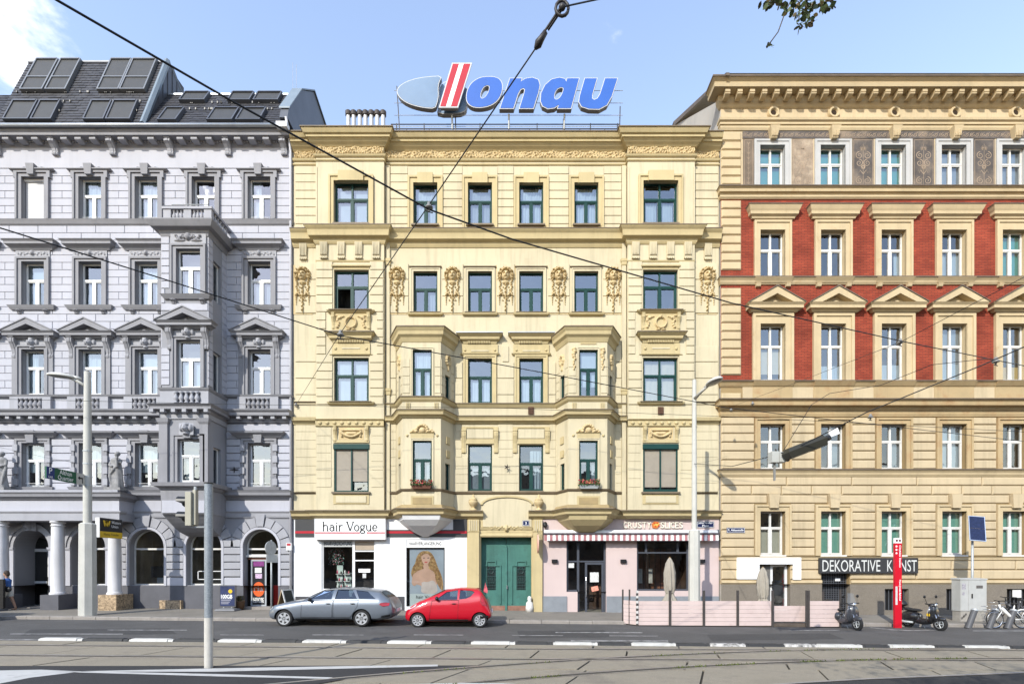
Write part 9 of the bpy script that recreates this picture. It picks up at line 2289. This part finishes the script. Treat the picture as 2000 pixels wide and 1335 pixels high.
# bicycles in the docks at the right edge
def bicycle(label, loc, rz, frame, name='bicycle'):
 E = empty(name, loc, rz); tag(E, label, 'bicycle', 'hire bicycles')
 for u in (0.0, 1.08):
  q = MB(); q.cs = True; q.tube([(0.33*math.cos(a), 0, 0.33*math.sin(a)) for a in [2*math.pi*k/32 for k in range(33)]], 0.02, 6, cap=False); w = q.build('wheel', RUBBER, E, (u, 0, 0.345))
  q = MB(); q.tube([(0.305*math.cos(a), 0, 0.305*math.sin(a)) for a in [2*math.pi*k/32 for k in range(33)]], 0.011, 5, cap=False); q.build('rim', CHROME, w)
  q = MB()
  for k in range(20): a = 2*math.pi*k/20; q.tube([(0.02*math.cos(a+1), 0.02*(-1)**k, 0.02*math.sin(a+1)), (0.3*math.cos(a), 0, 0.3*math.sin(a))], 0.002, 3)
  q.tube([(0,-0.05,0),(0,0.05,0)], 0.025, 8); stuff(q.build('spokes', CHROME, w))
 def part(nm, pts, r, mt): q = MB(); q.cs = True; q.tube(pts, r, 8); q.build(nm, mt, E)
 part('frame_tube', [(0.27,0,0.78),(0.62,0,0.45),(0.68,0,0.33)], [0.06,0.055,0.05], frame); part('seat_tube', [(0.64,0,0.3),(0.78,0,0.86)], 0.024, frame); part('head_tube', [(0.17,0,0.92),(0.25,0,0.66)], 0.035, frame)
 for s in (-1, 1):
  part('fork_leg', [(0.24,s*0.04,0.66),(0.0,s*0.06,0.345)], 0.015, frame); part('chain_stay', [(0.66,s*0.04,0.33),(1.08,s*0.07,0.345)], 0.014, frame); part('seat_stay', [(0.75,s*0.03,0.74),(1.08,s*0.07,0.345)], 0.012, frame); part('crank', [(0.66,s*0.09,0.33),(0.66+s*0.14,s*0.1,0.27)], 0.012, BLACK)
 part('stem', [(0.19,0,0.9),(0.16,0,1.04)], 0.02, BLACK); part('handlebar', [(0.3,-0.3,1.06),(0.2,-0.22,1.07),(0.13,0,1.05),(0.2,0.22,1.07),(0.3,0.3,1.06)], 0.015, BLACK)
 q = MB(); q.cs = True; q.ell((0.82,0,0.94), (0.14,0.09,0.035), 12, 7); q.build('saddle', BLACK, E); part('seat_post', [(0.77,0,0.82),(0.8,0,0.93)], 0.014, CHROME)
 for z, r_ in ((0.62, 0.0), (0.72, 0.02), (0.84, 0.05)):
  q = MB(); q.tube([(-0.02-r_,-0.16-r_,z),(-0.02-r_,0.16+r_,z),(-0.3-r_,0.14+r_,z),(-0.3-r_,-0.14-r_,z),(-0.02-r_,-0.16-r_,z)], 0.008, 5); q.build('basket_wire', CHROME, E)
 q = MB(); q.cs = True; q.tube([(1.08+0.37*math.cos(a), 0, 0.345+0.37*math.sin(a)) for a in [R(170-150*k/10) for k in range(11)]], 0.03, 6); q.build('mudguard', frame, E)
 q = MB(); q.cs = True; q.lathe([(0.1,-0.06),(0.1,-0.05)], (0.66,0,0.33), 16, 'y'); q.build('chain_guard', BLACK, E)
BW = mat('white_bike_frame', (0.62,0.62,0.60), 0.4, 0.05); yb = -3.7; x = X(1943, yb)
bicycle('white hire bicycle with wire basket at the right picture edge', (x, yb, gz(x, yb)), R(2), BW)
bicycle('dark framed hire bicycle behind the white one at the picture edge', (x+0.55, yb+0.3, street(x)-0.06), R(4), mat('dark_bike_frame', (0.05,0.05,0.055), 0.4, 0.1))
# overhead lines, tree, passer-by, the far side of the square
def P3(px, py, d): return Vector(((px-1000)*d/FPX, d-CAM_D, CAM_H-(py-HZ)*d/FPX))
def cable(name, pts, r, label, group='overhead tram wires', sag=0.0, n=10):
 P = [Vector(p) for p in pts]; out = []
 for a, b in zip(P[:-1], P[1:]):
  for k in range(n): t = k/n; p = a.lerp(b, t); p.z -= sag*4*t*(1-t); out.append(p)
 out.append(P[-1]); q = MB(); q.cs = True; q.tube(out, r, 6); o = q.build(name, WIREM); tag(o, label, 'wire', group); return o
w1 = [P3(40,-45,3.4), P3(110,0,3.54), P3(450,196,4.4), P3(838,409,5.6), P3(1000,467,6.1), P3(1430,592,7.7), P3(1770,668,9.3), P3(2020,718,11.0)]
cable('contact_wire', w1, 0.009, 'thick black tram wire crossing from the upper left corner', n=4)
w2 = [P3(-60,424,5.6), P3(0,445,5.93), P3(330,548,7.1), P3(665,655,8.7), P3(1000,716,10.0), P3(1420,796,12.4), P3(2040,866,16.2)]
cable('contact_wire', w2, 0.009, 'black tram wire crossing lower, over the grey house', n=4)
sp = [P3(577,792,22.95), P3(665,650,8.7), P3(838,400,5.6), P3(1045,96,4.05)]
cable('span_wire', sp, 0.006, 'thin diagonal span wire anchored on the yellow facade', n=4)
cable('span_wire', [P3(1098,14,3.9), P3(1300,-30,3.6)], 0.006, 'short span wire leaving the turnbuckle to the right at the top', n=2)
cable('facade_wire', [P3(-40,778,19), P3(500,790,20), P3(1000,797,20.5), P3(1470,815,20), P3(2040,845,18)], 0.008, 'nearly level wire running in front of all facades', n=4)
cable('span_wire', [P3(1355,905,20), P3(1430,910,16), P3(1515,888,12.0), P3(1560,872,11.6), P3(1690,806,10.6), P3(1920,712,9.6), P3(2040,660,9.0)], 0.011, 'thick cable rising to the right with signal boxes on it', n=4)
cable('span_wire', [P3(1425,795,22.9), P3(1560,745,16), P3(1758,668,9.3), P3(2040,520,7.5)], 0.005, 'thin wire from the brick facade up to the right', n=4)
cable('feeder_wire', [P3(1525,888,12.0), P3(1585,790,12.4), P3(1620,768,12.4), P3(1720,752,12), P3(1820,712,11), P3(1930,700,10)], 0.007, 'thin kinked feeder wire above the signal boxes', n=3)
cable('facade_wire', [P3(-20,868,18), P3(160,905,20)], 0.004, 'thin slack wire from the left edge to the left lamp post', n=3, sag=0.05)
cable('facade_wire', [P3(1355,905,20), P3(1420,890,22.8)], 0.004, 'thin wire between right lamp post and the brick house', n=3, sag=0.05)
CER = mat('pale_ceramic', (0.2,0.195,0.185), 0.4, 0.1); IRON = mat('cast_iron', (0.035,0.03,0.028), 0.5, 0.2)
for i, (p, lab) in enumerate(((P3(838,404,5.6), 'grey bell insulator on the upper tram wire over a top window'), (P3(665,653,8.7), 'grey bell insulator on the lower tram wire left of the bay'), (P3(1758,668,9.3), 'grey insulator clamp on the wires before the red brick wall'), (P3(1470,788,21), 'small grey insulator beside the brick house corner'), (P3(1428,800,21.5), 'small pale insulator at the yellow house corner'), (P3(578,790,22.9), 'wall hook insulator at the left edge of the yellow house'), (P3(1700,814,10.7), 'grey clamp on the thick rising cable'), (P3(1945,705,9.6), 'dark cable junction at the right picture edge'))):
 E = empty('insulator', p); tag(E, lab, 'insulator', 'line insulators'); s = (1, 1.3, 1.1, 1.6, 1.4, 1.5, 1.1, 1.3)[i]*(0.55 if i < 1 else 0.6)
 q = MB(); q.cs = True; q.lathe([(0.02,0.1),(0.035,0.085),(0.04,0.04),(0.075,0.0),(0.08,-0.025),(0.03,-0.035),(0.02,-0.06)], n=14); q.xf(Matrix.Scale(s, 4)); q.build('bell', CER, E)
 q = MB(); q.tube([(0,0,-0.04*s),(0,0,-0.1*s)], 0.016*s, 6); q.tube([(-0.07*s,-0.03*s,-0.1*s),(0.07*s,0.03*s,-0.1*s)], 0.012*s, 6); q.build('clamp', IRON, E)
T = empty('turnbuckle', (0,0,0)); tag(T, 'dark cast turnbuckle and links on the span wire at the top', 'turnbuckle')
a, b, c = P3(1045,96,4.05), P3(1066,62,4.0), P3(1098,14,3.9)
q = MB(); q.cs = True; q.tube([a, a.lerp(b,0.3), a.lerp(b,0.6), b], [0.012,0.034,0.026,0.02], 8); q.build('wedge_socket', IRON, T)
for s in (-0.018, 0.018): q = MB(); o_ = Vector((s, 0, s*0.6)); q.tube([b+o_, c+o_], 0.009, 6); q.build('link_rod', IRON, T)
q = MB(); q.cs = True; q.tube([c+Vector((0.05*math.cos(k*0.5236), 0.01, 0.06*math.sin(k*0.5236))) for k in range(13)], 0.012, 8); q.ell(c, (0.028,0.025,0.028), 8, 6); q.build('ring', IRON, T)
S = empty('signal_box', (0,0,0)); tag(S, 'pale box with black lens hanging from the thick cable', 'signal box'); p = P3(1515,893,12.0)
q = MB(); q.cbox((p.x-0.05,p.y,p.z), (0.17,0.2,0.26)); q.build('housing', mat('pale_signal_box', (0.40,0.40,0.37), 0.5, 0.1), S); q = MB(); q.cbox((p.x+0.12,p.y,p.z), (0.15,0.2,0.24)); q.build('housing', mat('pale_signal_box', (0.4,0.4,0.37)), S); q = MB(); q.cs = True; q.lathe([(0.08,0),(0.1,0.1),(0.07,0.12)], (p.x+0.2,p.y,p.z), 12, 'x'); q.build('hood', BLACK, S); q = MB(); q.tube([(p.x,p.y,p.z+0.13),(p.x,p.y,p.z+0.2)], 0.02, 6); q.build('hanger', IRON, S); q = MB(); q.box(p.x-0.05, p.x-0.01, p.y-0.02, p.y+0.02, p.z-0.55, p.z-0.14); q.build('tail_plate', CER, S)
S = empty('track_lantern', (0,0,0)); tag(S, 'long dark rectangular lantern hanging tilted from the thick cable', 'lantern'); p = P3(1573,872,11.7); M = Matrix.Translation(p) @ Matrix.Rotation(R(-21), 4, 'Y')
q = MB(); q.loft([[(-0.47,-0.13,-0.14),(0.42,-0.13,-0.14),(0.42,0.13,-0.14),(-0.47,0.13,-0.14)],[(-0.5,-0.16,0.02),(0.46,-0.16,0.02),(0.46,0.16,0.02),(-0.5,0.16,0.02)],[(-0.42,-0.1,0.11),(0.4,-0.1,0.11),(0.4,0.1,0.11),(-0.42,0.1,0.11)]]); q.xf(M); q.build('lantern_body', mat('dark_olive_lantern', (0.028,0.026,0.018), 0.5, 0.2), S)
q = MB(); q.box(-0.44, 0.4, -0.11, 0.11, -0.15, -0.142); q.xf(M); q.build('lantern_glass', BLACK, S); q = MB(); q.cs = True; q.lathe([(0.07,0.46),(0.07,0.6)], (0,0,0), 10, 'x'); q.xf(M); q.build('end_cap', BLACK, S); q = MB(); q.box(0.62, 0.85, -0.02, 0.02, 0.0, 0.16); q.xf(M); q.build('name_plate', LETTER_W, S)
S = P3(990,912,22.85)
q = MB(); q.cs = True
for k in range(5): a = k*1.2566; q.tube([S+Vector((0,0,0)), S+Vector((0.13*math.cos(a),-0.06,0.13*math.sin(a)))], [0.03,0.012], 6)
tag(q.build('wall_rosette', IRON), 'dark iron wire rosette on the yellow wall above the gate', 'wall anchor')
q = MB(); q.cs = True; S = P3(458,917,22.95)
for k in range(4): a = k*1.5708; q.tube([S, S+Vector((0.2*math.cos(a),-0.03,0.13*math.sin(a)))], [0.05,0.015], 6)
tag(q.build('wall_rosette', IRON), 'dark iron cross anchor on the grey wall right of the bay', 'wall anchor')
# tree beside the camera: its hanging twig shows at the top, its shadow on the street
TR_ = empty('street_tree', (4.9, -25.0, -0.3)); tag(TR_, 'leafy street tree whose hanging twig shows at the top right', 'tree')
BARK = mat('grey_brown_bark', (0.10,0.08,0.06), 0.95, 0.3, 5, 0.6, 20); LEAF = mat('street_tree_leaf', (0.06,0.085,0.025), 0.6, 0.3, 3); LEAF2 = mat('brown_edged_leaf', (0.12,0.085,0.03), 0.6, 0.3, 3)
o0 = Vector((4.9,-25.0,-0.3))
q = MB(); q.cs = True; q.tube([(0,0,0),(0.05,0.05,1.6),(0,0.1,3.2),(-0.1,0.3,5.0),(0,0.4,7.5)], [0.26,0.2,0.18,0.14,0.05], 12); q.build('trunk', BARK, TR_)
def leaf(q, c, s, rnd=random):
 a, b, g = rnd.uniform(0, 6.28), rnd.uniform(-0.9, 0.3), rnd.uniform(0, 6.28); u = Vector((math.cos(a)*math.cos(b), math.sin(a)*math.cos(b), math.sin(b))); v = u.cross(Vector((math.cos(g), math.sin(g), 0.7))).normalized()
 q.cm = 1 if rnd.random() < 0.25 else 0
 P = [c, c+u*s*0.35+v*s*0.32, c+u*s*0.7+v*s*0.3, c+u*s, c+u*s*0.7-v*s*0.28, c+u*s*0.35-v*s*0.3]; q.add([tuple(p) for p in P], [(0,1,2,3), (0,3,4,5)])
limbs = []
for tip in ((1.2,3.4,7.2),(4.2,3.4,7.4),(6.8,3.2,7.6),(-1.6,0.6,7.8),(2.6,-1.5,8.0),(0.3,2.4,8.8),(-1.5,3.0,6.4),(-0.3,3.6,6.3),(1.0,3.0,6.1),(-2.5,3.6,6.8)):
 t = Vector(tip); m_ = t*0.55+Vector((0,0,1.4)); s = Vector((0,0.2,3.6)); qb = MB(); qb.cs = True; qb.tube([s, (s+m_)/2+Vector((0,0,0.5)), m_, t], [0.09,0.06,0.04,0.015], 7); qb.build('limb', BARK, TR_); limbs.append((s, m_, t))
q = MB()
for s, m_, t in limbs:
 for k in range(26):
  c = m_.lerp(t, random.uniform(0.2, 1.15)) + Vector((random.gauss(0,0.55), random.gauss(0,0.5), random.gauss(0,0.45)))
  for j in range(14):
   p = c + Vector((random.gauss(0,0.16), random.gauss(0,0.16), random.gauss(0,0.14)))
   w_ = p+o0; d = w_.y+CAM_D
   if d > 0.6 and -2.3 < w_.x/d < 2.3 and (w_.z-CAM_H)/d < 1.22: continue   # keep the crown above the street view
   leaf(q, p, random.uniform(0.09, 0.15))
stuff(q.build('crown', [LEAF, LEAF2], TR_))
tw = [P3(1600,-260,3.2), P3(1585,-70,3.5), P3(1562,8,3.55), P3(1560,40,3.56)]
tw2 = [P3(1562,-30,3.55), P3(1535,20,3.56), P3(1520,62,3.56), P3(1498,92,3.57)]
for t_ in (tw, tw2, [P3(1585,-60,3.5), P3(1620,0,3.5), P3(1632,16,3.5)], [P3(1562,-20,3.55), P3(1520,4,3.55), P3(1490,12,3.55)]):
 qb = MB(); qb.tube([p-o0 for p in t_], 0.004, 5); qb.build('twig', BARK, TR_)
q = MB()
for px, py, n, sx, sy in ((1560,14,75,32,14),(1605,8,45,20,9),(1515,4,34,18,7),(1575,38,26,18,10),(1500,92,8,5,5),(1560,48,8,6,5),(1540,-20,60,40,14)):
 for k in range(n): leaf(q, P3(px+random.gauss(0,sx*0.55), py+random.gauss(0,sy*0.55), 3.5+random.uniform(-0.15,0.15))-o0, random.uniform(0.025, 0.05))
stuff(q.build('hanging_leaves', [LEAF, LEAF2], TR_))
# passer-by at the left edge
y = -1.3; x = X(13, y); zb = street(x)-0.025
E = empty('person', (x, y, zb), R(8)); tag(E, 'person in blue shirt and pale shorts walking with a dark bag', 'person')
SK = mat('skin', (0.33,0.19,0.13), 0.6, 0.1)
q = MB()
q.tube([(0,0,0.86),(0,0,1.1),(0,0,1.3),(0,0,1.36)], [0.13,0.12,0.14,0.07], 12); q.tube([(0,0,1.34),(-0.01,0,1.46)], 0.05, 8); q.ell((-0.03,0,1.56), (0.095,0.075,0.12), 14, 10); q.ell((-0.12,0,1.55), (0.02,0.012,0.02), 6, 5)
for s, sw in ((-1, 0.16), (1, -0.2)):
 q.tube([(0,s*0.08,0.88),(-sw*0.7,s*0.085,0.48),(-sw*1.1+0.06,s*0.085,0.1),(-sw*1.1+0.06,s*0.085,0.06)], [0.085,0.06,0.042,0.04], 10); q.tube([(-sw*1.1+0.08,s*0.085,0.035),(-sw*1.1-0.1,s*0.085,0.03)], [0.04,0.03], 8)
 q.tube([(0,s*0.17,1.3),(sw*0.5,s*0.21,1.06),(sw*0.5-0.12,s*0.2,0.86)], [0.05,0.042,0.032], 8)
 for f in range(4): q.tube([(sw*0.5-0.12,s*0.2-0.02+0.014*f,0.86),(sw*0.5-0.15,s*0.2-0.024+0.016*f,0.79),(sw*0.5-0.16,s*0.2-0.02+0.014*f,0.76)], 0.009, 6)
 q.tube([(sw*0.5-0.13,s*0.18,0.85),(sw*0.5-0.18,s*0.165,0.81)], 0.01, 6)
place('body', remeshed(q, 'body', SK, 0.012), E)
q = MB(); q.tube([(0,0,0.88),(0,0,1.1),(0,0,1.28),(0,0,1.37)], [0.16,0.15,0.17,0.09], 14)
for s, sw in ((-1, 0.16), (1, -0.2)): q.tube([(0,s*0.15,1.31),(sw*0.3,s*0.2,1.14)], [0.07,0.065], 10)
place('shirt', remeshed(q, 'shirt', mat('blue_shirt', (0.03,0.09,0.28), 0.8, 0.15, 8), 0.016), E)
q = MB(); q.tube([(0,0,0.95),(0,0,0.84)], [0.15,0.15], 12)
for s, sw in ((-1, 0.16), (1, -0.2)): q.tube([(0,s*0.08,0.88),(-sw*0.55,s*0.085,0.56)], [0.11,0.1], 10)
place('shorts', remeshed(q, 'shorts', mat('pale_shorts', (0.42,0.42,0.40), 0.8, 0.1, 8), 0.016), E)
q = MB(); q.ell((0.0,0,1.6), (0.11,0.09,0.11), 12, 8); q.ell((0.05,0,1.55), (0.07,0.08,0.1), 10, 7); place('hair', remeshed(q, 'hair', mat('dark_hair', (0.04,0.025,0.018), 0.7, 0.2, 9), 0.014), E)
B_ = empty('shoulder_bag', (x, y, zb)); tag(B_, 'dark shoulder bag carried by the person at the left edge', 'bag'); q = MB(); q.cs = True; q.ell((0.22,-0.16,0.9), (0.15,0.07,0.13), 12, 8); q.build('bag_body', BLACK, B_); q = MB(); q.tube([(0.12,-0.16,0.98),(0.02,-0.12,1.36),(-0.05,0.1,1.2)], 0.012, 6); q.build('strap', BLACK, B_)
S = empty('sign_stand', (X(-9,-1.6), -1.6, street(-21)-0.03)); tag(S, 'dark pavement sign stand cut off at the left picture edge', 'sign stand'); q = MB(); q.box(-0.4, 0.38, -0.05, 0.05, 0.1, 1.35); q.build('board', BLACK, S); q = MB(); q.box(-0.42, 0.36, -0.2, 0.2, 0, 0.09); q.build('foot', DARKZINC, S)
# the far side of the square behind the camera, seen in the panes
FARW = mat('far_side_plaster', (0.20,0.18,0.16), 0.9, 0.15, 0.3); FG = mat('far_side_glass', (0.03,0.035,0.04), 0.2, 0.2)
for i, (x0, x1, h, c) in enumerate(((-95,-52,17,0),(-51,-12,14,1),(-11,30,18,0),(31,58,15,1),(59,100,19,0))):
 E = empty('opposite_house', (0,0,0)); tag(E, ('long plain', 'low wide', 'tall middle', 'narrow pale', 'tall far')[i] + ' house across the square behind the viewer', 'house', 'houses across the square')
 q = MB(); q.box(x0, x1, -82, -66, -1.5, h); q.build('wall', FARW if c == 0 else mat('far_side_ochre', (0.25,0.19,0.12), 0.9, 0.15, 0.3), E)
 q = MB(); q.box(x0-0.3, x1+0.3, -82.3, -65.6, h, h+0.5); q.build('roof', DARKZINC, E)
 q = MB(); z = 1.2
 while z < h-2.2:
  xx = x0+1.5
  while xx < x1-2.2: q.box(xx, xx+1.3, -66.02, -65.95, z, z+1.9); xx += 3.2
  z += 3.6
 stuff(q.build('window_field', FG, E))
